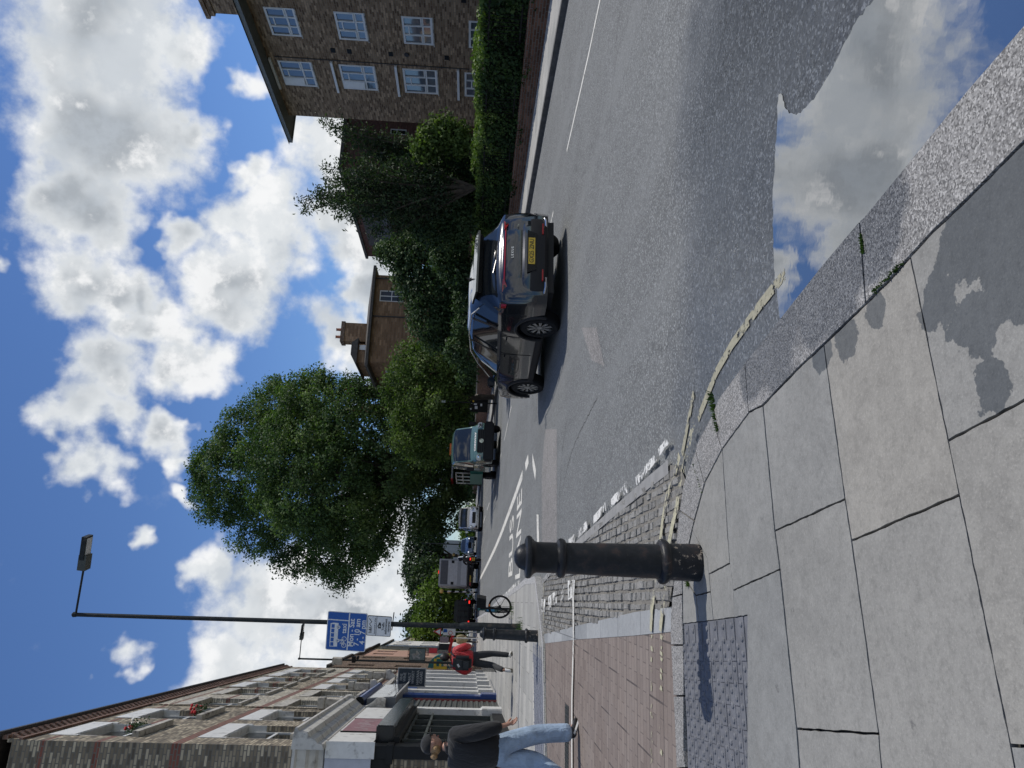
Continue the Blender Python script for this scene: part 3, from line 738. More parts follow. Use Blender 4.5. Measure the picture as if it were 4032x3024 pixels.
lint0 = [(.95, 3.05, 5.43, 7.0), (4.1, 6.2, 5.1, 7.0), (7.4, 9.3, 5.2, 7.0), (10.6, 12.6, 5.3, 6.9), (13.5, 15.4, 5.3, 6.9), (16.6, 18.6, 5.3, 6.9), (19.6, 21.5, 5.3, 6.9), (22.4, 24.3, 5.3, 6.9)]
mb = MB()
def split(hs, a, b): return [h for h in hs if a < (h[0]+h[1])/2 < b]
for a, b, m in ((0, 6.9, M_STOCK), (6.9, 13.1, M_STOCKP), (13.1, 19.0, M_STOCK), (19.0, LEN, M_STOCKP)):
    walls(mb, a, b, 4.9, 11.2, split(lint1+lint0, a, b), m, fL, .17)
mb.add([(0, 0, 0), (-11, 0, 0), (-11, 0, 11.2), (0, 0, 11.2)], [(0, 1, 2, 3)], M_STOCK)
mb.add([(0, LEN, 0), (-11, LEN, 0), (-11, LEN, 11.2), (0, LEN, 11.2)], [(3, 2, 1, 0)], M_STOCK)
mb.add([(-11, 0, 0), (-11, LEN, 0), (-11, LEN, 11.2), (-11, 0, 11.2)], [(3, 2, 1, 0)], M_STOCK)
mb.box(-10.9, -.25, .1, LEN-.1, .1, 4.9, M_BLACKP)
for t_ in (6.9, 13.1, 19.0): mb.box(-.02, .035, t_-.05, t_+.05, 5.2, 11.1, M_STOCK)
mb.build('wall', ter)
mb = MB()
mb.box(.003, .05, 0, LEN, 10.98, 11.06, M_REDB); mb.box(.003, .09, 0, LEN, 11.30, 11.42, M_REDB)
mb.box(-.05, .02, -.003, LEN, 11.06, 11.30, M_STOCK)
y = .1
while y < LEN-.1:
    mb.prism([(.02, y, 11.30), (.02, y, 11.10), (.12, y, 11.30)], (0, .13, 0), M_REDB); y += .26
mb.build('dentil_course', ter)
mb = MB(); mb.box(.02, .17, -.1, LEN, 11.42, 11.50, M_PIPE); mb.box(.06, .14, -.1, LEN, 11.50, 11.53, M_PIPE); mb.build('gutter', ter)
mb = MB(); mb.prism([(.05, -.05, 11.46), (-11.1, -.05, 11.46), (-5.5, -.05, 12.6)], (0, LEN+.1, 0), M_ROOFT); mb.build('roof', ter)
for row, hs in ((1, lint1), (0, lint0)):
    for i, (a, b, c, d) in enumerate(hs):
        new = i in (0, 1, 4, 5, 6, 7)
        f = MB(); frame_bars(f, fL, a, b, c, d, .15, .05, .06, M_FRAME, vs=[(.5, 0, 1, .04)], hs=[(.5, 0, 1, .07)])
        win = f.build('window', ter); pane(win, fL, a+.05, b-.05, c+.05, d-.05, .175, M_GLASSD)
        l_ = MB(); m_ = M_WHITE if new else M_STONE
        hh = .52 if new else .4
        l_.box(.003, .022, a-.12, b+.12, d, d+hh, m_)
        if new:
            l_.box(.003, .022, a-.12, a-.004, d-.12, d, m_); l_.box(.003, .022, b+.004, b+.12, d-.12, d, m_)
            l_.box(-.15, .003, a+.001, b-.001, d-.03, d-.002, m_)
            for yy in (a+.001, b-.026): l_.box(-.15, .001, yy, yy+.025, d-.5, d-.03, m_)
        l_.build('lintel', ter)
        s_ = MB()
        if i in (0, 1): s_.box(-.15, .13, a-.1, b+.1, c-.16, c, M_STONE, .01)
        else: s_.box(-.15, .09, a-.05, b+.05, c-.12, c, M_STONE, .01)
        s_.build('window_sill', ter)
# --- shop one: white fascia, moulded cornice, black awning case, side shutter
mb = MB()
prof = [(0, 4.42), (.10, 4.46), (.12, 4.56), (.20, 4.62), (.24, 4.74), (.33, 4.80), (.36, 4.98), (.42, 5.02), (.42, 5.08), (0, 5.12)]
mb.prism([(x, -.42, z) for x, z in prof], (0, 7.2, 0), M_CREAM)
sprof = [(y, z) for y, z in prof]
mb.prism([(.0, -y, z) for y, z in prof], (-4.2, 0, 0), M_CREAM)
mb.build('cornice', ter)
mb = MB(); mb.box(-.2, .10, -.12, 6.75, 3.42, 4.42, M_WHITE)
mb.box(-4.0, -.205, -.12, .02, 3.42, 4.42, plain('shaded_white', (.42, .44, .50), .6, var=.06)); mb.box(-.2, .14, -.17, -.125, 3.35, 4.42, M_WHITE); mb.build('fascia', ter)  # side of the white fascia, its shade put into a duller, bluer colour
M_MAUVE = plain('mauve_sign', (.26, .145, .16), .5, var=.15, scale=5)
mb = MB(); mb.box(.103, .125, 1.55, 3.9, 3.5, 4.35, M_MAUVE); mb.box(.1, .13, 1.50, 1.55, 3.46, 4.38, M_BLACKP); mb.box(.1, .13, 3.9, 3.93, 3.46, 4.38, M_BLACKP)
sg = mb.build('sign_panel', ter)
M_SCRIPT = plain('faded_lettering', (.50, .44, .45), .6)
def scrawl(parent, x, y0, y1, z0, z1, n_, m, seed):
    """worn, unreadable hand-painted lettering: short thick strokes"""
    rr = random.Random(seed)
    for i in range(n_):
        mb = MB(); y = y0+(y1-y0)*(i+.5)/n_; z = z0+(z1-z0)*rr.uniform(.35, .6); h = (z1-z0)*rr.uniform(.2, .45)
        pts = [Vector((x, y+rr.uniform(-.06, .06), z+h*k)) for k in (-.5, 0, .5)]
        for a, b in zip(pts, pts[1:]):
            d_ = (b-a).normalized(); mb.obox((a+b)/2, d_*((b-a).length/2+.01), (.002, 0, 0), Vector((1, 0, 0)).cross(d_)*.014, m)
        mb.build('letter', parent)
scrawl(sg, .128, 1.8, 3.6, 3.6, 4.3, 12, M_SCRIPT, 3)
def console(y, sc_=1., m=M_CREAM, z0=5.4):
    mb = MB()
    mb.box(.02, .30, y-.16, y+.16, z0-.25, z0+.33, M_STONE, .02); mb.box(.02, .34, y-.19, y+.19, z0+.33, z0+.55, M_STONE, .02)
    n_ = 14; pts = [(0.02, z0-.27)]
    for k in range(n_+1):
        f = k/n_; pts.append((.16+.26*math.cos(f*math.pi*1.1)**2*(1-f*.35)+.05*math.sin(f*9), z0-.27-f*1.25))
    pts.append((.02, z0-1.52)); mb.prism([(x, y-.11, z) for x, z in pts], (0, .22, 0), m)
    mb.lathe([(.13, -.13), (.15, 0), (.13, .13)], m, 12, (.3, y, z0-.42), 'y'); mb.lathe([(.09, -.13), (.1, 0), (.09, .13)], m, 12, (.2, y, z0-1.35), 'y')
    return mb.build('console_bracket', ter)
for y in (6.95, 13.1, 19.0): console(y)
mb = MB(); mb.box(.02, .42, .35, 6.6, 2.98, 3.40, M_BLACKG, .03); mb.box(-.1, .2, .3, 6.6, 2.86, 2.98, M_BLACKP); mb.build('awning_case', ter)
mb = MB(); mb.box(-.2, .06, -.1, .32, .1, 3.42, M_BLACKP); mb.box(-4.0, -.21, -.06, .0, 3.0, 3.42, M_BLACKP); mb.box(-.3, .08, -.13, .34, 2.95, 3.1, M_BLACKP); mb.box(-.2, .12, -.15, .36, .1, .5, M_BLACKP)
mb.box(-.1, .02, .32, .75, .1, 2.86, M_BLACKP); mb.build('pilaster', ter)
M_BOOTH = plain('shop_interior', (.12, .13, .09), .8, var=.5, scale=4)
f = MB()
for y in (.95, 2.1, 3.3, 4.5, 5.7): f.box(-.04, .06, y-.03, y+.03, .62, 2.86, M_DGREY)
for z in (.6, 2.35, 2.80): f.box(-.03, .05, .8, 6.2, z-.03, z+.03, M_DGREY)
f.box(-.1, .08, .8, 6.2, .12, .57, M_BLACKP)
win = f.build('shop_window', ter); pane(win, fL, .8, 6.2, .6, 2.86, .02, M_GLASSD)
mb = MB(); mb.box(-.3, .2, 6.25, 6.95, .0, .9, M_WHITE, .03); mb.box(-.3, .14, 6.45, 6.95, .9, 3.5, M_WHITE); mb.build('pilaster', ter)
mb = MB()
for k in range(36): mb.box(-.02, .06+.03*(k % 2), 7.0, 9.6, .15+k*.09, .15+k*.09+.082, M_SHUT)
mb.build('roller_shutter', ter)
mb = MB()
x = -.4
while x > -3.9: mb.box(x-.075, x, -.05-.02, .02, .15, 2.95, M_SHUT); x -= .11
mb.build('side_shutter', ter)
# --- shop two: grey panel fascia, rolled blue awning, blue pilaster
M_PANEL = plain('grey_gloss_panel', (.085, .09, .095), .14, var=.25, scale=2.5)
mb = MB(); mb.prism([(.06, 7.25, 3.6), (.36, 7.25, 3.6), (.30, 7.25, 4.5), (.06, 7.25, 4.5)], (0, 5.2, 0), M_LEAD)
fs_ = mb.build('fascia', ter)
mb = MB(); mb.prism([(.365, 7.4, 3.68), (.375, 7.4, 3.68), (.315, 7.4, 4.44), (.305, 7.4, 4.44)], (0, 4.9, 0), M_PANEL); mb.build('sign_panel', fs_)
mb = MB(); mb.tube([(.42, 7.25, 3.58), (.42, 12.45, 3.58)], .025, M_WHITE, 6); mb.build('fascia_trim', ter)
scrawl(ter, .375, 7.9, 10.6, 3.75, 4.05, 10, M_WHITE, 5)
mb = MB(); mb.tube([(.22, 7.2, 4.72), (.22, 12.8, 4.72)], .13, M_BLUEP, 12); mb.tube([(.22, 7.1, 4.72), (.22, 7.22, 4.72)], .15, M_BLACKP, 10); mb.build('awning_roll', ter)
mb = MB(); mb.box(-.2, .10, 7.1, 12.8, 4.5, 5.0, M_BLUEP); mb.box(-.2, .02, 7.1, 18.9, 3.4, 4.9, M_BLUEP); mb.build('blue_cornice', ter)
mb = MB(); mb.box(-.3, .28, 9.95, 10.75, .0, .85, M_BLUEP, .03); mb.box(-.3, .2, 10.05, 10.75, .85, 3.6, M_BLUEP); mb.box(-.3, .12, 9.68, 9.95, .1, 3.5, M_BLACKP); mb.build('pilaster', ter)
mb = MB(); mb.box(-.02, .12, 9.62, 9.65, .1, 3.5, plain('dull_red_trim', (.25, .05, .05), .5)); mb.build('shutter_rail', ter)
# --- white fronts beyond with railings
mb = MB()
for y, w_, o_ in ((10.9, .3, .0), (11.9, .35, .02), (13.0, .55, .10), (15.2, .4, .05), (17.3, .5, .1), (19.4, .5, .1), (22, .5, .1), (24.6, .5, .1)):
    mb.box(-.3, o_, y, y+w_, .1, 4.6, M_WHITE); mb.box(-.3, o_+.08, y-.05, y+w_+.05, .1, .9, M_WHITE)
mb.box(-.3, -.06, 10.4, 25.9, 3.4, 4.7, M_WHITE); mb.box(-.3, .12, 13, 25.9, 4.55, 4.75, M_STONE)
mb.build('white_shopfront', ter)
for (a, b) in ((11.15, 11.85), (12.3, 12.95), (13.6, 15.1), (15.7, 17.2), (17.9, 19.3), (20, 21.9), (22.6, 24.5)):
    f = MB(); frame_bars(f, fL, a, b, .7, 3.35, .1, .05, .06, M_WHITE, hs=[(.3, 0, 1, .05), (.8, 0, 1, .05)]); win = f.build('shop_window', ter); pane(win, fL, a+.05, b-.05, .75, 3.3, .12, M_GLASSD)
rl = thing('iron_railing', 'thin black iron railing in front of the white shopfronts beside the blue pilaster', 'railing', tuple(Matrix.Rotation(AL, 4, 'Z') @ Vector((1.0, 10.45, 0))+OLv), AL)
rb = MB()
for z in (.32, 1.25): rb.box(-.015, .015, 0, 5.6, z, z+.03, M_BLACKP)
rb.build('rail', rl)
for k in range(15):
    b_ = MB(); b_.tube([(0, .1+k*.38, .1), (0, .1+k*.38, 1.36)], .009, M_BLACKP, 5); b_.lathe([(.0, 1.36), (.03, 1.40), (.012, 1.44), (.001, 1.52)], M_BLUEP, 6, (0, .1+k*.38, 0)); b_.build('baluster', rl)
# flower boxes on the two nearest sills
LEAF1 = leafmat('pot_leaf', (.02, .05, .015), (.04, .10, .025), (.10, .18, .05), .3)
M_REDF = plain('red_petal', (.45, .02, .025), .6); M_WHF = plain('white_petal', (.75, .74, .68), .6)
def flowers(a, z, name, label, cols, seed):
    rr = random.Random(seed)
    wpos = Matrix.Rotation(AL, 4, 'Z') @ Vector((.06, a, z))+OLv
    t = thing(name, label, 'flower box', tuple(wpos), AL)
    mb = MB(); mb.box(-.07, .07, -.28, .42, .0, .16, M_DGREY, .02); mb.build('planter', t)
    mb = MB()
    for k in range(260):
        c = Vector((rr.gauss(.04, .08), rr.uniform(-.35, .5), .12+abs(rr.gauss(.10, .10)))); u = Vector((rr.gauss(0, 1), rr.gauss(0, 1), rr.gauss(0, 1))).normalized(); v = u.orthogonal().normalized()
        mb.add([c-u*.035, c+v*.018, c+u*.035, c-v*.018], [(0, 1, 2, 3)], LEAF1)
    mb.build('foliage', t)
    for k in range(9):
        mb = MB(); mb.lathe([(.001, -.035), (.04, -.02), (.05, .01), (.03, .035), (.001, .04)], cols[k % len(cols)], 7, (rr.gauss(.06, .07), rr.uniform(-.35, .5), .28+rr.random()*.2)); mb.build('bloom', t)
flowers(1.55, 8.98, 'flower_box', 'window box of white and red flowers on the nearest upper sill of the brick terrace', [M_WHF, M_WHF, M_REDF], 1)
flowers(4.9, 8.60, 'flower_box', 'window box of red flowers on the second upper sill of the brick terrace', [M_REDF], 2)

# ---------------------------------------------------------------- further buildings up the left side
M_BROWNB = brickmat('brown_brick', (.10, .065, .045), (.16, .105, .07), (.20, .14, .1), (.12, .1, .08))
def simple_building(name, label, cat, s0, s1, t0, t1, h, wm, rows, roofm=M_ROOFT, par=.5, gable=False, roof_h=2.0, side='L', wf=M_FRAME, ztop=None, base=0., wins=None, ww=1.1, wh=1.5):
    """block in the road frame with window grid on the road side and on the end facing the camera"""
    b = thing(name, label, cat, tuple(W(s0, t0, gz(W(s0, t0).y)-.3)), A_)
    dx, dy = s1-s0, t1-t0
    mb = MB(); holes = []
    xr = dx if side == 'L' else 0.
    fn = (lambda u, d, z: (dx-d, u, z)) if side == 'L' else (lambda u, d, z: (d, u, z))
    n_ = max(1, int(dy/2.6)); sp_ = dy/n_
    for r in range(rows):
        zc = base+1.2+r*(h-base-.8)/rows
        for k in range(n_): holes.append((sp_*(k+.5)-ww/2, sp_*(k+.5)+ww/2, zc, zc+wh))
    walls(mb, 0, dy, 0, h, holes, wm, fn, .15)
    xo = 0. if side == 'L' else dx
    mb.add([(xo, 0, 0), (xo, dy, 0), (xo, dy, h), (xo, 0, h)], [(0, 1, 2, 3)], wm)
    fe = lambda u, d, z: (u, d, z)
    eh = []
    if wins:
        for (u, zc, w2, h2) in wins: eh.append((u-w2/2, u+w2/2, zc, zc+h2))
    walls(mb, 0, dx, 0, h, eh, wm, fe, .12)
    mb.add([(0, dy, 0), (dx, dy, 0), (dx, dy, h), (0, dy, h)], [(0, 1, 2, 3)], wm)
    mb.build('wall', b)
    for (a, c, d, e) in holes:
        f = MB(); frame_bars(f, fn, a, c, d, e, .1, .05, .07, wf, vs=[(.5, 0, 1, .05)], hs=[(.5, 0, 1, .06)]); o = f.build('window', b); pane(o, fn, a+.05, c-.05, d+.05, e-.05, .13)
    for (a, c, d, e) in eh:
        f = MB(); frame_bars(f, fe, a, c, d, e, .06, .05, .08, wf, vs=[(.5, 0, 1, .07)], hs=[(.62, 0, 1, .06)]); o = f.build('window', b); pane(o, fe, a+.05, c-.05, d+.05, e-.05, .09)
    mb = MB(); e_ = par
    if gable: mb.prism([(-e_, -e_*.3, h), (dx+e_, -e_*.3, h), (dx/2, -e_*.3, h+roof_h)], (0, dy+e_*.6, 0), roofm)
    else:
        lo = [(-e_, -e_, h), (dx+e_, -e_, h), (dx+e_, dy+e_, h), (-e_, dy+e_, h)]; hi_ = [(dx*.3, dy*.3, h+roof_h), (dx*.7, dy*.3, h+roof_h), (dx*.7, dy*.7, h+roof_h), (dx*.3, dy*.7, h+roof_h)]
        mb.add([(x, y, h+.002) for x, y, _ in lo]+[(x, y, h+.16) for x, y, _ in lo]+hi_, [(3, 2, 1, 0), (0, 1, 5, 4), (1, 2, 6, 5), (2, 3, 7, 6), (3, 0, 4, 7), (4, 5, 9, 8), (5, 6, 10, 9), (6, 7, 11, 10), (7, 4, 8, 11), (8, 9, 10, 11)], roofm)
    mb.build('roof', b)
    return b
M_PINK = plain('pink_render', (.42, .26, .20), .8, var=.12); M_CREAMR = plain('cream_render', (.55, .45, .29), .8, var=.1); M_WHR = plain('white_render', (.68, .67, .63), .7, var=.08)
M_SANDR = plain('sand_render', (.45, .36, .26), .8)
simple_building('brown_brick_house', 'dark brown brick house with plain parapet just beyond the terrace', 'house', -13, -3.75, 44.6, 53.5, 9.0, M_BROWNB, 2, par=.1, roof_h=.3, base=2.8)
simple_building('pink_house', 'pinkish rendered house with shop below on the left side of the high street', 'house', -14, -3.9, 53.6, 62, 8.7, M_PINK, 2, par=.2, roof_h=1.2, base=2.8)
simple_building('cream_house', 'cream and orange rendered house next to the pink house', 'house', -14, -4.1, 62.1, 71, 8.9, M_CREAMR, 2, par=.2, roof_h=1.0, base=2.8)
simple_building('white_house', 'white rendered house at the far end of the left row', 'house', -14, -4.2, 71.1, 82, 8.6, M_WHR, 2, par=.15, roof_h=.6, base=2.8)
simple_building('sand_house', 'sand coloured house furthest along the left row', 'house', -14, -4.6, 82.1, 97, 8.0, M_SANDR, 2, par=.15, roof_h=.6, base=2.8)

# ---------------------------------------------------------------- flats on the right
M_FLATB = brickmat('flats_brick', (.10, .062, .038), (.195, .130, .080), (.30, .215, .14), (.21, .17, .125), stain=.2, bh=.085, bw=.25)
fx = thing('brick_flats', 'four storey brown brick block of flats with white windows on the right behind the hedge', 'flats', tuple(W(21, 10, 0)), A_)
fx.location = tuple(W(25.5, 12.143, 1.42*(1-1.2143))); fx.scale = (1.2143,)*3
fR = lambda u, d, z: (d, u, z)
TE = 19.46                                            # local y of the far corner
wB, wA = (12.98, 14.45), (15.85, 17.4)
HOLES = []
for (a, b), zs in ((wA, [(8.9, 10.28), (6.32, 7.79), (3.74, 5.17), (1.2, 2.6)]), (wB, [(8.95, 10.1), (6.36, 7.5), (3.8, 4.97), (1.1, 2.42)]), ((8.6, 10.1), [(8.95, 10.1), (6.36, 7.5), (3.8, 4.97), (1.1, 2.42)]), ((4.4, 5.9), [(8.95, 10.1), (6.36, 7.5), (3.8, 4.97), (1.1, 2.42)])):
    for c, d in zs: HOLES.append((a, b, c, d))
mb = MB(); walls(mb, 0, TE, 0, 10.62, HOLES, M_FLATB, fR, .07)
fe = lambda u, d, z: (u, TE-d, z)
walls(mb, 0, 12, 0, 10.62, [], M_FLATB, fe); mb.add([(0, 0, 0), (12, 0, 0), (12, 0, 10.62), (0, 0, 10.62)], [(0, 1, 2, 3)], M_FLATB); mb.add([(12, 0, 0), (12, TE, 0), (12, TE, 10.62), (12, 0, 10.62)], [(0, 1, 2, 3)], M_FLATB)
mb.build('wall', fx)
for i, (a, b, c, d) in enumerate(HOLES):
    f = MB(); H = d-c
    frame_bars(f, fR, a, b, c, d, .02, .06, .085, M_FRAME, vs=[(.34, 0, 1, .06), (.66, 0, 1, .06)], hs=[(.32, 0, 1, .07), (.78, .34, .66, .05)])
    for lo, hi in ((.0, .34), (.66, 1.)):            # casement sashes stand a little proud
        u0, u1 = a+.05+(b-a-.1)*lo, a+.05+(b-a-.1)*hi
        frame_bars(f, fR, u0, u1, c+H*.35, d-.05, .002, .02, .045, M_FRAME)
    if i == 1 or i == 0:
        f.prism([fR(a+(b-a)*.68, 0, c+H*.36), fR(a+(b-a)*.70, 0, c+H*.36), fR(a+(b-a)*.70, 0, d-.08), fR(a+(b-a)*.68, 0, d-.08)], (-.06, .3, 0), M_FRAME)
    o = f.build('window', fx); pane(o, fR, a+.06, b-.06, c+.06, d-.06, .05)
    mb = MB(); mb.box(-.03, .05, a-.03, b+.03, c-.05, c-.002, M_STONE); mb.build('window_sill', fx)
    if (a, b) == wA:
        mb = MB(); mb.box(-.10, .03, a-.15, b+.15, d+.20, d+.30, M_FRAME); mb.build('window_hood', fx)
vents = [(15.05, 7.85), (15.05, 7.2), (15.05, 5.55), (15.05, 3.3), (12.0, 2.6), (11.3, 7.6), (11.3, 5.2)]
for u, z in vents:
    mb = MB(); mb.box(-.02, .02, u-.12, u+.12, z-.09, z+.09, M_BLACKP); mb.build('air_vent', fx)
mb = MB(); mb.tube([(-.03, 15.6, 10.3), (-.03, 15.62, 2.4)], .02, M_PIPE, 6); mb.lathe([(.09, -.02), (.11, .03)], M_PIPE, 10, (-.05, 15.0, 4.9), 'x'); mb.build('waste_pipe', fx)
mb = MB()
mb.add([(-.75, -.6, 10.62), (12.7, -.6, 10.62), (12.7, TE+.95, 10.62), (-.75, TE+.95, 10.62)], [(0, 1, 2, 3)], M_SOFF)
mb.box(-.78, -.70, -.6, TE+.98, 10.58, 10.74, M_SOFF); mb.box(-.70, 12.7, TE+.9, TE+.98, 10.58, 10.74, M_SOFF)
mb.build('soffit', fx)
mb = MB(); mb.add([(-.85, -.7, 10.745), (12.8, -.7, 10.745), (12.8, TE+1.05, 10.745), (-.85, TE+1.05, 10.745), (6, 5, 13.1), (6, TE-5.5, 13.1)], [(0, 1, 4), (1, 2, 5, 4), (2, 3, 5), (3, 0, 4, 5), (3, 2, 1, 0)], M_ROOFT); mb.build('roof', fx)
ch = MB(); ch.box(1.5, 2.9, 13.3, 15.15, 10.8, 12.95, M_FLATB); ch.box(1.42, 2.98, 13.22, 15.23, 12.75, 12.95, M_FLATB); ch.box(1.34, 3.06, 13.14, 15.31, 12.952, 13.12, M_FLATB)
chs = ch.build('chimney', fx)
for k in range(3):
    mb = MB(); mb.lathe([(.13, 13.10), (.11, 13.3), (.13, 13.33)], M_TERRA, 10, (2.2, 13.6+k*.5, 0)); mb.build('chimney_pot', chs)
# tall dark red gable behind the flats
M_REDDK = brickmat('dark_red_brick', (.09, .04, .032), (.12, .055, .042), (.15, .07, .055), (.10, .07, .06))
rg = thing('red_brick_block', 'dark red brick block with small white windows behind the flats', 'flats', tuple(W(23.0, 40, 0)), A_)
fn = lambda u, d, z: (u, d, z)
hs = [(2.9, 3.25, 7.6, 8.35), (2.75, 3.1, 5.95, 6.9), (2.8, 3.15, 4.3, 5.2), (4.6, 5.0, 6.6, 7.6), (4.6, 5.0, 4.6, 5.6)]
mb = MB(); walls(mb, 2.0, 12, 0, 10.3, hs, M_REDDK, fn, .1)
mb.add([(2.0, 0, 0), (2.0, 12, 0), (2.0, 12, 10.3), (2.0, 0, 10.3)], [(3, 2, 1, 0)], M_REDDK)
mb.prism([(.6, .003, 0), (2.0, .003, 0), (2.0, .003, 9.8), (1.7, .003, 9.0), (.6, .003, 7.7)], (0, 10, 0), M_REDDK)
mb.build('wall', rg)
for a, b, c, d in hs:
    f = MB(); frame_bars(f, fn, a, b, c, d, .02, .05, .06, M_FRAME, hs=[(.6, 0, 1, .05)]); o = f.build('window', rg); pane(o, fn, a+.04, b-.04, c+.04, d-.04, .05, M_GLASSD)
mb = MB(); mb.prism([(1.9, -.15, 10.3), (12.2, -.15, 10.3), (12.2, -.15, 10.5), (1.9, -.15, 10.5)], (0, 12.4, 0), M_ROOFT); mb.prism([(.3, -.12, 7.55), (.3, -.12, 7.7), (1.75, -.12, 9.2), (1.998, -.12, 9.95), (1.998, -.12, 9.75), (1.82, -.12, 9.05)], (0, 10.2, 0), M_ROOFT); mb.build('roof', rg)
# brick house in the middle distance with tall chimneys
M_ORB = brickmat('orange_brown_brick', (.17, .10, .055), (.225, .135, .075), (.27, .17, .1), (.19, .15, .11), bh=.15, bw=.45, stain=.2)
mh = thing('brick_house', 'orange brown brick house with broad flat eaves and two tall chimneys above the trees', 'house', tuple(W(17.55, 55, 0)), A_)
fr = lambda u, d, z: (u, d, z); fs2 = lambda u, d, z: (d, u, z)
he = [(5.05, 6.0, 7.7, 9.6)]
hsd = [(2.2+3.2*k, 3.5+3.2*k, 7.6, 9.0) for k in range(7)]
mb = MB(); walls(mb, 0, 6.75+.55, 0, 10.0, he, M_ORB, fr, .1); walls(mb, 0, 26, 0, 10.0, hsd, M_ORB, fs2, .1)
mb.add([(7.3, 0, 0), (7.3, 26, 0), (7.3, 26, 10), (7.3, 0, 10)], [(0, 1, 2, 3)], M_ORB); mb.build('wall', mh)
for hset, fnn in ((he, fr), (hsd, fs2)):
    for a, b, c, d in hset:
        f = MB(); frame_bars(f, fnn, a, b, c, d, .03, .05, .08, M_FRAME, vs=[(.5, 0, 1, .07)], hs=[(.5, 0, 1, .06)]); o = f.build('window', mh); pane(o, fnn, a+.05, b-.05, c+.05, d-.05, .06)
mb = MB(); mb.add([(-.55, -.5, 10.0), (7.9, -.5, 10.0), (7.9, 26.5, 10.0), (-.55, 26.5, 10.0), (-.55, -.5, 10.2), (7.9, -.5, 10.2), (7.9, 26.5, 10.2), (-.55, 26.5, 10.2), (1.8, 2, 10.75), (5.3, 2, 10.75), (5.3, 24, 10.75), (1.8, 24, 10.75)],
    [(3, 2, 1, 0), (0, 1, 5, 4), (1, 2, 6, 5), (2, 3, 7, 6), (3, 0, 4, 7), (4, 5, 9, 8), (5, 6, 10, 9), (6, 7, 11, 10), (7, 4, 8, 11), (8, 9, 10, 11)], M_ROOFT); mb.build('roof', mh)
dm = MB(); dm.box(.1, 1.6, .6, 4.5, 10.3, 11.0, M_ORB); dm.prism([(-.3, .3, 11.0), (2.0, .3, 11.0), (1.6, .3, 11.5), (.6, .3, 11.5)], (0, 4.5, 0), M_ROOFT); dm.box(1.1, 1.5, .55, .6, 10.4, 10.9, M_FRAME); dm.build('dormer', mh)
for (x, y, w_, l_, zt) in ((2.0, 1.2, 1.55, .9, 12.6), (-.2, 9.5, .9, 1.0, 13.0), (.1, 17, .9, 1.2, 13.4)):
    ch = MB(); ch.box(x, x+w_, y, y+l_, 10.2, zt-.15, M_ORB); ch.box(x-.08, x+w_+.08, y-.08, y+l_+.08, zt-.3, zt, M_BROWNB); o = ch.build('chimney', mh)
    for k in range(2):
        mb = MB(); mb.lathe([(.13, zt-.02), (.11, zt+.42), (.14, zt+.45)], M_TERRA, 8, (x+w_*(.3+.4*k), y+l_/2, 0)); mb.build('chimney_pot', o)
for z0, z1 in ((7.7, 10),):
    mb = MB(); mb.tube([(3.75, -.06, 4), (3.75, -.06, 10)], .05, M_PIPE, 6); mb.tube([(7.0, -.06, 4), (7.0, -.06, 10)], .05, M_PIPE, 6); mb.build('drainpipe', mh)
mb = MB()
mb.box(4.7, 6.15, -1.0, 0, 6.9, 7.0, M_SOFF)
for k in range(10): mb.box(4.7+k*.16, 4.72+k*.16, -1.0, -.98, 7.0, 8.0, M_BLACKP)
mb.box(4.7, 6.15, -1.02, -.97, 8.0, 8.05, M_BLACKP); mb.build('balcony', mh)
ae = MB(); ae.tube([(.8, 6, 11.2), (.8, 6, 12.9)], .02, M_DGREY, 5); ae.tube([(.2, 6, 12.8), (1.3, 6, 12.8)], .012, M_DGREY, 4)
for k in range(5): ae.tube([(.3+k*.22, 5.75, 12.8), (.3+k*.22, 6.25, 12.8)], .008, M_DGREY, 4)
ae.build('aerial', mh)
# pale house behind the trees at the end of the road
wh = simple_building('pale_villa', 'pale grey rendered villa with arched window beyond the traffic', 'house', -1.2, 9, 118, 130, 6.6, plain('pale_render', (.30, .33, .36), .8), 2, par=.3, roof_h=2.2, wins=[(2.5, 3.3, 1.5, 2.3), (7.0, 3.3, 1.6, 2.4)], roofm=plain('slate', (.12, .13, .15), .7))
# low wall, coping and railings in front of the flats
M_WALLB = brickmat('garden_wall_brick', (.11, .055, .035), (.17, .085, .055), (.21, .11, .075), (.19, .165, .14), stain=.35)
gw = thing('garden_wall', 'low red brown brick garden wall with brick coping along the right pavement', 'wall', tuple(W(13.9, 9, 0)), A_+R(2.35))
mb = MB(); mb.box(-.0, .22, 0, 23.5, -.3, .52, M_WALLB); mb.build('wall_body', gw)
mb = MB()
y = 0.
while y < 23.4: mb.box(-.025, .245, y+.004, y+.071, .522, .63, M_WALLB); y += .075
mb.build('coping', gw)
gr = thing('iron_railing', 'black iron railing standing on the low garden wall inside the hedge', 'railing', tuple(W(13.9, 9, 0)), A_+R(2.35))
mb = MB(); mb.box(.10, .13, 0, 23.4, .75, .79, M_BLACKP); mb.box(.10, .13, 0, 23.4, 1.55, 1.59, M_BLACKP); mb.build('rail', gr)
mb = MB(); y = .05
while y < 23.4: mb.tube([(.115, y, .63), (.115, y, 1.66)], .009, M_BLACKP, 4); y += .12
o = mb.build('baluster', gr); o['kind'] = 'stuff'
gw2 = thing('garden_wall', 'darker stretch of garden wall beyond the gateway on the right', 'wall', tuple(W(12.95, 34.5, 0)), A_)
mb = MB(); mb.box(0, .25, 0, 60, 0, 1.5, M_WALLB); mb.build('wall_body', gw2)
mb = MB(); mb.box(-.03, .28, 0, 60, 1.502, 1.58, M_STONE); mb.build('coping', gw2)
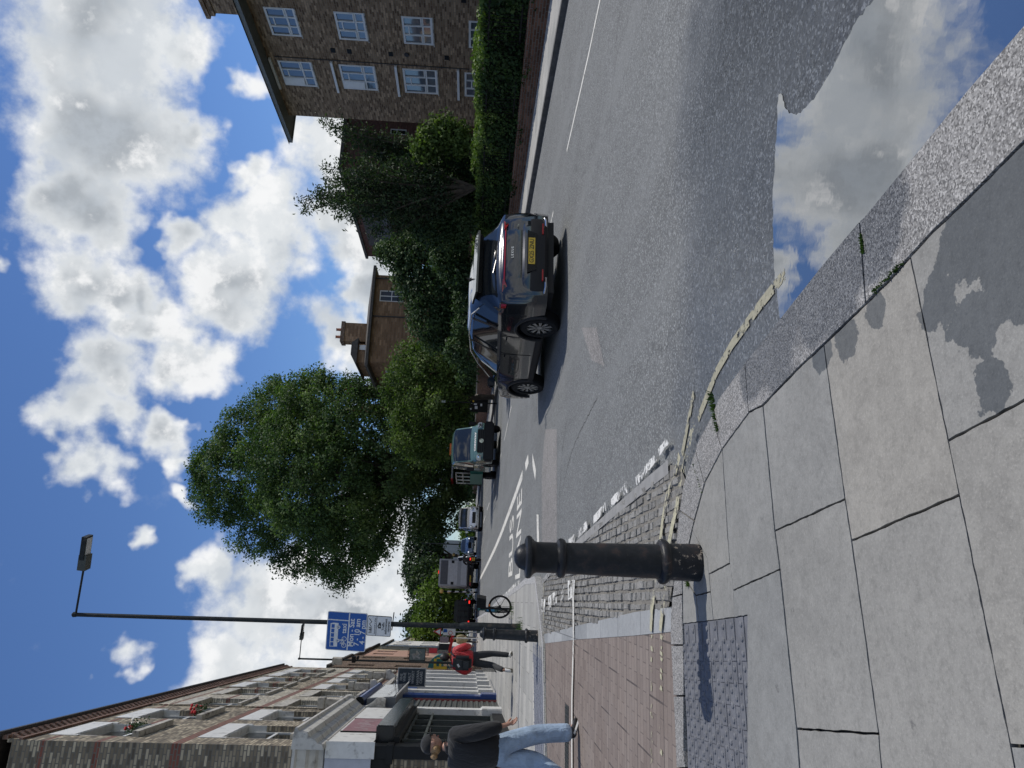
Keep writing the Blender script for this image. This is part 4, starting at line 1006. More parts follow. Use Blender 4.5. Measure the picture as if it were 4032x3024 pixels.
# ================================================================ TREES, HEDGE, PLANTS
rng = np.random.default_rng(11)
LM_BIG = leafmat('plane_leaf', (.027, .052, .020), (.062, .110, .038), (.15, .21, .075), .32, .35)
LM_LIGHT = leafmat('light_leaf', (.035, .060, .016), (.085, .135, .038), (.17, .23, .07), .35, .8)
LM_DARK = leafmat('dark_leaf', (.020, .040, .018), (.050, .088, .038), (.11, .165, .07), .22, .7)
LM_FEATH = leafmat('ash_leaf', (.018, .034, .02), (.038, .065, .034), (.075, .115, .055), .3, .8)
LM_FAR = leafmat('willow_leaf', (.05, .085, .015), (.10, .16, .03), (.17, .24, .06), .35, .3)
LM_FARD = leafmat('far_dark_leaf', (.02, .04, .02), (.045, .075, .035), (.09, .12, .06), .25, .3)
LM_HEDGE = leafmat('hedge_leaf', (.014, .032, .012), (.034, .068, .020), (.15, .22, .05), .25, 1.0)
M_BARK = plain('bark', (.055, .045, .036), .95, var=.4, bump=.8, bscale=14)
def leaves(cen, sz, outw, shade, aspect=.62, jit=.9):
    """rhombic leaf faces: centres, half-length, rough outward directions, shade per leaf"""
    n = len(cen)
    nrm = outw + rng.normal(0, jit, (n, 3)); nrm /= np.linalg.norm(nrm, axis=1, keepdims=True)+1e-9
    r = rng.normal(0, 1, (n, 3)); u = np.cross(nrm, r); u /= np.linalg.norm(u, axis=1, keepdims=True)+1e-9
    v = np.cross(nrm, u); s = (sz*rng.uniform(.6, 1.3, n))[:, None]
    fold = nrm*s*.25
    P = np.stack([cen-u*s, cen+v*s*aspect+fold, cen+u*s, cen-v*s*aspect+fold], 1).reshape(-1, 3)
    return P, np.repeat(shade, 1)
def leaf_obj(name, P, shade, m, parent=None, kind=None):
    n = len(P)//4; me = bpy.data.meshes.new(name)
    me.vertices.add(len(P)); me.vertices.foreach_set('co', P.ravel())
    me.loops.add(4*n); me.loops.foreach_set('vertex_index', np.arange(4*n))
    me.polygons.add(n); me.polygons.foreach_set('loop_start', np.arange(n)*4); me.polygons.foreach_set('loop_total', np.full(n, 4))
    me.update(); me.materials.append(m)
    a = me.attributes.new('shade', 'FLOAT', 'FACE'); a.data.foreach_set('value', shade.astype(np.float32))
    o = bpy.data.objects.new(name, me); C.objects.link(o)
    if parent: o.parent = parent
    if kind: o['kind'] = kind
    return o
def lobes_px(L_, Yd, flat=1.):
    out = []
    for q_ in L_:
        vx, vy, r = q_[:3]; dy = q_[3] if len(q_) > 3 else 0
        c = at(vx*K, vy*K, Yd+dy); out.append((np.array(c), r*K/F_*Yd))
    return out
def crown_pts(lobes, nclump, per, clump_r, inner=.35):
    vol = np.array([r**2 for _, r in lobes]); vol /= vol.sum(); pts, outs, sh = [], [], []
    for (c, r), f in zip(lobes, vol):
        n = max(3, int(nclump*f)); dd = rng.normal(0, 1, (n, 3)); dd /= np.linalg.norm(dd, axis=1, keepdims=True)
        rad = r*(1-rng.random(n)**1.6*inner)*rng.uniform(.90, 1.05, n); cc_ = c+dd*rad[:, None]
        ok = np.ones(n, bool)
        for c2, r2 in lobes:                          # drop what is deep inside another lobe
            if c2 is c: continue
            ok &= np.linalg.norm(cc_-c2, axis=1) > r2*.72
        cc_, dd = cc_[ok], dd[ok]
        for p, o_ in zip(cc_, dd):
            k = max(2, int(per*rng.uniform(.5, 1.4))); q_ = rng.normal(0, clump_r*.55, (k, 3)); q_[:, 2] *= .75
            pts.append(p+q_); outs.append(np.repeat((o_*.8+np.array([0, 0, .5]))[None], k, 0)); sh.append(np.full(k, rng.random())+rng.uniform(-.15, .15, k))
    return np.concatenate(pts), np.concatenate(outs), np.concatenate(sh)
def tree(name, label, lobes, base, nclump, per, clump_r, leaf, m, trunk_r, group=None, inner=.35, limbs=9, cat='tree', core=None):
    b = Vector(base); t = thing(name, label, cat, tuple(b), 0, group)
    bb = np.array(b)
    P, O_, S = crown_pts(lobes, nclump, per, clump_r, inner)
    Q, S2 = leaves(P-bb, leaf, O_, S)
    leaf_obj('crown', Q, S2, m, t)
    mb = MB(); cen = sum((Vector(c) for c, _ in lobes), Vector())/len(lobes)-b
    fork = Vector((cen.x*.35, cen.y*.35, max(1.2, cen.z*.45)))
    mb.tube([(0, 0, -.3), (0, 0, .25), fork*.5, fork], [trunk_r*1.35, trunk_r, trunk_r*.85, trunk_r*.7], M_BARK, 9)
    for c, r in (lobes if len(lobes) <= limbs else [lobes[i] for i in rng.choice(len(lobes), limbs, replace=False)]):
        e = Vector(c)-b; mid = fork.lerp(e, .5)+Vector((0, 0, r*.15)); mb.tube([fork*.96, mid, e, e+(e-fork).normalized()*r*.5], [trunk_r*.55, trunk_r*.3, trunk_r*.16, .01], M_BARK, 6)
        for k in range(3):
            e2 = e+Vector(tuple(rng.normal(0, r*.5, 3))); mb.tube([mid, e2], [trunk_r*.14, .008], M_BARK, 4)
    mb.build('trunk', t)
    return t
def gnd(vx, vy, Yd):
    p = at(vx*K, vy*K, Yd); return (p.x, Yd, gz(Yd)+.05)
BIG = [(510,1040,92),(545,955,85),(600,900,82,2),(680,885,82,-3),(765,905,85,-5),(565,1120,82),(640,1010,110,-6),(650,1165,80),(735,1190,78),(705,1065,115,-7),(785,1120,88,-3),(800,1000,110,-6),(860,965,85,-4),(870,1070,95,-3),(915,1030,80,-3),(930,1105,58),(960,1060,48,-2),(465,1005,50),(470,1080,50,2),(725,1238,36),(820,1165,48),(640,960,110,6),(760,1060,110,7),(860,1000,90,6),(975,1000,34),(660,845,36),(760,850,34)]
tree('plane_tree', 'huge round dark green plane tree towering over the road', lobes_px(BIG, 70), gnd(985, 1035, 70), 3800, 80, .72, .125, LM_BIG, .55, inner=.42, limbs=14)
T4 = [(885,778,42),(868,830,50,1),(895,900,55,1),(925,960,50,1),(955,860,50,-1),(885,950,36),(935,790,48,-1),(975,930,40),(915,850,55),(965,800,30),(985,880,24)]
tree('lime_tree', 'mid green tree with fine yellowish leaves leaning over the pavement beside the dark cabinet', lobes_px(T4, 42), gnd(1000, 855, 42), 1000, 34, .36, .08, LM_LIGHT, .16, inner=.5)
T3 = [(850,552,34),(886,600,40),(930,695,46),(925,560,60),(940,640,66),(985,700,42),(950,725,36),(832,545,20),(975,570,42),(1000,620,34),(880,540,36)]
tree('oak_tree', 'dark green leafy tree rising behind the black car', lobes_px(T3, 31), gnd(1015, 620, 31), 1300, 32, .33, .068, LM_DARK, .16, inner=.5)
T2 = [(935,485,52),(905,425,45),(960,425,60),(945,355,55),(905,365,40),(975,310,42),(990,385,48),(885,470,34),(990,470,45),(870,430,26)]
tree('holly_tree', 'very dark dense evergreen below the feathery ash tree', lobes_px(T2, 27.5), gnd(1015, 410, 27.5), 1300, 30, .30, .062, LM_DARK, .14, inner=.45)
T2b = [(935,300,32),(960,285,34),(985,305,30),(915,315,24)]
tree('elder_bush', 'small bright green bush against the corner of the brick flats', lobes_px(T2b, 25.5), gnd(1015, 295, 25.5), 330, 22, .24, .07, LM_LIGHT, .06, cat='bush', inner=.6)
T6 = [(925,520,24),(950,545,26),(985,560,28),(985,500,22)]
tree('laurel_bush', 'dark laurel bush at the gap in the railings', lobes_px([(960,560,30),(990,590,34),(985,530,26),(1005,650,26),(1000,710,24),(985,760,24),(1005,800,20)], 29), gnd(1020, 620, 29), 520, 22, .25, .07, LM_DARK, .06, cat='bush')
tree('privet_bush', 'dark shrub behind the wall under the mid green tree', lobes_px([(985,800,34),(1000,830,22),(985,760,30),(1000,740,22),(985,880,26),(990,900,22)], 44), gnd(1018, 800, 44), 520, 20, .3, .09, LM_DARK, .07, cat='bush')
# feathery ash: leaves strung along rising branches
def feathery(name, label, base, tips, m, Yd, dens=26, leaf=.055, spread=.16):
    b = Vector(base); t = thing(name, label, 'tree', tuple(b)); mb = MB(); pts = []; rr = random.Random(4)
    fork = Vector((0, 0, 1.6)); mb.tube([(0, 0, -.2), fork], [.11, .09], M_BARK, 8)
    for vx, vy, dy in tips:
        e = at(vx*K, vy*K, Yd+dy)-b; mid = fork.lerp(e, .5)+Vector((rr.uniform(-.3, .3), rr.uniform(-.3, .3), .35)); path = []
        for k in range(17):
            f = k/16; path.append(fork*(1-f)**2+mid*2*f*(1-f)+e*f*f)
        mb.tube(path, [.055*(1-f/16)+.006 for f in range(17)], M_BARK, 5)
        for k in range(4, 17):
            for j in range(5):
                d_ = Vector((rr.gauss(0, 1), rr.gauss(0, 1), rr.gauss(.35, .6))).normalized(); ln = rr.uniform(.25, .62)*(1.15-k/22); q_ = path[k]+d_*ln
                mb.tube([path[k], q_], [.008, .003], M_BARK, 3)
                for i in range(dens//3):
                    f = rr.random(); pts.append((path[k].lerp(q_, .25+.85*f), d_))
    cen = np.array([tuple(p+Vector((rr.gauss(0, spread*.5), rr.gauss(0, spread*.5), rr.gauss(0, spread*.5)))) for p, _ in pts]); ow = np.array([tuple(d_) for _, d_ in pts])
    Q, S = leaves(cen, leaf, ow, rng.random(len(cen)), .34); leaf_obj('crown', Q, S, m, t); mb.build('trunk', t); return t
feathery('ash_tree', 'tall thin ash tree with feathery branches against the clouds', gnd(1015, 405, 26), [(660,450,0),(690,405,.6),(655,432,-.5),(705,360,0),(740,340,.5),(725,420,-1),(760,480,0),(805,505,.5),(775,360,-1),(800,440,1),(780,400,0),(830,470,-.6),(840,400,.5),(850,350,0),(745,450,1),(712,385,1),(820,370,.8),(700,440,.3),(735,385,-.6),(850,500,.4),(865,440,0),(700,430,.8),(720,450,-.8),(735,470,.3),(760,445,-1.2),(770,420,1.2),(785,460,.4),(690,420,-.4),(750,400,.9),(765,380,-.9),(800,480,-.9),(815,455,.9)], LM_FEATH, 26, 26, .078, .20)
feathery('ash_sapling', 'slim arching ash sapling beside the dark red brick block', gnd(1000, 340, 27.5), [(702,258,0),(735,292,.4),(720,275,-.4),(765,312,0),(790,330,.5),(825,345,0),(850,335,.5),(800,345,0)], LM_FEATH, 27.5, 34, .07, .2)
# distant greenery up the road
tree('willow_tree', 'bright yellow green tree beyond the traffic', lobes_px([(950,1290,42),(935,1335,42),(962,1370,42),(985,1320,40),(918,1365,30),(985,1255,28),(925,1300,30),(985,1400,30),(960,1250,24)], 84), gnd(1010, 1320, 84), 620, 24, .8, .20, LM_FAR, .3)
tree('poplar_tree', 'thin topped grey green tree behind the lamp post', lobes_px([(905,1268,26),(920,1250,28),(890,1345,18),(905,1330,24),(895,1380,16),(930,1225,22)], 94), gnd(1012, 1300, 94), 330, 20, .8, .22, LM_FARD, .3)
tree('chestnut_tree', 'dark green tree standing over the pale villa', lobes_px([(905,1215,34),(925,1195,30),(900,1180,26),(950,1230,26),(930,1160,30),(890,1232,20)], 106), gnd(1012, 1200, 106), 430, 20, .9, .24, LM_FARD, .3)
def shrubline(name, label, lobes, m, leaf, ncl, cat='bush', group=None, cr=.3):
    base = (lobes[0][0][0], lobes[0][0][1], gz(lobes[0][0][1])); t = thing(name, label, cat, base, 0, group)
    P, O_, S = crown_pts(lobes, ncl, 22, cr, .5); Q, S2 = leaves(P-np.array(base), leaf, O_, S); leaf_obj('foliage', Q, S2, m, t)
    mb = MB()
    for k in range(5):
        c, r = lobes[k % len(lobes)]; p = Vector(c)-Vector(base); mb.tube([(p.x, p.y, gz(c[1])-base[2]-.1), tuple(p)], [.05, .02], M_BARK, 5)
    mb.build('stem', t); return t
def LS(s, t, z, r):
    p = W(s, t); return (np.array([p.x, p.y, gz(p.y)+z]), r)
shrubline('boundary_bush', 'dark bushes filling the far boundary under the plane tree', [LS(14.6+random.uniform(-.3, .8), 50+4*k, 1.2+random.random()*1.6, 1.7) for k in range(14)]+[LS(13.9, 50+4*k, .7, 1.0) for k in range(14)], LM_DARK, .16, 1400, cr=.5)
shrubline('green_hedge', 'light green clipped hedge in front of the pale villa', [LS(9.8, 92+2.4*k, .8, 1.5) for k in range(5)]+[LS(4+2.5*k, 108, .7, 1.5) for k in range(3)], LM_FAR, .2, 420, 'hedge', cr=.5)
# tall hedge above the garden wall
ha = A_+R(2.35); hp = W(13.9, 9, 0)
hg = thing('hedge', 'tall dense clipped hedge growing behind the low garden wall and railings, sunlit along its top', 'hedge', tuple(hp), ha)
n = 26000; y_ = rng.uniform(-1, 22.0, n); face = rng.random(n)
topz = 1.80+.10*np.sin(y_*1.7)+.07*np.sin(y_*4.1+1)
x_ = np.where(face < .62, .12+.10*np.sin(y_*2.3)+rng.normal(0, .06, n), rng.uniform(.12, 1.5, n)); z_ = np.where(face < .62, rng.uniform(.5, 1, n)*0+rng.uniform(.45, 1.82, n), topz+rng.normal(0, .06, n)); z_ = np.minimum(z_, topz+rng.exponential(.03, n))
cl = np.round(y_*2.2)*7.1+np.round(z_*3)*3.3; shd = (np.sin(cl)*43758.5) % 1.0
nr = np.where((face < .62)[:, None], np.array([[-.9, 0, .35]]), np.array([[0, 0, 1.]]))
Q, S = leaves(np.stack([x_, y_, z_], 1), .062, nr, np.where(face < .62, shd*.5+rng.random(n)*.2+np.clip((z_-1.5)*1.6, 0, .5), .75+rng.random(n)*.4), jit=.6); leaf_obj('foliage', Q, S, LM_HEDGE, hg)  # leaves lighter towards and along the top: the sunlit band put into their colour
mb = MB(); mb.box(.36, 1.35, -1, 21.8, 0, 1.66, plain('hedge_core', (.012, .018, .008), .95)); mb.build('inner_core', hg)  # solid dark box filling the hedge behind its leaves
# weeds in the joints
LM_GR = leafmat('weed', (.03, .06, .015), (.07, .13, .03), (.15, .2, .06), .3, 5)
def tuft(name, label, vx, vy, z, n_, h, r, cat='weed', wander=None):
    X, Y = G(vx, vy, z); t = thing(name, label, cat, (X, Y, gz(Y)+z)); mb = MB(); rr = random.Random(int(vx))
    for k in range(n_):
        a = rr.uniform(0, 6.28); d_ = Vector((math.cos(a), math.sin(a), 0)); o_ = Vector((rr.gauss(0, r), rr.gauss(0, r), 0))
        if wander: f = rr.uniform(-.5, .5); o_ = Vector((wander[0]*f+rr.gauss(0, r*.3), wander[1]*f+rr.gauss(0, r*.3), 0))
        ln = h*rr.uniform(.5, 1.2); s_ = Vector((-d_.y, d_.x, 0))*.0035
        tip = o_+d_*ln*rr.uniform(.2, .7)+Vector((0, 0, ln)); mid = o_+(tip-o_)*.5+Vector((0, 0, ln*.15))
        mb.add([o_-s_, o_+s_, mid+s_*.8, tip, mid-s_*.8], [(0, 1, 2, 4), (4, 2, 3)], LM_GR)
    mb.build('blades', t); return t
def kdir(a, b, z=.12): return (Vector(G(*b, z))-Vector(G(*a, z)))
tuft('grass_tuft', 'grass tuft sprouting between two kerb stones near the yellow line', 2822, 1625, .11, 150, .035, .02, wander=kdir((2806, 1590), (2840, 1750)))
tuft('grass_tuft', 'small weeds in the joint of the kerb next to the ramp', 2755, 1880, .11, 60, .022, .015, wander=kdir((2740, 1790), (2776, 1900)))
tuft('moss_strip', 'moss growing along the kerb joint beside the puddle', 3396, 960, .124, 90, .010, .01, 'moss', wander=kdir((3390, 930), (3400, 1000)))
tuft('moss_strip', 'moss at the corner where kerb stones meet the wet slab', 3500, 1095, .12, 110, .012, .01, 'moss', wander=kdir((3440, 1160), (3560, 1040)))
tuft('grass_tuft', 'weeds growing at the foot of the signed lamp post', 2056, 2470, .12, 90, .16, .12)
tuft('grass_tuft', 'weeds by the hire bicycle wheel', 2022, 2405, .12, 60, .12, .12)
tuft('grass_tuft', 'tiny weeds at the foot of the near bollard', 2712, 2300, .12, 30, .022, .012)
# ================================================================ VEHICLES
def carpaint(name, col, metal=.35, rough=.28):
    m, q = newmat(name)
    fl = q.noise(q('NewGeometry', out=0), 900, 1)
    dirt = q.noise(q('NewGeometry', out=0), 3., 5)
    c = q.mix(q.math('MULTIPLY', q.ss(dirt, .5, .8), .25), col, tuple(x*.5+.05 for x in col))
    finish(q, q('BsdfPrincipled', {'Base Color': c, 'Metallic': metal, 'Roughness': q.math('MULTIPLY_ADD', dirt, .15, rough-.07), 'Coat Weight': 1., 'Coat Roughness': .03})); return m
P_DARK = carpaint('graphite_car_paint', (.009, .012, .018), .3, .14)
P_GREEN = carpaint('pale_green_van_paint', (.085, .155, .13), .2)
P_GRN2 = plain('green_tipper_panel', (.02, .14, .11), .5)
P_SILV = carpaint('silver_van_paint', (.50, .52, .54), .6)
P_BLUE = carpaint('blue_suv_paint', (.10, .15, .24), .5)
P_WHT = carpaint('white_van_paint', (.70, .71, .70), .0)
P_BLK = carpaint('black_car_paint', (.012, .013, .015), .2)
M_TYRE = plain('tyre_rubber', (.012, .012, .013), .85, spec=.25, bump=.3)
M_RIM = plain('alloy_rim', (.33, .34, .35), .28, .8)
M_RIMD = plain('dark_alloy', (.05, .052, .055), .35, .6)
M_TRIM = plain('black_plastic_trim', (.012, .012, .014), .55, spec=.3)
M_CHROME = plain('chrome_trim', (.62, .63, .64), .12, 1.0, var=.03)
M_CARG = glass('car_glass', (.012, .015, .018), .03, 1.75)
M_REDL = plain('red_lamp_lens', (.30, .008, .012), .12, coat=.6)
M_REDON = emis('lit_tail_lamp', (.9, .03, .02), 1.2)
M_CLEAR = plain('clear_lamp_lens', (.55, .57, .58), .1, coat=.6)
M_LED = emis('lit_headlamp', (.9, .95, 1.0), 1.6)
M_PLY = plain('yellow_plate', (.62, .42, .04), .45, var=.03); M_PLW = plain('white_plate', (.66, .66, .62), .45, var=.03)
M_INK = plain('plate_black', (.01, .01, .01), .5)
M_ORANGE = plain('amber_light_bar', (.6, .14, .01), .3)

def lerp_prof(prof, y):
    for a, b in zip(prof, prof[1:]):
        if y <= b[0]:
            f = (y-a[0])/(b[0]-a[0]); f = f*f*(3-2*f)*.35+f*.65
            return [a[i]+(b[i]-a[i])*f for i in range(1, len(a))]
    return list(prof[-1][1:])
def car_body(parent, prof, wheels, R_arch, glass_y, ws, rw, paint, zb=.30, n=74, zwc=.34, claddingm=None):
    """lofted body; prof rows (y, ztop, zbelt, halfw, roofhalfw). glass between belt and roof in glass_y; ws/rw = windscreen / rear window y ranges"""
    y0, y1 = prof[0][0], prof[-1][0]; ys = set(np.linspace(y0, y1, n))
    for wy in wheels:
        for k in range(-9, 10): ys.add(wy+k*R_arch/9)
    for v in (*glass_y, *(ws or ()), *(rw or ())): ys.add(v)
    ys = sorted(y for y in ys if y0 <= y <= y1); yy = [ys[0]]
    for y in ys[1:]:
        if y-yy[-1] > .012: yy.append(y)
    rows = []
    for y in yy:
        zt, zbt, w_, rw_ = lerp_prof(prof, y)
        low = zb
        for wy in wheels:
            if abs(y-wy) < R_arch: low = max(low, zwc+math.sqrt(max(0, R_arch**2-(y-wy)**2)))
        gh = max(0., zt-zbt)
        top = zbt+gh
        lo2 = min(low, zbt-.12)
        mid = max(lo2+.02, .58)
        rows.append([(0, zb+.02), (w_*.80, max(zb, lo2-.03) if lo2 > zb+.01 else zb), (w_*.985, lo2+.005), (w_, lo2+.03 if lo2+.03 > .45 else .45), (w_*1.0, max(lo2+.05, .66)), (w_*.985, zbt-.10 if zbt-.10 > lo2+.06 else lo2+.06), (w_*.955, zbt),
                     (rw_+.012, top-.10*min(1, gh/.4)), (rw_-.05, top-.035*min(1, gh/.3)), (rw_*.72, top), (rw_*.35, top+.018), (0, top+.022)])
    NP = len(rows[0])
    vs = []; 
    for y, r in zip(yy, rows):
        for x, z in r: vs.append((x, y, z))
        for x, z in r[1:-1]: vs.append((-x, y, z))
    per = NP+NP-2
    def idx(i, k, s): return i*per+k if s > 0 or k in (0, NP-1) else i*per+NP+k-1
    body, gl = [], []
    for i in range(len(yy)-1):
        ym = (yy[i]+yy[i+1])/2
        for k in range(NP-1):
            for s in (1, -1):
                f = (idx(i, k, s), idx(i, k+1, s), idx(i+1, k+1, s), idx(i+1, k, s)); f = tuple(dict.fromkeys(f))
                zt, zbt, _, _ = lerp_prof(prof, ym)
                g = (k == 6 and glass_y[0] < ym < glass_y[1] and zt-zbt > .10) or (k >= 8 and ((ws and ws[0] < ym < ws[1]) or (rw and rw[0] < ym < rw[1])))
                (gl if g else body).append(f)
    caps = [[idx(e, k, 1) for k in range(NP)]+[idx(e, k, -1) for k in range(NP-2, 0, -1)] for e in (0, len(yy)-1)]
    mb = MB(); mb.add(vs, body+caps, paint, True); b = mb.build('body', parent, autos=35)
    mb = MB(); mb.add(vs, gl, M_CARG, True); g = mb.build('windows', parent, autos=50)
    bm_ = bmesh.new(); bm_.from_mesh(g.data); bmesh.ops.delete(bm_, geom=[v for v in bm_.verts if not v.link_faces], context='VERTS'); bm_.to_mesh(g.data); bm_.free()
    return b, g
def wheel(parent, x, y, r, w_, spokes=7, rim=M_RIM, dual=False, face=None):
    sx = 1 if x > 0 else -1
    mb = MB(); prof = [(r*.66, -w_/2), (r*.9, -w_/2), (r*.985, -w_*.38), (r, -w_*.2), (r, w_*.2), (r*.985, w_*.38), (r*.9, w_/2), (r*.66, w_/2)]
    mb.lathe(prof, M_TYRE, 28, (x-sx*w_/2, y, r), 'x', cap=False); o = mb.build('wheel', parent)
    mb = MB(); xc = x-sx*.03
    mb.lathe([(r*.70, -.01), (r*.70, .012), (r*.64, .015), (r*.62, -.01)], rim, 28, (xc, y, r), 'x', cap=False); mb.lathe([(r*.66, -.02), (.001, -.02)], M_BLACKP, 20, (x-sx*.09, y, r), 'x')
    for k in range(spokes):
        for da in (-.09, .09):
            a = 2*math.pi*k/spokes+da; p = Vector((xc, y+math.cos(a)*r*.66, r+math.sin(a)*r*.66)); c = Vector((xc, y+math.cos(a-da)*r*.13, r+math.sin(a-da)*r*.13))
            d_ = (p-c).normalized(); mb.obox((p+c)/2, d_*(p-c).length/2, (.01, 0, 0), Vector((1, 0, 0)).cross(d_)*.012, rim)
    mb.lathe([(.001, .02), (r*.14, .015), (r*.15, -.01)], rim, 12, (xc, y, r), 'x'); mb.build('rim', o); return o
def plate(parent, txt, loc, xa, ya, m, w_=.52, h=.11):
    o = MB(); o.box(-w_/2, w_/2, -h/2, h/2, -.006, 0, m, 0); p = o.build('number_plate', parent); orient(p, loc, xa, ya)
    t = text_mesh(txt, h*.95, .001, M_INK, 'plate_lettering', p, bold=.0012); bb = [v.co.x for v in t.data.vertices]; wd_ = max(bb)-min(bb)
    for v in t.data.vertices: v.co.x *= w_*.9/wd_
    t.location = (0, 0, .002); return p
X_, Y_, Z_ = Vector((1, 0, 0)), Vector((0, 1, 0)), Vector((0, 0, 1))

# ---- the dark SUV turning across the road
hd = R(23.4); hc = thing('suv', 'glossy dark graphite SUV seen from behind in the road with yellow rear plate', 'car', (1.30, 14.62, gz(14)+.0), hd)
pr = [(-2.30, .80, .60, .80, .66), (-2.27, 1.00, .86, .87, .70), (-2.19, 1.10, 1.05, .905, .72), (-2.10, 1.16, 1.09, .915, .70), (-1.72, 1.53, 1.10, .93, .625), (-1.2, 1.615, 1.085, .94, .62), (-.4, 1.64, 1.06, .935, .62), (.25, 1.60, 1.04, .93, .62), (.62, 1.46, 1.03, .93, .645), (1.12, 1.13, 1.01, .925, .70), (1.5, 1.06, .97, .92, .68), (2.0, .98, .90, .89, .64), (2.25, .86, .78, .80, .58), (2.36, .68, .60, .62, .45)]
WY = (-1.345, 1.345)
b_, g_w = car_body(hc, pr, WY, .405, (-1.85, .98), (.64, 1.10), (-2.08, -1.74), P_DARK, zwc=.35)
for y in WY:
    for sx in (-1, 1):
        wheel(hc, sx*.925, y, .35, .235, 10)
        mb = MB(); pts = []
        for k in range(17):
            a = math.pi*(k/16)*1.12-.06*math.pi; pts.append((sx*.925, y+math.cos(a)*.425, .35+math.sin(a)*.425))
        mb.tube(pts, .032, M_TRIM, 6); mb.build('arch_moulding', hc)
mb = MB()
for sx in (-1, 1): mb.box(sx*.90-.04, sx*.90+.04, -.93, .93, .27, .40, M_TRIM, .02)
mb.build('sill', hc)
mb = MB(); mb.box(-.70, .70, -2.25, 2.2, .20, .34, M_TRIM); mb.build('underside', hc)
def curved(name, parent, xw, zs, m, kx=.17, nx=16, thick=.03, yo=0.):
    """panel wrapped round the tail: zs = [(z, y at centre, half-width)]"""
    mb = MB(); vs = []
    for dy in (0, thick):
        for z, y, hw in zs:
            for i in range(nx+1):
                x = hw*(2*i/nx-1); vs.append((x, y+yo+kx*(abs(x)/.88)**3.2+dy, z))
    n = len(zs); w_ = nx+1; fs = []
    for L_ in (0, n*w_):
        for j in range(n-1):
            for i in range(nx): fs.append((L_+j*w_+i, L_+j*w_+i+1, L_+(j+1)*w_+i+1, L_+(j+1)*w_+i))
    for j in range(n-1):
        for i in (0, nx): fs.append((j*w_+i, (j+1)*w_+i, n*w_+(j+1)*w_+i, n*w_+j*w_+i))
    for i in range(nx):
        for j in (0, n-1): fs.append((j*w_+i, j*w_+i+1, n*w_+j*w_+i+1, n*w_+j*w_+i))
    mb.add(vs, fs, m, True); return mb.build(name, parent, autos=30)
bp = curved('rear_bumper', hc, 1, [(.30, -2.30, .84), (.36, -2.36, .87), (.50, -2.375, .885), (.64, -2.375, .885), (.70, -2.365, .88), (.735, -2.335, .875)], P_DARK)
curved('bumper_insert', bp, 1, [(.31, -2.335, .80), (.36, -2.385, .82), (.46, -2.392, .82), (.56, -2.392, .80), (.60, -2.386, .78)], M_TRIM, thick=.01)
mb = MB(); mb.prism([(-.42, -2.395, .66), (.42, -2.395, .66), (.36, -2.395, .50), (-.36, -2.395, .50)], (0, .02, 0), M_BLACKG); mb.build('plate_recess', bp)
mb = MB()
for sx in (-1, 1): mb.tube([(sx*.50, -2.385, .345), (sx*.66, -2.345, .345), (sx*.80, -2.26, .37), (sx*.84, -2.235, .44), (sx*.835, -2.245, .56)], .018, M_CHROME, 6)
mb.build('bumper_trim', bp)
for sx in (-1, 1): mb = MB(); mb.box(sx*.46-.11, sx*.46+.11, -2.402, -2.37, .385, .412, M_REDL, .006); mb.build('rear_reflector', bp)
plate(hc, 'GX25 ZNU', (0, -2.405, .585), X_, Z_, M_PLY)
# tailgate skin, light bar, lamps
curved('tailgate', hc, 1, [(.745, -2.325, .86), (.80, -2.325, .87), (.88, -2.312, .875), (.96, -2.285, .88), (1.02, -2.27, .875), (1.07, -2.245, .85), (1.10, -2.20, .82)], P_DARK, thick=.05)
curved('light_bar', hc, 1, [(1.018, -2.288, .80), (1.028, -2.292, .80), (1.042, -2.286, .80)], M_REDL, thick=.01)
for sx in (-1, 1):
    mb = MB(); n_ = 8; top_, bot_ = [], []
    for k in range(n_+1):
        x = .50+.42*k/n_; y = -2.295+.17*(x/.88)**3.2-.012; f = k/n_
        top_.append((sx*x, y+.03*f, 1.055+.01*f)); bot_.append((sx*x, y, 1.035-.085*min(1, f*2.2)+.035*max(0, f-.7)*3))
    mb.prism(top_+bot_[::-1], (0, .06, 0), M_REDL) if False else None
    vs = top_+bot_+[(a_, b_+.07, c_) for a_, b_, c_ in top_+bot_]; m_ = n_+1; fs = []
    for k in range(n_): fs += [(k, k+1, m_+k+1, m_+k), (2*m_+k, 2*m_+k+1, k+1, k), (m_+k, m_+k+1, 3*m_+k+1, 3*m_+k)]
    fs += [(0, m_, 3*m_, 2*m_), (n_, 2*m_+n_, 3*m_+n_, m_+n_)]
    mb.add(vs, fs, M_REDL, True); tl = mb.build('tail_lamp', hc)
    mb = MB(); vs = []
    for k in range(2, n_): 
        t_, b_ = Vector(top_[k]), Vector(bot_[k]); vs += [t_.lerp(b_, .22)+Vector((0, -.006, 0)), t_.lerp(b_, .70)+Vector((0, -.006, 0))]
    mb.add(vs, [(2*k, 2*k+2, 2*k+3, 2*k+1) for k in range(len(vs)//2-1)], plain('smoked_lens', (.03, .012, .012), .15) if 'smoked_lens' not in MATS else MATS['smoked_lens']); mb.build('lamp_inner', tl)
mb = MB(); mb.prism([(-.66, -1.66, 1.56), (.66, -1.66, 1.56), (.62, -2.02, 1.50), (-.62, -2.02, 1.50)], (0, 0, -.035), P_BLK); mb.prism([(-.60, -1.98, 1.475), (.60, -1.98, 1.475), (.58, -1.90, 1.40), (-.58, -1.90, 1.40)], (0, -.01, .0), M_BLACKG); mb.build('spoiler', hc)
mb = MB(); mb.tube([(-.02, -2.10, 1.17), (-.28, -2.085, 1.215)], .012, M_BLACKG, 6); mb.lathe([(.03, -.02), (.03, .03)], M_BLACKG, 8, (0, -2.10, 1.165), 'y'); mb.build('rear_wiper', hc)
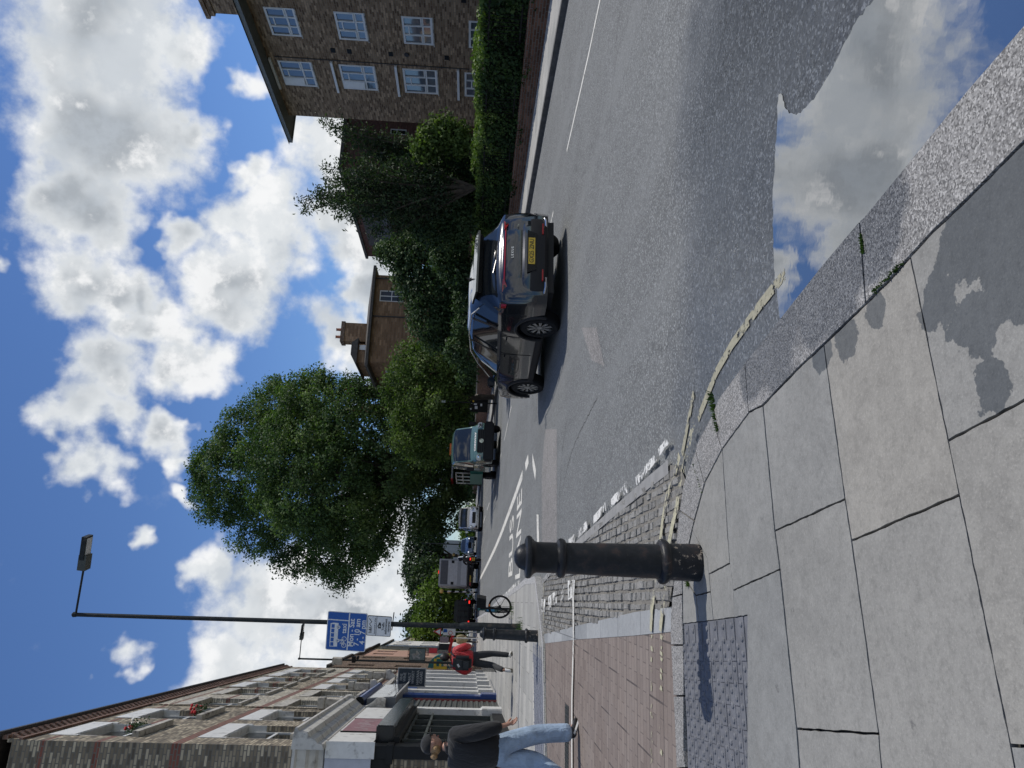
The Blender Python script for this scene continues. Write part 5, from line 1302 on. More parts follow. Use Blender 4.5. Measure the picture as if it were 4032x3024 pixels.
mb = MB(); mb.prism([(-.03, -1.42, 1.61), (.03, -1.42, 1.61), (0, -1.42, 1.615)], (0, .16, 0), P_BLK); mb.prism([(0, -1.40, 1.61), (0, -1.26, 1.61), (0, -1.42, 1.68)], (.012, 0, 0), P_BLK); mb.build('roof_aerial', hc)
mb = MB()
for sx in (-1, 1): mb.tube([(sx*.73, -1.66, 1.42), (sx*.665, -1.3, 1.555), (sx*.655, -.5, 1.595), (sx*.66, .2, 1.56), (sx*.72, .66, 1.40), (sx*.90, 1.08, 1.09)], .012, M_CHROME, 5)
mb.build('window_trim', hc)
mb = MB()
for sx in (-1, 1):
    for (ya, yb, za, zb_) in ((-.30, -.33, 1.07, 1.56), (-1.32, -1.18, 1.09, 1.54)): mb.obox(Vector((sx*.80, (ya+yb)/2, (za+zb_)/2)), (0, .03, 0), (.008, 0, 0), Vector((-sx*.12, (yb-ya)/2, (zb_-za)/2)), M_BLACKG)
mb.build('door_pillar', hc)
mb = MB()
for sx in (-1, 1):
    for y in (-.28, -1.02, .88): mb.box(sx*.936-.004, sx*.936+.004, y-.004, y+.004, .42, 1.0, M_BLACKP)
mb.build('door_shut_line', hc)
for sx in (-1, 1):
    for y in (-.12, -.85+.0): mb = MB(); mb.box(sx*.95-.012, sx*.95+.012, y-.2+.1, y+.1, .90, .925, P_DARK, .008); mb.build('door_handle', hc)
    mb = MB(); mb.tube([(sx*.90, .82, 1.06), (sx*1.0, .80, 1.09)], .025, P_DARK, 6); mb.box(sx*1.06-.11, sx*1.06+.11, .74, .86, 1.05, 1.20, P_DARK, .035); mr = mb.build('door_mirror', hc)
    mb = MB(); mb.box(sx*1.06-.09, sx*1.06+.09, .733, .738, 1.07, 1.18, M_CARG); mb.build('mirror_glass', mr)
    mb = MB(); mb.lathe([(.06, -.03), (.075, 0), (.06, .03)], M_CLEAR, 12, (sx*.74, 2.22, .76), 'y'); mb.build('headlamp', hc)
lt = text_mesh('L E X U S', .055, .002, M_CHROME, 'badge_lettering', hc, bold=.001); orient(lt, (-.0, -2.330, .905), X_, Vector((0, .12, 1)))
lt = text_mesh('NX', .04, .002, M_CHROME, 'badge_lettering', hc); orient(lt, (.55, -2.325, .82), X_, Z_)

# ---- vehicles coming towards the camera (front faces -d)
def facing(s, t, extra=0.): 
    p = W(s, t); return (p.x, p.y, gz(p.y)), A_+math.pi+extra
def front_kit(t, yf, w_, zl, lamp=(.16, .09), lit=False, grz=(.45, .62), plate_txt=None, gw=.42, gm=M_TRIM, zpl=.38):
    for sx in (-1, 1):
        mb = MB(); mb.box(sx*(w_-.17)-lamp[0], sx*(w_-.17)+lamp[0], yf-.22, yf-.05, zl-lamp[1], zl+lamp[1], M_CLEAR, .04); hl = mb.build('headlamp', t)
        mb = MB(); mb.lathe([(.001, .01), (lamp[1]*.7, .0), (lamp[1]*.7, -.03)], M_LED if lit else M_CHROME, 10, (sx*(w_-.2), yf-.035, zl), 'y'); mb.build('lamp_bulb', hl)
    mb = MB(); mb.box(-gw, gw, yf-.05, yf+.012, grz[0], grz[1], gm, .02)
    gr_ = mb.build('grille', t)
    mb = MB()
    for k in range(4): z = grz[0]+(grz[1]-grz[0])*(k+.5)/4; mb.box(-gw+.03, gw-.03, yf+.008, yf+.02, z-.008, z+.008, M_DGREY)
    mb.build('grille_bar', gr_)
    if plate_txt: plate(t, plate_txt, (0, yf+.035, zpl), -X_, Z_, M_PLW)
def mirrors(t, x, y, z, m, h=.2, w_=.12):
    for sx in (-1, 1):
        mb = MB(); mb.tube([(sx*(x-.1), y, z), (sx*(x+.06), y, z+.03)], .02, M_TRIM, 5); mb.box(sx*(x+.12)-w_/2-.02, sx*(x+.12)+w_/2+.02, y-.06, y+.05, z-.02, z+h, m, .03); mb.build('door_mirror', t)
def wipers(t, ya, z, w_):
    mb = MB()
    for x in (-.3, .25): mb.tube([(x, ya, z), (x+w_, ya-.12, z+.1)], .008, M_BLACKP, 4)
    mb.build('wiper', t)
# green tipper with cage body
loc_, rz = facing(7.15, 36.1, R(1))
tp = thing('tipper_truck', 'pale green tipper truck with dark bumper and amber roof light coming towards the camera', 'truck', loc_, rz)
pr = [(-.75, 2.20, 1.20, .93, .80), (-.6, 2.26, 1.22, .95, .82), (.3, 2.30, 1.22, .97, .82), (.85, 2.20, 1.20, .97, .82), (1.45, 1.36, 1.18, .96, .84), (1.75, 1.22, 1.08, .95, .80), (2.05, 1.06, .96, .91, .72), (2.16, .80, .70, .84, .6)]
car_body(tp, pr, (1.15,), .40, (-.35, 1.15), (.86, 1.44), None, P_GREEN, zb=.34, zwc=.36)
mb = MB(); mb.box(-.95, .95, 1.80, 2.24, .30, .78, M_TRIM, .07); mb.build('front_bumper', tp)
front_kit(tp, 2.16, .93, .96, (.15, .12), grz=(.72, 1.08), plate_txt='KV22 YFN', gw=.56, zpl=.52)
[plate_ for plate_ in ()]
em = MB(); em.lathe([(.10, -.005), (.10, .012), (.088, .012), (.088, -.005)], M_CHROME, 20, (0, 2.19, .88), 'y')
for k in range(3):
    a = math.pi/2+2*math.pi*k/3; p = Vector((0, 2.19, .88)); q_ = p+Vector((math.cos(a)*.09, 0, math.sin(a)*.09)); d_ = (q_-p).normalized(); em.obox((p+q_)/2, d_*.045, (0, .008, 0), Vector((0, 1, 0)).cross(d_)*.012, M_CHROME)
em.build('grille_emblem', tp)
cw = text_mesh('CONWAY', .17, .003, M_WHITE, 'bonnet_lettering', tp, bold=.008, sx=1.15); orient(cw, (.0, 1.93, 1.165), -X_, Vector((0, -.75, .50)))
for y in (1.15,): [wheel(tp, sx*.96, y, .36, .24, 6, M_RIMD) for sx in (-1, 1)]
for y in (-2.15,): [wheel(tp, sx*.98, y, .36, .34, 6, M_RIMD) for sx in (-1, 1)]
mirrors(tp, 1.0, .95, 1.18, M_TRIM, .34, .14); wipers(tp, 1.42, 1.38, .4)
mb = MB(); mb.box(-.3, .3, -.05, .1, 2.33, 2.41, M_ORANGE, .02); mb.build('light_bar', tp)
mb = MB(); mb.box(-.55, .55, -4.0, -.7, .50, .68, M_TRIM); mb.build('chassis', tp)
mb = MB(); mb.box(-1.02, 1.02, -3.9, -.85, .72, .80, P_GRN2)
for sx in (-1, 1): mb.box(sx*1.0-.03, sx*1.0+.03, -3.9, -.85, .80, 1.35, P_GRN2)
mb.box(-1.02, 1.02, -.90, -.85, .8, 1.35, P_GRN2); mb.box(-1.02, 1.02, -3.93, -3.88, .8, 1.35, P_GRN2); mb.build('tipper_body', tp)
mb = MB()
for sx in (-1, 1):
    for y in (-3.9, -2.9, -1.9, -.9): mb.box(sx*1.0-.03, sx*1.0+.03, y, y+.05, 1.35, 2.1, M_STONE)
    for z in (1.7, 2.05): mb.box(sx*1.0-.015, sx*1.0+.015, -3.9, -.85, z, z+.05, M_STONE)
mb.build('cage_rail', tp)
# silver small van
loc_, rz = facing(6.2, 59.1, R(-3))
sv = thing('silver_van', 'silver compact van facing the camera, second vehicle in the oncoming queue', 'van', loc_, rz)
pr = [(-2.15, 1.60, 1.0, .84, .70), (-2.05, 1.82, 1.02, .88, .76), (-.5, 1.88, 1.02, .90, .77), (.55, 1.84, 1.02, .90, .77), (1.0, 1.70, 1.02, .90, .77), (1.62, 1.16, 1.02, .88, .78), (2.0, 1.02, .92, .86, .70), (2.20, .80, .72, .80, .6), (2.26, .55, .5, .7, .5)]
car_body(sv, pr, (-1.4, 1.4), .37, (.2, 1.35), (1.0, 1.60), None, P_SILV, zwc=.33)
front_kit(sv, 2.26, .86, .84, (.12, .12), grz=(.52, .80), plate_txt='LC71 XRW', gw=.42, zpl=.42)
mb = MB(); mb.box(-.8, .8, 1.9, 2.27, .20, .36, M_TRIM, .05)
for sx in (-1, 1): mb.box(sx*.66-.1, sx*.66+.1, 2.2, 2.285, .38, .54, M_TRIM, .03)
mb.build('front_bumper', sv); [wheel(sv, sx*.89, y, .33, .22, 5) for sx in (-1, 1) for y in (-1.4, 1.4)]; mirrors(sv, .95, 1.15, 1.08, P_SILV, .2); wipers(sv, 1.62, 1.2, .35)
# blue SUV with headlamps on
loc_, rz = facing(5.75, 82.7, R(-2))
bs = thing('blue_suv', 'blue grey SUV with lit twin headlamps behind the silver van', 'car', loc_, rz)
pr2 = [(-2.3, .9, .7, .80, .66), (-2.2, 1.12, 1.05, .90, .70), (-1.75, 1.60, 1.10, .93, .66), (-.4, 1.70, 1.08, .94, .68), (.4, 1.65, 1.05, .94, .68), (1.2, 1.16, 1.04, .93, .74), (2.0, 1.05, .95, .90, .70), (2.3, .85, .78, .84, .62), (2.36, .5, .45, .8, .6)]
car_body(bs, pr2, (-1.4, 1.4), .39, (-1.9, 1.0), (.42, 1.18), (-2.15, -1.78), P_BLUE, zwc=.36)
front_kit(bs, 2.36, .90, .84, (.17, .07), True, (.55, .90), 'LD23 OYV', .30, M_TRIM, .42); [wheel(bs, sx*.92, y, .36, .24, 5) for sx in (-1, 1) for y in (-1.4, 1.4)]; mirrors(bs, .98, 1.0, 1.1, P_BLUE, .14)
# white van further back
loc_, rz = facing(4.4, 93, R(0))
wv = thing('white_car', 'white car half hidden behind the motorcyclist and the blue SUV', 'car', loc_, rz)
car_body(wv, [(a, b+.45 if b > 1.2 else b+.1, c+.1, d, e) for a, b, c, d, e in pr2], (-1.4, 1.4), .39, (-1.9, 1.0), (.42, 1.18), (-2.15, -1.78), P_WHT, zwc=.36)
front_kit(wv, 2.36, .90, .84, (.15, .08), False, (.5, .8), 'YK19 EUB', .35); [wheel(wv, sx*.92, y, .36, .24, 5) for sx in (-1, 1) for y in (-1.4, 1.4)]; mirrors(wv, .98, 1.0, 1.1, P_WHT, .14)
# ---- vehicles going away
def away(s, t, extra=0.):
    p = W(s, t); return (p.x, p.y, gz(p.y)), A_+extra
loc_, rz = away(2.12, 65.3, R(1.5))
bt = thing('box_truck', 'grey and white box truck with roller rear shutter driving away up the road', 'truck', loc_, rz)
M_BOXG = plain('truck_box_grey', (.36, .37, .385), .45, var=.06); M_BOXW = plain('truck_shutter_white', (.52, .53, .54), .45, var=.08); M_BOXD = plain('truck_dark_panel', (.085, .088, .10), .5)
mb = MB(); mb.box(-1.08, 1.08, -2.6, 1.7, .95, 3.28, M_BOXG, .03); mb.build('box_body', bt)
mb = MB()
for k in range(10): z = 1.03+k*.15; mb.box(-.95, .95, -2.625, -2.60, z, z+.142, M_BOXW if k not in (3, 4) else M_BOXG)
mb.build('rear_shutter', bt)
mb = MB(); mb.box(-.95, .95, -2.63, -2.60, 2.56, 3.14, M_BOXD); mb.build('upper_panel', bt)
for sx in (-1, 1):
    mb = MB(); mb.box(sx*.85-.11, sx*.85+.11, -2.64, -2.60, 2.05, 2.28, M_TRIM); mb.build('shutter_window', bt)
    mb = MB(); mb.box(sx*.86-.14, sx*.86+.14, -2.66, -2.58, .62, .76, M_REDL, .01); mb.build('tail_lamp', bt)
mb = MB(); mb.box(-.12, .12, -2.63, -2.55, 3.29, 3.33, M_REDON); mb.build('brake_light', bt)
mb = MB(); mb.box(-1.06, 1.06, -2.64, -2.5, .78, .94, M_TRIM); mb.box(-1.0, 1.0, -2.6, -2.5, .45, .60, M_TRIM); mb.box(-.4, .4, -2.5, 3.4, .5, .93, M_TRIM); mb.build('chassis', bt)
plate(bt, 'LN18 KZD', (-.45, -2.66, .69), X_, Z_, M_PLY)
[wheel(bt, sx*1.0, y, .40, .30, 6, M_RIMD) for sx in (-1, 1) for y in (-1.4, 2.6)]
mb = MB(); mb.box(-1.0, 1.0, 1.8, 3.5, .55, 2.4, M_BOXW, .12); mb.build('cab', bt)
loc_, rz = away(-.75, 78, R(0))
dc = thing('black_car', 'black hatchback with lit tail lamps ahead of the box truck near the left kerb', 'car', loc_, rz)
car_body(dc, pr2, (-1.4, 1.4), .39, (-1.9, 1.0), (.42, 1.18), (-2.15, -1.78), P_BLK, zwc=.36); [wheel(dc, sx*.92, y, .36, .24, 5) for sx in (-1, 1) for y in (-1.4, 1.4)]
for sx in (-1, 1): mb = MB(); mb.box(sx*.72-.13, sx*.72+.13, -2.36, -2.2, .9, 1.02, M_REDON, .02); mb.build('tail_lamp', dc)
plate(dc, 'EA16 VHS', (0, -2.36, .7), X_, Z_, M_PLY)
loc_, rz = away(-.9, 66.5, R(0))
fb = thing('flatbed_truck', 'dark low flatbed truck loaded with frames ahead of the hire bicycle', 'truck', loc_, rz)
mb = MB(); mb.box(-1.0, 1.0, -2.6, 2.2, .62, .78, M_TRIM, .01); mb.box(-.4, .4, -2.4, 3.6, .4, .62, M_TRIM); mb.build('flat_bed', fb)
mb = MB(); mb.box(-.95, .95, 2.3, 3.9, .5, 2.0, M_DGREY, .12); mb.build('cab', fb)
mb = MB()
for x in (-.95, -.45, .05, .5, .93):
    mb.tube([(x, -2.5, .78), (x, -2.5, 1.62)], .03, M_PIPE, 5); mb.tube([(x, 1.9, .78), (x, 1.9, 1.7)], .03, M_PIPE, 5)
for z in (1.1, 1.4, 1.62): mb.tube([(-.95, -2.5, z), (.95, -2.5, z)], .03, M_PIPE, 5); mb.tube([(-.95, -2.5, z), (-.95, 1.9, z)], .03, M_PIPE, 5)
mb.build('load_frame', fb)
for sx in (-1, 1): mb = MB(); mb.box(sx*.8-.12, sx*.8+.12, -2.66, -2.6, .62, .74, M_REDON); mb.build('tail_lamp', fb)
[wheel(fb, sx*.95, y, .38, .28, 6, M_RIMD) for sx in (-1, 1) for y in (-1.5, 2.7)]
# ================================================================ STREET FURNITURE
def road_words():
    road_text('BUS', .78, 23.0, 1.85, 2.0); road_text('LANE', .62, 19.9, 2.35, 1.85)
road_words()
def ironmat(name, col, rust=.35):
    m, q = newmat(name); pos = q('TexCoord', out=3)
    n = q.noise(pos, 9, 6, .65); n2 = q.noise(pos, 70, 4, .7); z = q('SeparateXYZ', {0: pos}, out=2)
    c = q.mix(q.ss(n, .35, .7), col, tuple(x*1.9 for x in col))
    rm = q.math('MULTIPLY', q.ss(n, .52, .70), rust); c = q.mix(rm, c, (.085, .045, .03))
    low = q.math('MULTIPLY', q.ss(z, .30, .05), q.ss(q.noise(pos, 26, 5, .6), .585, .62)); c = q.mix(low, c, (.30, .25, .20))
    sc2 = q.ss(n2, .62, .72); c = q.mix(q.math('MULTIPLY', sc2, .35), c, (.10, .09, .08))
    finish(q, q('BsdfPrincipled', {'Base Color': c, 'Roughness': q.math('MULTIPLY_ADD', n, .3, .24), 'Specular IOR Level': .26, 'Normal': q('Bump', {'Strength': .45, 'Distance': .004, 'Height': q.math('MULTIPLY_ADD', n2, .6, n)})})); return m
M_IRON = ironmat('bollard_iron', (.011, .012, .014), .32); M_IRON2 = ironmat('worn_bollard_iron', (.014, .016, .018), .2)
def bollard(label, X, Y, z, sc_=1., m=None, lean=(0, 0)):
    m = m or M_IRON; t = thing('bollard', label, 'bollard', (X, Y, gz(Y)+z), 0, 'cast iron bollards at the side road'); t.rotation_euler = (lean[0], lean[1], .4); t.scale = (sc_,)*3
    mb = MB(); mb.lathe([(.118, -.15), (.118, .0), (.117, .12), (.115, .20), (.113, .22), (.109, .26), (.104, .55), (.098, .80), (.097, .865)], m, 40); mb.build('shaft', t)
    mb = MB(); mb.lathe([(.112, .203), (.130, .206), (.141, .222), (.144, .235), (.139, .252), (.124, .262), (.108, .266)], m, 40, cap=False); mb.build('ring', t)
    mb = MB(); mb.lathe([(.097, .862), (.112, .866), (.121, .878), (.124, .892), (.119, .908), (.106, .916), (.096, .92)], m, 40, cap=False); mb.build('ring', t)
    mb = MB(); mb.lathe([(.096, .915), (.096, 1.045), (.102, 1.06), (.118, 1.075), (.130, 1.083), (.134, 1.098), (.130, 1.112), (.112, 1.120), (.084, 1.122), (.080, 1.135), (.070, 1.158), (.052, 1.175), (.030, 1.186), (.001, 1.19)], m, 40); mb.build('domed_cap', t)
    return t
bx, by = G(2770, 2233, .12)
bollard('large black cast iron bollard with domed cap and rusty flaking foot in the foreground', bx+.0, by+.10, .118, .89)
bx, by = G(2119, 2514, .12)
bollard('black cast iron bollard on the far side of the side road beside the lamp post', bx, by+.12, .118, .885, M_IRON2, (0, R(.8)))
b3 = thing('bollard', 'small dark post with pale collar near the dark street cabinet', 'bollard', (-.75, 42.6, gz(42.6)+.12))
mb = MB(); mb.lathe([(.08, 0), (.075, .9), (.06, .95)], M_BLACKP, 14); mb.build('shaft', b3); mb = MB(); mb.lathe([(.08, .92), (.085, 1.0), (.05, 1.08), (.001, 1.1)], M_STONE, 14); mb.build('cap', b3)
M_POST = plain('green_black_post_paint', (.012, .016, .018), .5, spec=.25, var=.35, scale=12, grime=(.06, .05, .04, .1))
def lamp_post(label, X, Y, h, arm, head, z0=.12, base=(.095, 1.3), rp=.052, hl=.72, group='street lamp posts'):
    t = thing('lamp_post', label, 'lamp post', (X, Y, gz(Y)+z0), 0, group); H = h-(gz(Y)+z0)
    mb = MB(); mb.lathe([(base[0], -.1), (base[0], base[1]), (base[0]*.92, base[1]+.03), (rp*1.25, base[1]+.10)], M_POST, 20); mb.build('base', t)
    mb = MB(); mb.lathe([(rp*1.2, base[1]+.08), (rp, base[1]+2.5), (rp*.85, H)], M_POST, 16); mb.lathe([(rp*1.0, H-.05), (rp*1.15, H+.02), (rp*.6, H+.05)], M_POST, 14); mb.build('column', t)
    mb = MB(); mb.tube([(0, 0, H-.03), (arm[0], arm[1], H+arm[2])], .024, M_POST, 8); mb.build('arm', t)
    mb = MB(); a = Vector((arm[0], arm[1], H+arm[2])); d_ = Vector((1, .0, -.09)).normalized()
    mb.obox(a+d_*hl*.22, d_*hl*.24, (0, .13, 0), Vector((.09, 0, 1))*.085, M_DGREY); mb.obox(a+d_*hl*.68+Vector((0, 0, .015)), d_*hl*.36, (0, .15, 0), Vector((.09, 0, 1))*.05, M_POST)
    hd_ = mb.build('lamp_head', t)
    mb = MB(); mb.obox(a+d_*hl*.68-Vector((0, 0, .045)), d_*hl*.3, (0, .11, 0), (0, 0, .006), M_CLEAR); mb.build('lens', hd_)
    mb = MB(); mb.lathe([(.035, 0), (.035, .05), (.001, .07)], M_STONE, 10, tuple(a+d_*.12+Vector((0, 0, .07)))); mb.build('photocell', hd_)
    return t
lp = lamp_post('tall dark green lamp post carrying the blue bus lane sign', -5.64, 17.1, 10.29, (1.04, 0, -.16), None)
mb = MB(); mb.box(-.13, -.09, -.05, .05, .5, 1.0, M_DGREY); mb.build('door_panel', lp)
mb = MB(); mb.lathe([(.056, 1.62), (.058, 1.74), (.056, 1.76)], plain('peeling_sticker', (.28, .28, .26), .7), 14); mb.build('sticker', lp)
lp2 = lamp_post('slimmer lamp post further up the left pavement with white box and camera on its column', -14.62, 38.5, 10.02, (.0, -.0, 0), None)
for ch in list(lp2.children):
    if ch.name.startswith(('arm', 'lamp_head')): ch.location.x += 0
lp2_arm = [c for c in lp2.children if c.name.startswith('arm')][0]
H2 = 10.02-gz(38.5)-.12
bpy.data.meshes.remove(lp2_arm.data)
mb = MB(); mb.tube([(0, 0, H2-.03), (1.05, 0, H2-.08)], .024, M_POST, 8); mb.build('arm', lp2)
for c in lp2.children:
    if c.name.startswith('lamp_head'): c.location = (1.02, 0, -.08)
mb = MB(); mb.box(-.2, .14, -.2, .05, 7.35, 7.85, M_STONE, .02); mb.build('control_box', lp2)
mb = MB(); mb.box(-.05, .25, -.25, -.05, 6.65, 6.85, M_BLACKP, .02); mb.lathe([(.07, -.1), (.07, .1)], M_BLACKP, 10, (.2, -.15, 6.55), 'y'); mb.build('camera', lp2)
def slim(X, Y, top, label, z0=.1, globe=None):
    t = thing('lamp_column', label, 'lamp column', (X, Y, gz(Y)+z0)); mb = MB(); mb.tube([(0, 0, -.1), (0, 0, top-gz(Y)-z0)], [.09, .05], M_POST, 8); mb.build('column', t)
    mb = MB(); mb.obox((.2, 0, top-gz(Y)-z0), (.3, 0, 0), (0, .1, 0), (0, 0, .04), M_DGREY); mb.build('lamp_head', t); return t
slim(-20.2, 92, 9.0, 'distant slim lamp column in front of the pale villa'); slim(-24.6, 94, 10.6, 'distant slim lamp column rising above the box truck'); slim(-15.6, 78, 8.4, 'distant slim lamp column under the plane tree by the silver van'); 
# blue bus lane plate
M_SBLUE = plain('sign_blue', (.006, .075, .33), .35, var=.05); M_SWH = plain('sign_white', (.62, .64, .66), .4, var=.04); M_SBACK = plain('sign_back_grey', (.25, .26, .27), .5)
bs_ = thing('bus_lane_sign', 'blue bus lane sign reading Mon-Sat 7-10 am 4-7 pm with bus, cycle and taxi symbols', 'sign', (-5.80, 16.985, 4.17), R(-3))
bs_.rotation_euler = (0, R(2.2), R(-3))
def rrect(x0, x1, z0, z1, r, n=5):
    pts = []
    for cx, cz, a0 in ((x1-r, z1-r, 0), (x0+r, z1-r, 90), (x0+r, z0+r, 180), (x1-r, z0+r, 270)):
        for k in range(n+1): a = R(a0+90*k/n); pts.append((cx+math.cos(a)*r, cz+math.sin(a)*r))
    return pts
def plateshape(parent, name, x0, x1, z0, z1, r, y0, y1, m):
    mb = MB(); mb.prism([(x, y0, z) for x, z in rrect(x0, x1, z0, z1, r)], (0, y1-y0, 0), m); return mb.build(name, parent)
plateshape(bs_, 'plate', -.45, .45, -.45, .45, .04, -.004, .012, M_SWH)
plateshape(bs_, 'blue_face', -.432, .432, -.432, .432, .03, -.008, -.005, M_SBLUE)
mb = MB(); mb.box(-.432, .432, -.012, -.009, -.055, -.03, M_SWH); mb.box(.245, .268, -.012, -.009, -.03, .432, M_SWH); mb.build('dividing_line', bs_)
def ring2(mb, cx, cz, r, w_, m, y0=-.012, y1=-.009, n=18):
    for k in range(n):
        a, b = 2*math.pi*k/n, 2*math.pi*(k+1)/n
        q4 = [(cx+math.cos(t)*q_, y0, cz+math.sin(t)*q_) for q_, t in ((r, a), (r, b), (r-w_, b), (r-w_, a))]
        mb.prism(q4, (0, y1-y0, 0), m)
mb = MB()
mb.prism([(x, -.012, z) for x, z in [(-.36, .19), (-.37, .36), (.17, .37), (.19, .30), (.185, .19)]], (0, .003, 0), M_SWH); mb.build('bus_symbol', bs_)
mb = MB()
for k in range(5): mb.box(-.35+.105*k, -.27+.105*k+.005, -.0145, -.0125, .275, .345, M_SBLUE)
mb.build('bus_window', bs_)
mb = MB()
for x in (-.22, .09): ring2(mb, x, .185, .04, .02, M_SWH)
mb.build('bus_wheel', bs_)
mb = MB(); ring2(mb, -.32, .04, .055, .012, M_SWH); ring2(mb, -.17, .04, .055, .012, M_SWH)
def stroke(mb, a, b, w_, m, y0=-.0135):
    a, b = Vector((a[0], y0, a[1])), Vector((b[0], y0, b[1])); d_ = (b-a).normalized(); mb.obox((a+b)/2, d_*(b-a).length/2, (0, .0012, 0), Vector((0, 1, 0)).cross(d_)*w_/2, m)
for a, b in (((-.32, .04), (-.28, .10)), ((-.28, .10), (-.20, .10)), ((-.20, .10), (-.245, .035)), ((-.245, .035), (-.28, .10)), ((-.32, .04), (-.245, .035)), ((-.17, .04), (-.205, .13)), ((-.22, .13), (-.18, .135)), ((-.29, .12), (-.26, .12))): stroke(mb, a, b, .012, M_SWH)
mb.build('cycle_symbol', bs_)
def stext(parent, txt, size, x, z, m, y=-.0095, bold=.003, **kw):
    o = text_mesh(txt, size, .0012, m, 'lettering', parent, bold=bold, **kw); orient(o, (x, y, z), X_, Z_); return o
stext(bs_, 'taxi', .155, .07, .055, M_SWH)
stext(bs_, 'Mon - Sat', .165, -.02, -.115, M_SWH); stext(bs_, '7 - 10 am', .165, -.0, -.245, M_SWH); stext(bs_, '4 - 7 pm', .165, .01, -.37, M_SWH)
mb = MB()
for z in (-.2, .25): mb.lathe([(.062, z-.02), (.062, z+.02)], M_SBACK, 12, (.17, .10, 0)); mb.box(.10, .24, .01, .07, z-.02, z+.02, M_SBACK)
mb.build('clamp', bs_)
cs = thing('camera_notice', 'small white traffic enforcement cameras notice below the blue sign', 'sign', (-5.655, 16.985, 3.44), R(-3)); cs.rotation_euler = (0, R(2), R(-3))
plateshape(cs, 'plate', -.235, .235, -.275, .275, .03, -.002, .010, M_BLACKP); plateshape(cs, 'white_face', -.222, .222, -.262, .262, .024, -.006, -.003, M_SWH)
mb = MB(); mb.box(-.222, .222, -.009, -.007, .055, .065, M_INK); mb.build('dividing_line', cs)
stext(cs, 'h&f', .10, -.10, .19, M_INK, -.007, .001); mb = MB()
for a, b in (((-.02, .17), (.04, .22)), ((.04, .22), (.09, .17)), ((.09, .17), (.17, .235))): stroke(mb, a, b, .012, M_INK, -.008)
mb.build('logo_swoosh', cs); stext(cs, 'hammersmith & fulham', .04, 0, .095, M_INK, -.007, .0002)
mb = MB(); mb.box(-.05, .05, -.009, -.007, -.045, .02, M_INK); mb.box(-.02, .02, -.009, -.007, .02, .035, M_INK); mb.box(.055, .085, -.009, -.007, -.035, .01, M_INK); mb.build('camera_symbol', cs)
mb = MB(); ring2(mb, -.0, -.012, .02, .012, M_SWH, -.011, -.0095, 12); mb.build('camera_lens_symbol', cs)
stext(cs, 'Traffic', .075, 0, -.095, M_INK, -.007, .0015); stext(cs, 'enforcement', .075, 0, -.155, M_INK, -.007, .0015, sx=.92); stext(cs, 'cameras', .075, 0, -.215, M_INK, -.007, .0015)
mb = MB(); mb.tube([(-.1, .05, -.29), (.32, .05, -.31)], .012, M_BLACKP, 6); mb.build('bracket', cs)
# hanging wine merchant's board and picture board, at right angles to the fronts
def Lp(x, u, z): p = Matrix.Rotation(AL, 4, 'Z') @ Vector((x, u, z))+OLv; return (p.x, p.y, z)
M_NAVY = plain('navy_board', (.008, .017, .028), .35); M_SFR = plain('sign_frame_grey', (.33, .34, .34), .5)
ws_ = thing('hanging_sign', 'black hanging board with grey lettering for wine, whisky and cigars beside the blue shop', 'sign', Lp(.56, 13.0, 3.52), AL)
mb = MB(); mb.box(-.35, .35, -.04, .04, -.55, .55, M_SFR, .01); mb.build('frame', ws_)
mb = MB(); mb.box(-.31, .31, -.046, .046, -.51, .51, M_NAVY); mb.build('board', ws_)
for txt, z in (('FINE', .40), ('WINE', .27), ('MALT', .08), ('WHISKY', -.05), ('HAVANA', -.24), ('CIGARS', -.37)): stext(ws_, txt, .145, 0, z, M_SFR, -.048, .002, sx=.88)
mb = MB(); mb.tube([(-.55, 0, .62), (.33, 0, .62)], .015, M_BLACKP, 6); mb.tube([(-.55, 0, .9), (0, 0, .62)], .012, M_BLACKP, 6); mb.tube([(-.25, 0, .62), (-.25, 0, .55)], .01, M_BLACKP, 5); mb.tube([(.25, 0, .62), (.25, 0, .55)], .01, M_BLACKP, 5); mb.build('bracket', ws_)
ps_ = thing('picture_sign', 'square hanging picture board with pale abstract figure on grey green ground above the red jacket', 'sign', Lp(.65, 30, 4.42), AL)
mb = MB(); mb.box(-.37, .37, -.03, .03, -.5, .5, M_BLACKP); mb.build('frame', ps_)
mb = MB(); mb.box(-.33, .33, -.036, .036, -.46, .46, plain('picture_ground', (.13, .17, .17), .5, var=.2)); mb.build('board', ps_)
mb = MB()
for k, (x, z, a, l_, w_) in enumerate(((-.10, .22, .5, .16, .07), (.02, .10, 1.9, .2, .06), (-.14, -.02, 1.1, .18, .05), (.10, .02, .2, .12, .05), (-.02, -.1, 2.3, .10, .03), (.13, -.22, .9, .08, .03))):
    mb.obox((x, -.038, z), (math.cos(a)*l_, 0, math.sin(a)*l_), (0, .002, 0), (-math.sin(a)*w_, 0, math.cos(a)*w_), M_STONE if k % 2 else M_SFR)
mb.build('painted_figure', ps_); mb = MB(); mb.tube([(-.7, 0, .56), (.3, 0, .56)], .015, M_BLACKP, 6); mb.tube([(-.2, 0, .5), (-.2, 0, .56)], .01, M_BLACKP, 5); mb.build('bracket', ps_)
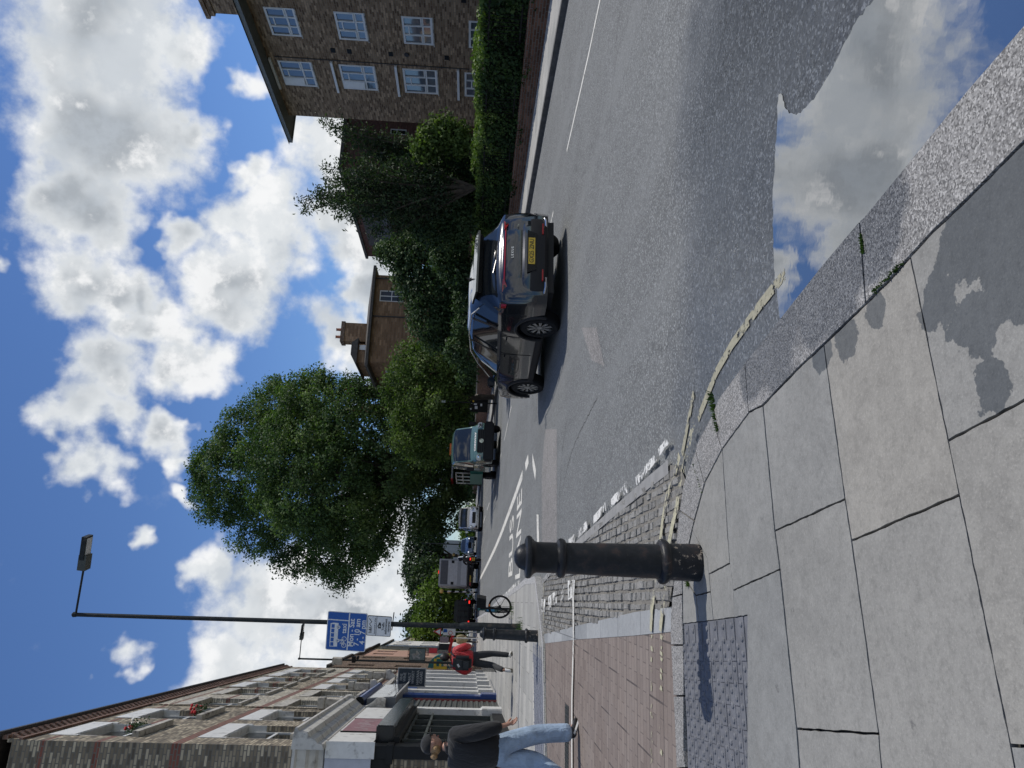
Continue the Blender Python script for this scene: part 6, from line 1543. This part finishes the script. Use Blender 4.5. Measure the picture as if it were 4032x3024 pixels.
# other projecting signs further along
ts = thing('shop_awning', 'teal rounded Dutch canopy over a far shopfront', 'awning', Lp(.05, 27.2, 2.75), AL)
M_TEAL = plain('teal_canvas', (.02, .14, .14), .7); pts = [(0, 0, 0)]+[(.75*math.sin(R(a)), 0, .85*math.cos(R(a))) for a in range(0, 95, 10)]
mb = MB(); mb.prism(pts, (0, 1.6, 0), M_TEAL); mb.build('canopy', ts)
ys_ = thing('shop_bracket_sign', 'yellow cut out bracket sign fixed below the teal canopy', 'sign', Lp(.4, 26.6, 2.6), AL); M_YLW = plain('yellow_enamel', (.55, .38, .02), .5)
mb = MB(); mb.box(-.35, -.2, -.03, .03, -.1, .65, M_YLW); mb.box(-.2, .2, -.03, .03, .5, .65, M_YLW); mb.box(-.2, .05, -.03, .03, .22, .34, M_YLW); mb.box(.25, .5, -.03, .03, -.35, -.1, M_YLW); mb.box(.2, .26, -.02, .02, -.12, .5, M_YLW); mb.build('panel', ys_)
mb = MB(); mb.tube([(-.4, .02, -.15), (.6, .02, -.15)], .03, M_DGREY, 6); mb.tube([(-.4, .02, -.3), (.5, .02, .2)], .03, M_TEAL, 6); mb.build('bracket', ys_)
# projecting shop boards on the far row
far = [(47, .55, 3.3, .5, .9, plain('dark_board', (.02, .022, .025), .5), 'black projecting shop board on the far row'), (55, .9, 3.55, .55, .8, plain('pink_board', (.6, .42, .40), .5), 'pale pink estate board projecting over the far pavement'), (62, .7, 3.0, .5, .35, plain('red_board', (.45, .03, .03), .5), 'small red projecting shop board at the far end'), (40, .5, 3.9, .35, .6, plain('red_board2', (.42, .03, .05), .5), 'red hanging board on the brown brick house')]
for u, x, z, w_, h_, m, lb in far:
    t = thing('projecting_sign', lb, 'sign', Lp(x, u, z), AL); mb = MB(); mb.box(-w_/2, w_/2, -.04, .04, -h_/2, h_/2, m, .01); mb.build('board', t); mb = MB(); mb.tube([(-x, 0, h_/2+.05), (w_/2, 0, h_/2+.05)], .02, M_BLACKP, 5); mb.build('bracket', t)
for u, lb in ((28.5, 'white and dark shopfront under the brown brick house'), (36, 'dark green shopfront under the pink house'), (45, 'white shopfront under the cream house')):
    t = thing('shopfront', lb, 'shopfront', Lp(-.18, u, .25), AL); mb = MB(); mb.box(0, .12, 0, 6.5, 2.75, 3.3, {28.5: M_BLACKP, 36: M_TEAL, 45: M_WHITE}[u]); mb.build('fascia', t)
    mb = MB(); mb.box(0, .06, 0, 6.5, 0, .5, M_BLACKP)
    for k in range(6): mb.box(0, .08, k*1.27, k*1.27+.14, .5, 2.75, M_WHITE)
    mb.build('frame', t); mb = MB(); mb.box(-.02, .02, .1, 6.4, .5, 2.75, M_GLASSD); mb.build('glazing', t)
# road signs on the left kerb
tr = thing('road_sign_post', 'grey post with red bordered triangle and small no entry plate beyond the lamp post', 'sign', (-15.2, 45, gz(45)+.12))
mb = MB(); mb.tube([(0, 0, 0), (0, 0, 2.95)], .035, M_SBACK, 8); mb.build('post', tr)
def tri(r): return [(r*math.sin(R(a)), -.05, 2.62+r*math.cos(R(a))) for a in (0, 120, 240)]
mb = MB(); mb.prism(tri(.30), (0, .01, 0), M_REDF); mb.prism([(x, -.054, z) for x, _, z in tri(.20)], (0, .003, 0), M_SWH); mb.build('warning_triangle', tr)
mb = MB(); mb.box(-.2, .2, -.06, -.05, 1.6, 2.35, M_SWH); mb.box(-.02, .18, -.065, -.06, 2.1, 2.33, M_SBLUE); ring2(mb, -.05, 1.9, .13, .03, M_REDF, -.065, -.061); mb.build('plate', tr)
rt = thing('temporary_sign', 'red and white slanting works banner behind the road sign', 'sign', (-17.2, 48, gz(48)+1.7)); mb = MB(); mb.obox((0, 0, .3), (.75, 0, -.12), (0, .02, 0), (0, 0, .09), M_REDF); mb.build('banner', rt); mb = MB(); mb.tube([(-.6, 0, -1.6), (-.6, 0, .4)], .03, M_SWH, 6); mb.tube([(.6, 0, -1.6), (.6, 0, .2)], .03, M_SWH, 6); mb.build('pole', rt)
# Belisha beacons
def beacon(X, Y, top, label):
    t = thing('belisha_beacon', label, 'beacon', (X, Y, gz(Y)+.1), 0, 'Belisha beacons at the crossing'); H = top-gz(Y)-.1; n = 9
    for k in range(n): mb = MB(); mb.lathe([(.06, H*k/n), (.06, H*(k+1)/n)], M_BLACKP if k % 2 == 0 else M_WHITE, 10); mb.build('band', t)
    mb = MB(); mb.lathe([(.05, H), (.14, H+.06), (.17, H+.16), (.14, H+.27), (.05, H+.33)], plain('beacon_globe', (.75, .50, .16), .3), 12); mb.build('globe', t); return t
beacon(-17.0, 60, 3.5, 'nearer black and white striped beacon pole beside the box truck'); beacon(-17.5, 75, 3.0, 'further beacon with amber globe in front of the pale villa'); beacon(-19.3, 68, 3.1, 'second beacon on the left kerb with pale amber globe')
# dark cabinet and slim sign post on the right pavement
cb = thing('street_cabinet', 'large black street cabinet with stuck-on notices on the right pavement', 'cabinet', (-1.52, 49.5, gz(49.5)+.12))
mb = MB(); mb.box(-.46, .46, -.2, .3, 0, .12, M_STONE); mb.box(-.45, .45, -.2, .3, .12, 1.62, M_BLACKP, .02); mb.box(-.48, .48, -.24, .34, 1.60, 1.68, M_DGREY, .01); mb.build('case', cb)
for x, z, w_, h_ in ((-.3, 1.2, .1, .14), (-.25, .8, .2, .18), (.02, .85, .12, .2), (.1, 1.15, .08, .08), (-.05, .5, .2, .12)): mb = MB(); mb.box(x, x+w_, -.206, -.201, z, z+h_, M_SWH); mb.build('notice', cb)
mb = MB(); mb.box(.2, .32, -.206, -.201, 1.05, 1.15, M_YLW); mb.build('notice', cb)
pt = thing('sign_post', 'slim dark post with white and orange plate on the right pavement', 'sign', (-1.1, 40, gz(40)+.12)); mb = MB(); mb.tube([(0, 0, -.1), (0, 0, 3.1)], .035, M_BLACKP, 8); mb.build('post', pt)
mb = MB(); mb.box(-.06, .06, -.05, -.04, 2.7, 3.25, M_SWH); mb.build('plate', pt); mb = MB(); mb.box(-.05, .05, -.055, -.051, 2.95, 3.2, plain('orange_print', (.6, .2, .05), .5)); mb.build('plate_print', pt)
# bus stop and shelter
bst = thing('bus_stop_pole', 'bus stop pole with white roundel flag and red disc under the plane tree', 'bus stop', (-8.70, 68, gz(68)+.12)); mb = MB(); mb.tube([(0, 0, 0), (0, 0, 3.9)], .05, M_SBACK, 8); mb.build('pole', bst)
mb = MB(); mb.box(-.42, .0, -.02, .02, 3.1, 3.75, M_SWH); mb.box(-.42, .0, -.02, .02, 2.55, 3.05, M_SFR); mb.build('flag', bst)
mb = MB(); ring2(mb, -.21, 3.45, .17, .05, M_REDF, -.026, -.022); mb.box(-.41, -.01, -.028, -.023, 3.42, 3.48, M_REDF); mb.build('roundel', bst)
mb = MB(); mb.lathe([(.2, -.02), (.2, .02)], M_REDF, 16, (0, -.02, 4.0), 'y'); mb.build('route_disc', bst); stext(bst, '2', .3, 0, 4.0, M_SWH, -.045, .003)
sh_ = thing('bus_shelter', 'bus shelter with red roof edge behind the tipper truck', 'bus shelter', (-8.3, 66, gz(66)+.12), A_-R(90)); mb = MB(); mb.box(-2.3, 2.3, -.7, .7, 2.45, 2.58, M_SBACK, .02); mb.build('roof', sh_); mb = MB(); mb.box(-2.32, 2.32, -.74, -.70, 2.42, 2.60, M_REDF); mb.build('red_trim', sh_)
for x in (-2.1, 0, 2.1): mb = MB(); mb.tube([(x, .55, 0), (x, .55, 2.45)], .05, M_SBACK, 8); mb.build('post', sh_)
mb = MB(); mb.box(-2.05, 2.05, .56, .58, .4, 2.2, M_GLASS); mb.build('glass_panel', sh_)
# manhole and small covers
mx, my = PT([(2236, 2870)])[0]
mc = thing('manhole_cover', 'dark rectangular metal cover set in the red block paving', 'cover', (mx, my, .095+.012), A_+R(2)); mb = MB(); mb.box(-.62, .28, -.17, .17, -.01, .004, M_PIPE); mb.build('frame', mc); mb = MB()
for i in range(16):
    for j in range(6): mb.obox((-.58+i*.055, -.14+j*.055, .006), (.016, .016, 0) if (i+j) % 2 else (.016, -.016, 0), (-.004, .004, 0) if (i+j) % 2 else (.004, .004, 0), (0, 0, .003), M_DGREY)
mb.build('tread_plate', mc)
# ---- hire bicycle, front wheel turned side-on, frame running away behind the lamp post
M_BKT = plain('dark_teal_frame', (.012, .07, .075), .35); M_BLUL = plain('blue_label', (.05, .28, .55), .4)
def bike(label, loc, rz, group, shp=1.):
    t = thing('hire_bicycle', label, 'bicycle', loc, rz, group); t.scale = (shp,)*3
    def wheel_(c, ax):
        mb = MB(); n = 32; ring = []
        a1 = Vector(ax).normalized(); up = Vector((0, 0, 1)); sd = up.cross(a1).normalized(); c = Vector(c)
        for k in range(n+1): a = 2*math.pi*k/n; ring.append(c+sd*math.cos(a)*.325+up*math.sin(a)*.325)
        mb.tube(ring, .022, M_TYRE, 8, cap=False)
        o = mb.build('wheel', t); mb = MB(); mb.tube([c+(p-c)*.91 for p in ring], .012, M_BLACKP, 6, cap=False)
        for k in range(6): a = 2*math.pi*k/6+.5; mb.tube([c, c+sd*math.cos(a)*.29+up*math.sin(a)*.29], .008, M_BLACKP, 5)
        mb.tube([c-a1*.06, c+a1*.06], .04, M_BLACKP, 10); mb.build('rim', o)
    st_ = Vector((0, 1, 0))                                                     # axle direction of the steered wheel
    wheel_((0, 0, .345), st_)
    d_ = Vector((-.40, .92, 0)).normalized()                                   # frame direction, going away
    rc = d_*1.1+Vector((0, 0, .345)); wheel_(rc, Vector((-d_.y, d_.x, 0)))
    mb = MB(); ht = Vector((-.12, .1, .98))
    mb.tube([(0, -.05, .345), (-.05, -.05, .72), (-.08, .02, .80)], .014, M_BLACKP, 6); mb.tube([(0, .05, .345), (-.05, .05, .72), (-.08, .02, .80)], .014, M_BLACKP, 6); mb.tube([(-.08, .02, .78), ht], .024, M_BKT, 8); mb.build('fork', t)
    mb = MB(); bb = d_*.62+Vector((0, 0, .30)); st2 = d_*.78+Vector((0, 0, .95))
    mb.tube([ht, ht*.5+bb*.5+Vector((0, 0, -.1)), bb], .042, M_BKT, 8); mb.tube([bb, st2], .02, M_BKT, 8); mb.tube([bb, rc], .015, M_BKT, 6); mb.tube([d_*.74+Vector((0, 0, .75)), rc], .012, M_BKT, 6); mb.build('frame', t)
    mb = MB(); mb.obox(ht*.45+bb*.55+Vector((-.02, -.06, -.02)), Vector((bb-ht)).normalized()*.17, (.05, 0, 0), (0, .02, .05), M_BKT); bt_ = mb.build('battery', t)
    mb = MB(); mb.obox(ht*.5+bb*.5+Vector((-.0, -.09, -.03)), Vector((bb-ht)).normalized()*.11, (.035, 0, 0), (0, .004, .03), M_BLUL); mb.build('label_panel', bt_)
    mb = MB(); mb.tube([ht, ht+Vector((0, 0, .10)), ht+Vector((-.03, .0, .13))], .018, M_BLACKP, 6); mb.tube([(-.13, -.32, 1.14), (-.15, -.1, 1.10), (-.15, .1, 1.10), (-.13, .34, 1.14)], .014, M_BLACKP, 6); mb.build('handlebar', t)
    mb = MB(); mb.tube([st2-Vector((0, 0, .05)), st2], .02, M_DGREY, 6); mb.obox(st2+Vector((0, 0, .03)), d_*.13, Vector((-d_.y, d_.x, 0))*.06, (0, 0, .03), M_BLACKP); mb.build('saddle', t)
    mb = MB()
    mb.prism([(.02, -.17, .76), (.26, -.17, .76), (.30, -.17, 1.04), (-.02, -.17, 1.04)], (0, .34, 0), M_BLACKP)
    for k in range(6): mb.tube([(.03+.045*k, -.18, .80), (.03+.045*k, -.18, 1.02)], .008, M_BLACKP, 4)
    mb.build('basket', t)
    mb = MB(); mb.obox((-.02, -.11, .45), (.028, 0, 0), (0, .012, 0), (0, 0, .47), M_BLACKP); mb.build('stand', t)
    mb = MB(); mb.obox((.06, -.07, .66), (.03, 0, 0), (0, .01, 0), (0, 0, .02), M_ORANGE); mb.build('reflector', t)
    return t
bk = bike('teal hire bicycle with front basket parked against the signed lamp post', (-6.13, 20.3, gz(20.3)+.12), 0., 'hire bicycles', .93)

# ================================================================ PEOPLE
def frozen(name, verts, edges, m, parent, sub=2, smooth=True):
    """limbs grown with a skin modifier from joints (x,y,z,rx[,ry]) and frozen to a mesh; first joint is the root"""
    me = bpy.data.meshes.new(name); me.from_pydata([v[:3] for v in verts], edges, [])
    o = bpy.data.objects.new(name, me); C.objects.link(o)
    o.modifiers.new('s', 'SKIN'); sk = me.skin_vertices[0].data
    for i, v in enumerate(verts): sk[i].radius = (v[3], v[4] if len(v) > 4 else v[3]); sk[i].use_root = (i == 0)
    sd = o.modifiers.new('d', 'SUBSURF'); sd.levels = sub; sd.render_levels = sub
    dg = bpy.context.evaluated_depsgraph_get(); dg.update(); new = bpy.data.meshes.new_from_object(o.evaluated_get(dg))
    bpy.data.objects.remove(o); vs = [v.co.copy() for v in new.vertices]; fs = [tuple(p.vertices) for p in new.polygons]; bpy.data.meshes.remove(new)
    return vs, fs
def cloth(name, col, rough=.85, var=.2, bump=.5, bscale=18):
    m, q = newmat(name); pos = q('TexCoord', out=3)
    n = q.noise(pos, 5, 5, .6, dist=.6); wv = q.noise(q.vm('MULTIPLY', pos, (3, 3, 1.2)), bscale*.25, 3, .5, dist=1.2); f = q.noise(pos, 260, 2)
    c = q.mix(q.ss(n, .3, .7), tuple(x*(1-var) for x in col), tuple(min(1, x*(1+var)) for x in col))
    finish(q, q('BsdfPrincipled', {'Base Color': c, 'Roughness': rough, 'Sheen Weight': .15, 'Normal': q('Bump', {'Strength': bump, 'Distance': .03, 'Height': q.math('MULTIPLY_ADD', f, .05, wv)})})); return m
M_SKIN = plain('skin', (.38, .21, .15), .5, var=.08); M_SKIN2 = plain('darker_skin', (.22, .12, .08), .5, var=.08)
M_JKT = cloth('black_jacket_cloth', (.006, .007, .009), .9); M_JEAN = cloth('pale_denim', (.26, .35, .47), .85, .22, .7, 26); M_REDJ = cloth('red_puffer', (.42, .012, .02), .55, .2, .9, 40); M_BTR = cloth('black_trousers', (.016, .018, .022), .8)
M_TANC = cloth('tan_coat', (.30, .26, .15), .8); M_BAG = plain('black_backpack', (.015, .016, .018), .4, bump=.3); M_HAIRB = plain('blond_hair', (.30, .19, .09), .6, var=.4, scale=60, bump=.6); M_HAIRK = plain('black_hair', (.012, .010, .010), .5, var=.4, bump=.5)
M_SHOEW = plain('white_shoe', (.60, .60, .58), .5); M_SHOEK = plain('black_shoe', (.015, .015, .016), .5); M_SOLE = plain('shoe_sole', (.12, .11, .09), .8)
def ellipsoid(mb, c, r, m, rot=0., nseg=16, nr=10, squash=None):
    vs = []; fs = []
    for i in range(nr+1):
        ph = math.pi*i/nr
        for k in range(nseg):
            th = 2*math.pi*k/nseg; p = Vector((math.sin(ph)*math.cos(th)*r[0], math.sin(ph)*math.sin(th)*r[1], math.cos(ph)*r[2]))
            if squash: p = squash(p)
            vs.append(Matrix.Rotation(rot, 3, 'Z') @ p+Vector(c))
    for i in range(nr):
        for k in range(nseg): fs.append((i*nseg+k, i*nseg+(k+1) % nseg, (i+1)*nseg+(k+1) % nseg, (i+1)*nseg+k))
    mb.add(vs, fs, m, True)
def head_parts(mb, c, yaw, skin):
    """face on the head: nose, brow, eyes, lips, ears; c = head centre, yaw about z (0 looks along +y)"""
    Rz = Matrix.Rotation(yaw, 3, 'Z'); P = lambda x, y, z: tuple(Vector(c)+Rz @ Vector((x, y, z)))
    ellipsoid(mb, P(0, 0, .01), (.073, .092, .112), skin, yaw, 18, 12, lambda p: Vector((p.x*(1-.22*max(0, -p.z/.11)), p.y*(1-.05*max(0, -p.z/.11)), p.z)))
    ellipsoid(mb, P(0, .092, -.005), (.012, .017, .022), skin, yaw, 8, 6); ellipsoid(mb, P(0, .085, -.05), (.022, .010, .008), plain('lips', (.35, .12, .10), .5) if 'lips' not in MATS else MATS['lips'], yaw, 8, 6)
    for s_ in (-1, 1):
        ellipsoid(mb, P(s_*.028, .083, .02), (.012, .008, .007), M_HAIRK, yaw, 8, 5); ellipsoid(mb, P(s_*.073, -.005, 0), (.009, .018, .030), skin, yaw+s_*-.3, 8, 6)
def hand_graph(verts, edges, wrist_i, d_, side, r0=.028):
    """palm and five bent fingers continuing a wrist joint; d_ = pointing direction, side = thumb side"""
    w_ = Vector(verts[wrist_i][:3]); d_ = Vector(d_).normalized(); s_ = Vector(side).normalized(); nrm = d_.cross(s_).normalized()
    pi_ = len(verts); verts.append((*(w_+d_*.05), .026, .016)); edges.append((wrist_i, pi_))
    k0 = len(verts); verts.append((*(w_+d_*.088), .030, .014)); edges.append((pi_, k0))
    for j, (off, ln) in enumerate(((.027, .068), (.009, .076), (-.010, .071), (-.027, .056))):
        b0 = w_+d_*.092+s_*off; m1 = b0+d_*ln*.5+nrm*.012; m2 = b0+d_*ln*.86+nrm*.034
        a = len(verts); verts += [(*b0, .0095), (*m1, .0085), (*m2, .0075)]; edges += [(k0, a), (a, a+1), (a+1, a+2)]
    a = len(verts); verts += [(*(w_+d_*.045+s_*.036+nrm*.006), .011), (*(w_+d_*.085+s_*.050+nrm*.022), .0095)]; edges += [(pi_, a), (a, a+1)]
def person(name_label, loc, rz, P, top, legs_m, shoe_m, skin, yaw=0., grp=None, sc_=1.):
    """P: joint dictionary (x right, y forward, z up)"""
    t = thing('person', name_label, 'person', loc, rz, grp); t.scale = (sc_,)*3
    V = lambda k: tuple(P[k])
    names = ['pel', 'wst', 'chs', 'nck', 'hdb', 'shL', 'elL', 'wrL', 'shR', 'elR', 'wrR', 'hpL', 'knL', 'anL', 'toL', 'hpR', 'knR', 'anR', 'toR']
    rad = dict(pel=(.12, .09), wst=(.105, .08), chs=(.13, .09), nck=(.048, .048), hdb=(.055, .06), shL=(.05,), elL=(.038,), wrL=(.026,), shR=(.05,), elR=(.038,), wrR=(.026,), hpL=(.075,), knL=(.052,), anL=(.036,), toL=(.030,), hpR=(.075,), knR=(.052,), anR=(.036,), toR=(.030,))
    vs = [(*V(k), *rad[k]) for k in names]; ix = {k: i for i, k in enumerate(names)}
    es = [('pel', 'wst'), ('wst', 'chs'), ('chs', 'nck'), ('nck', 'hdb'), ('chs', 'shL'), ('shL', 'elL'), ('elL', 'wrL'), ('chs', 'shR'), ('shR', 'elR'), ('elR', 'wrR'), ('pel', 'hpL'), ('hpL', 'knL'), ('knL', 'anL'), ('anL', 'toL'), ('pel', 'hpR'), ('hpR', 'knR'), ('knR', 'anR'), ('anR', 'toR')]
    es = [(ix[a], ix[b]) for a, b in es]
    for w_, e_, sd_ in (('wrL', 'elL', 1), ('wrR', 'elR', -1)):
        d_ = Vector(V(w_))-Vector(V(e_)); hand_graph(vs, es, ix[w_], d_+Vector((0, .02, 0)), (0, 1, 0))
    a, f = frozen('body', vs, es, skin, t); mb = MB(); mb.add(a, f, skin, True)
    hc_ = Vector(V('hdb'))+Vector((0, .01, .10)); head_parts(mb, hc_, yaw, skin); mb.build('body', t, autos=60)
    # trousers
    g = [(*V('pel'), .145, .115), (*V('wst'), .125, .10)]; e = [(0, 1)]
    for s_ in 'LR':
        k = len(g); an = Vector(V('an'+s_)); kn = Vector(V('kn'+s_)); lo = an-(kn-an).normalized()*.015
        g += [(*V('hp'+s_), P.get('rt', .100)), (*(Vector(V('hp'+s_))*.5+kn*.5), P.get('rt', .1)*.92), (*kn, P.get('rk', .078)), (*(kn*.5+an*.5), P.get('rk', .078)*.95), (*lo, P.get('rc', .070))]; e += [(0, k), (k, k+1), (k+1, k+2), (k+2, k+3), (k+3, k+4)]
    a, f = frozen('trousers', g, e, legs_m, t); mb = MB(); mb.add(a, f, legs_m, True); mb.build('trousers', t, autos=60)
    # jacket
    jr = P.get('rj', (.175, .130)); ch = P.get('hem', .0)
    hem = Vector(V('pel'))+Vector((0, 0, ch)); g = [(*hem, jr[0], jr[1]), (*V('wst'), jr[0]*.97, jr[1]), (*V('chs'), jr[0]*1.02, jr[1]*.98), (*(Vector(V('chs'))*.35+Vector(V('nck'))*.65), .085, .08), (*(Vector(V('nck'))+Vector((0, .005, .035))), .070, .070)]; e = [(0, 1), (1, 2), (2, 3), (3, 4)]
    for s_ in 'LR':
        k = len(g); ra = P.get('ra', .068); el, wr = Vector(V('el'+s_)), Vector(V('wr'+s_)); g += [(*V('sh'+s_), ra*1.08), (*(Vector(V('sh'+s_))*.5+el*.5), ra), (*el, ra*.92), (*(el*.5+wr*.5), ra*.82), (*(wr+(el-wr)*.06), ra*.62)]; e += [(2, k), (k, k+1), (k+1, k+2), (k+2, k+3), (k+3, k+4)]
    a, f = frozen('jacket', g, e, top, t); mb = MB(); mb.add(a, f, top, True); mb.build('jacket', t, autos=60)
    for s_ in 'LR':
        an, to = Vector(V('an'+s_)), Vector(V('to'+s_)); d_ = (to-an); hl_ = Vector((an.x, an.y, an.z))-Vector((d_.x, d_.y, 0)).normalized()*.055+Vector((0, 0, -.03))
        g = [(*(an+Vector((0, 0, .0))), .045), (*(hl_), .042, .036), (*((an+to)/2+Vector((0, 0, -.012))), .048, .036), (*(to+d_.normalized()*.03), .046, .027), (*(to+d_.normalized()*.085), .034, .018)]; e = [(0, 1), (0, 2), (2, 3), (3, 4)]
        a, f = frozen('shoe', g, e, shoe_m, t); mb = MB(); mb.add(a, f, shoe_m, True); sh = mb.build('shoe', t, autos=60)
        mb = MB(); dd = d_.normalized(); sd = Vector((0, 0, 1)).cross(dd).normalized(); up = dd.cross(sd)*-1
        up = sd.cross(dd)*-1; c_ = (an+to)/2+dd*.035-Vector(dd.cross(sd).normalized() if dd.cross(sd).z > 0 else -dd.cross(sd).normalized())*.040
        mb.obox(c_, dd*.135, sd*.045, (dd.cross(sd))*.010, M_SHOEW if shoe_m is M_SHOEK else M_SOLE); mb.build('sole', sh)
    return t, hc_
# the walker in the black jacket and cap, leaving the picture on the left
P1 = dict(pel=(0, 0, .93), wst=(0, .01, 1.10), chs=(0, .02, 1.34), nck=(0, .03, 1.50), hdb=(.005, .05, 1.555), shL=(-.185, .02, 1.40), elL=(-.25, -.10, 1.13), wrL=(-.23, -.02, .90), shR=(.185, .02, 1.40), elR=(.29, -.03, 1.14), wrR=(.31, .05, .87),
          hpL=(-.09, 0, .90), knL=(-.10, -.04, .50), anL=(-.10, -.34, .17), toL=(-.10, -.25, .05), hpR=(.09, 0, .90), knR=(.09, .16, .49), anR=(.08, .20, .09), toR=(.09, .32, .045), rt=.128, rk=.112, rc=.108, rj=(.245, .175), ra=.102, hem=-.08)
px_, py_ = PT([(2288, 2962)])[0]
p1, h1 = person('person in black jacket, black cap and pale blue jeans at the left edge', (px_, py_, .10), R(-20), P1, M_JKT, M_JEAN, M_SHOEK, M_SKIN, R(-28), None, .995)
mb = MB(); Rz = Matrix.Rotation(R(-28), 3, 'Z')
ellipsoid(mb, h1+Vector((0, 0, .045)), (.085, .105, .095), M_JKT, R(-28), 18, 10, lambda p: Vector((p.x, p.y, max(p.z, -.02))))
bc = h1+Rz @ Vector((0, .13, .045)); mb.prism([tuple(h1+Rz @ Vector((math.sin(R(a))*.078, .07+math.cos(R(a))*.10, .038))) for a in range(-90, 91, 15)], (0, 0, .008), M_JKT); mb.build('cap', p1)
mb = MB(); ellipsoid(mb, h1+Rz @ Vector((0, -.055, -.03)), (.072, .055, .06), M_HAIRB, R(-28)); ellipsoid(mb, h1+Rz @ Vector((.0, -.125, -.02)), (.038, .035, .04), M_HAIRB, R(-28)); mb.build('hair', p1)
# red padded jacket and backpack
P2 = dict(pel=(0, 0, .94), wst=(0, .02, 1.12), chs=(0, .05, 1.37), nck=(0, .08, 1.52), hdb=(.0, .10, 1.575), shL=(-.20, .04, 1.42), elL=(-.32, -.02, 1.17), wrL=(-.27, .16, 1.0), shR=(.20, .04, 1.42), elR=(.31, .02, 1.18), wrR=(.24, .22, 1.06),
          hpL=(-.10, 0, .92), knL=(-.12, -.02, .52), anL=(-.12, -.36, .24), toL=(-.12, -.40, .12), hpR=(.10, 0, .92), knR=(.12, .10, .50), anR=(.12, .03, .09), toR=(.13, .15, .045), rt=.105, rk=.078, rc=.07, rj=(.235, .18), ra=.105, hem=.0)
gx, gy = G(2018, 2600, .12)
p2, h2 = person('person in red padded jacket with black backpack walking away on the far pavement', (gx, gy, gz(gy)+.12), R(2), P2, M_REDJ, M_BTR, M_SHOEW, M_SKIN2, 0., None, 1.03)
mb = MB(); ellipsoid(mb, h2+Vector((0, -.01, .02)), (.10, .115, .125), M_HAIRK); mb.build('hair', p2)
mb = MB(); mb.box(-.17, .17, -.40, -.18, 1.02, 1.48, M_BAG, .07); mb.box(-.12, .12, -.44, -.38, 1.06, 1.26, M_BAG, .03); bg_ = mb.build('backpack', p2)
mb = MB(); mb.obox((-.03, -.405, 1.34), (.035, 0, .02), (0, .003, 0), (-.01, 0, .02), M_SHOEW); mb.build('backpack_print', bg_)
mb = MB()
for s_ in (-1, 1): mb.tube([(s_*.13, -.2, 1.46), (s_*.15, .0, 1.55), (s_*.16, .19, 1.42)], .022, M_BAG, 6)
mb.build('shoulder_strap', bg_)
# distant figure in a tan coat
P3 = dict(P2); P3.update(elL=(-.24, -.02, 1.15), wrL=(-.22, .1, .92), elR=(.24, .0, 1.15), wrR=(.22, .12, .95), anL=(-.12, -.15, .12), toL=(-.12, -.05, .05), rj=(.22, .17), hem=-.25)
gx, gy = at(1880, 2520, 52).x, 52
p3_, h3 = person('distant person in a long tan coat standing at the kerb behind the lamp post', (gx, gy, gz(gy)+.12), R(10), P3, M_TANC, M_BTR, M_SHOEW, M_SKIN, 0., None, 1.0)
mb = MB(); ellipsoid(mb, h3+Vector((0, -.01, .02)), (.09, .105, .12), M_HAIRB); mb.build('hair', p3_)
# motorcyclist riding away beside the truck
mq = W(3.05, 58.6); M0 = (mq.x, mq.y, gz(mq.y))
mt = thing('motorcycle', 'black motorcycle with yellow plate and red tail lamp ridden away next to the box truck', 'motorcycle', M0, A_)
for y in (-.65, .75):
    mb = MB(); ring = [Vector((0, y+math.cos(2*math.pi*k/24)*.26, .31+math.sin(2*math.pi*k/24)*.26)) for k in range(25)]; mb.tube(ring, .065, M_TYRE, 8, cap=False); o = mb.build('wheel', mt)
    mb = MB(); mb.lathe([(.22, -.02), (.22, .02)], M_RIMD, 16, (0, y, .31), 'x'); mb.build('rim', o)
mb = MB(); mb.box(-.15, .15, -.5, .45, .35, .72, M_TRIM, .05); mb.box(-.14, .14, -.85, .05, .72, .86, M_BLACKG, .05); mb.box(-.17, .17, .0, .5, .7, .98, M_BLACKG, .08); mb.build('body', mt)
mb = MB(); mb.tube([(0, .55, .95), (0, .75, .35)], .04, M_DGREY, 6); mb.tube([(-.38, .42, 1.05), (0, .52, 1.02), (.38, .42, 1.05)], .02, M_BLACKP, 6); mb.build('handlebar', mt)
mb = MB(); mb.box(-.09, .09, -.93, -.86, .78, .86, M_REDON); mb.build('tail_lamp', mt); plate(mt, 'LB68', (0, -.95, .60), X_, Z_, M_PLY, .26, .22)
mb = MB(); mb.tube([(.2, -.1, .35), (.24, -.8, .42)], .05, M_CHROME, 8); mb.build('exhaust', mt)
P4 = dict(pel=(0, 0, .86), wst=(0, .03, 1.02), chs=(0, .12, 1.26), nck=(0, .17, 1.41), hdb=(0, .19, 1.45), shL=(-.19, .12, 1.31), elL=(-.34, .32, 1.12), wrL=(-.34, .58, 1.08), shR=(.19, .12, 1.31), elR=(.34, .32, 1.12), wrR=(.34, .58, 1.08), hpL=(-.12, .02, .86), knL=(-.24, .38, .72), anL=(-.24, .12, .38), toL=(-.25, .24, .33), hpR=(.12, .02, .86), knR=(.24, .38, .72), anR=(.24, .12, .38), toR=(.25, .24, .33), rj=(.19, .14), ra=.075)
mr_, h4 = person('motorcyclist in black riding the motorcycle up the road', (M0[0], M0[1], M0[2]+.02), A_, P4, M_JKT, M_BTR, M_SHOEK, M_SKIN, 0.)
mb = MB(); ellipsoid(mb, h4+Vector((0, 0, .02)), (.13, .15, .15), M_BLACKG); mb.build('helmet', mr_)
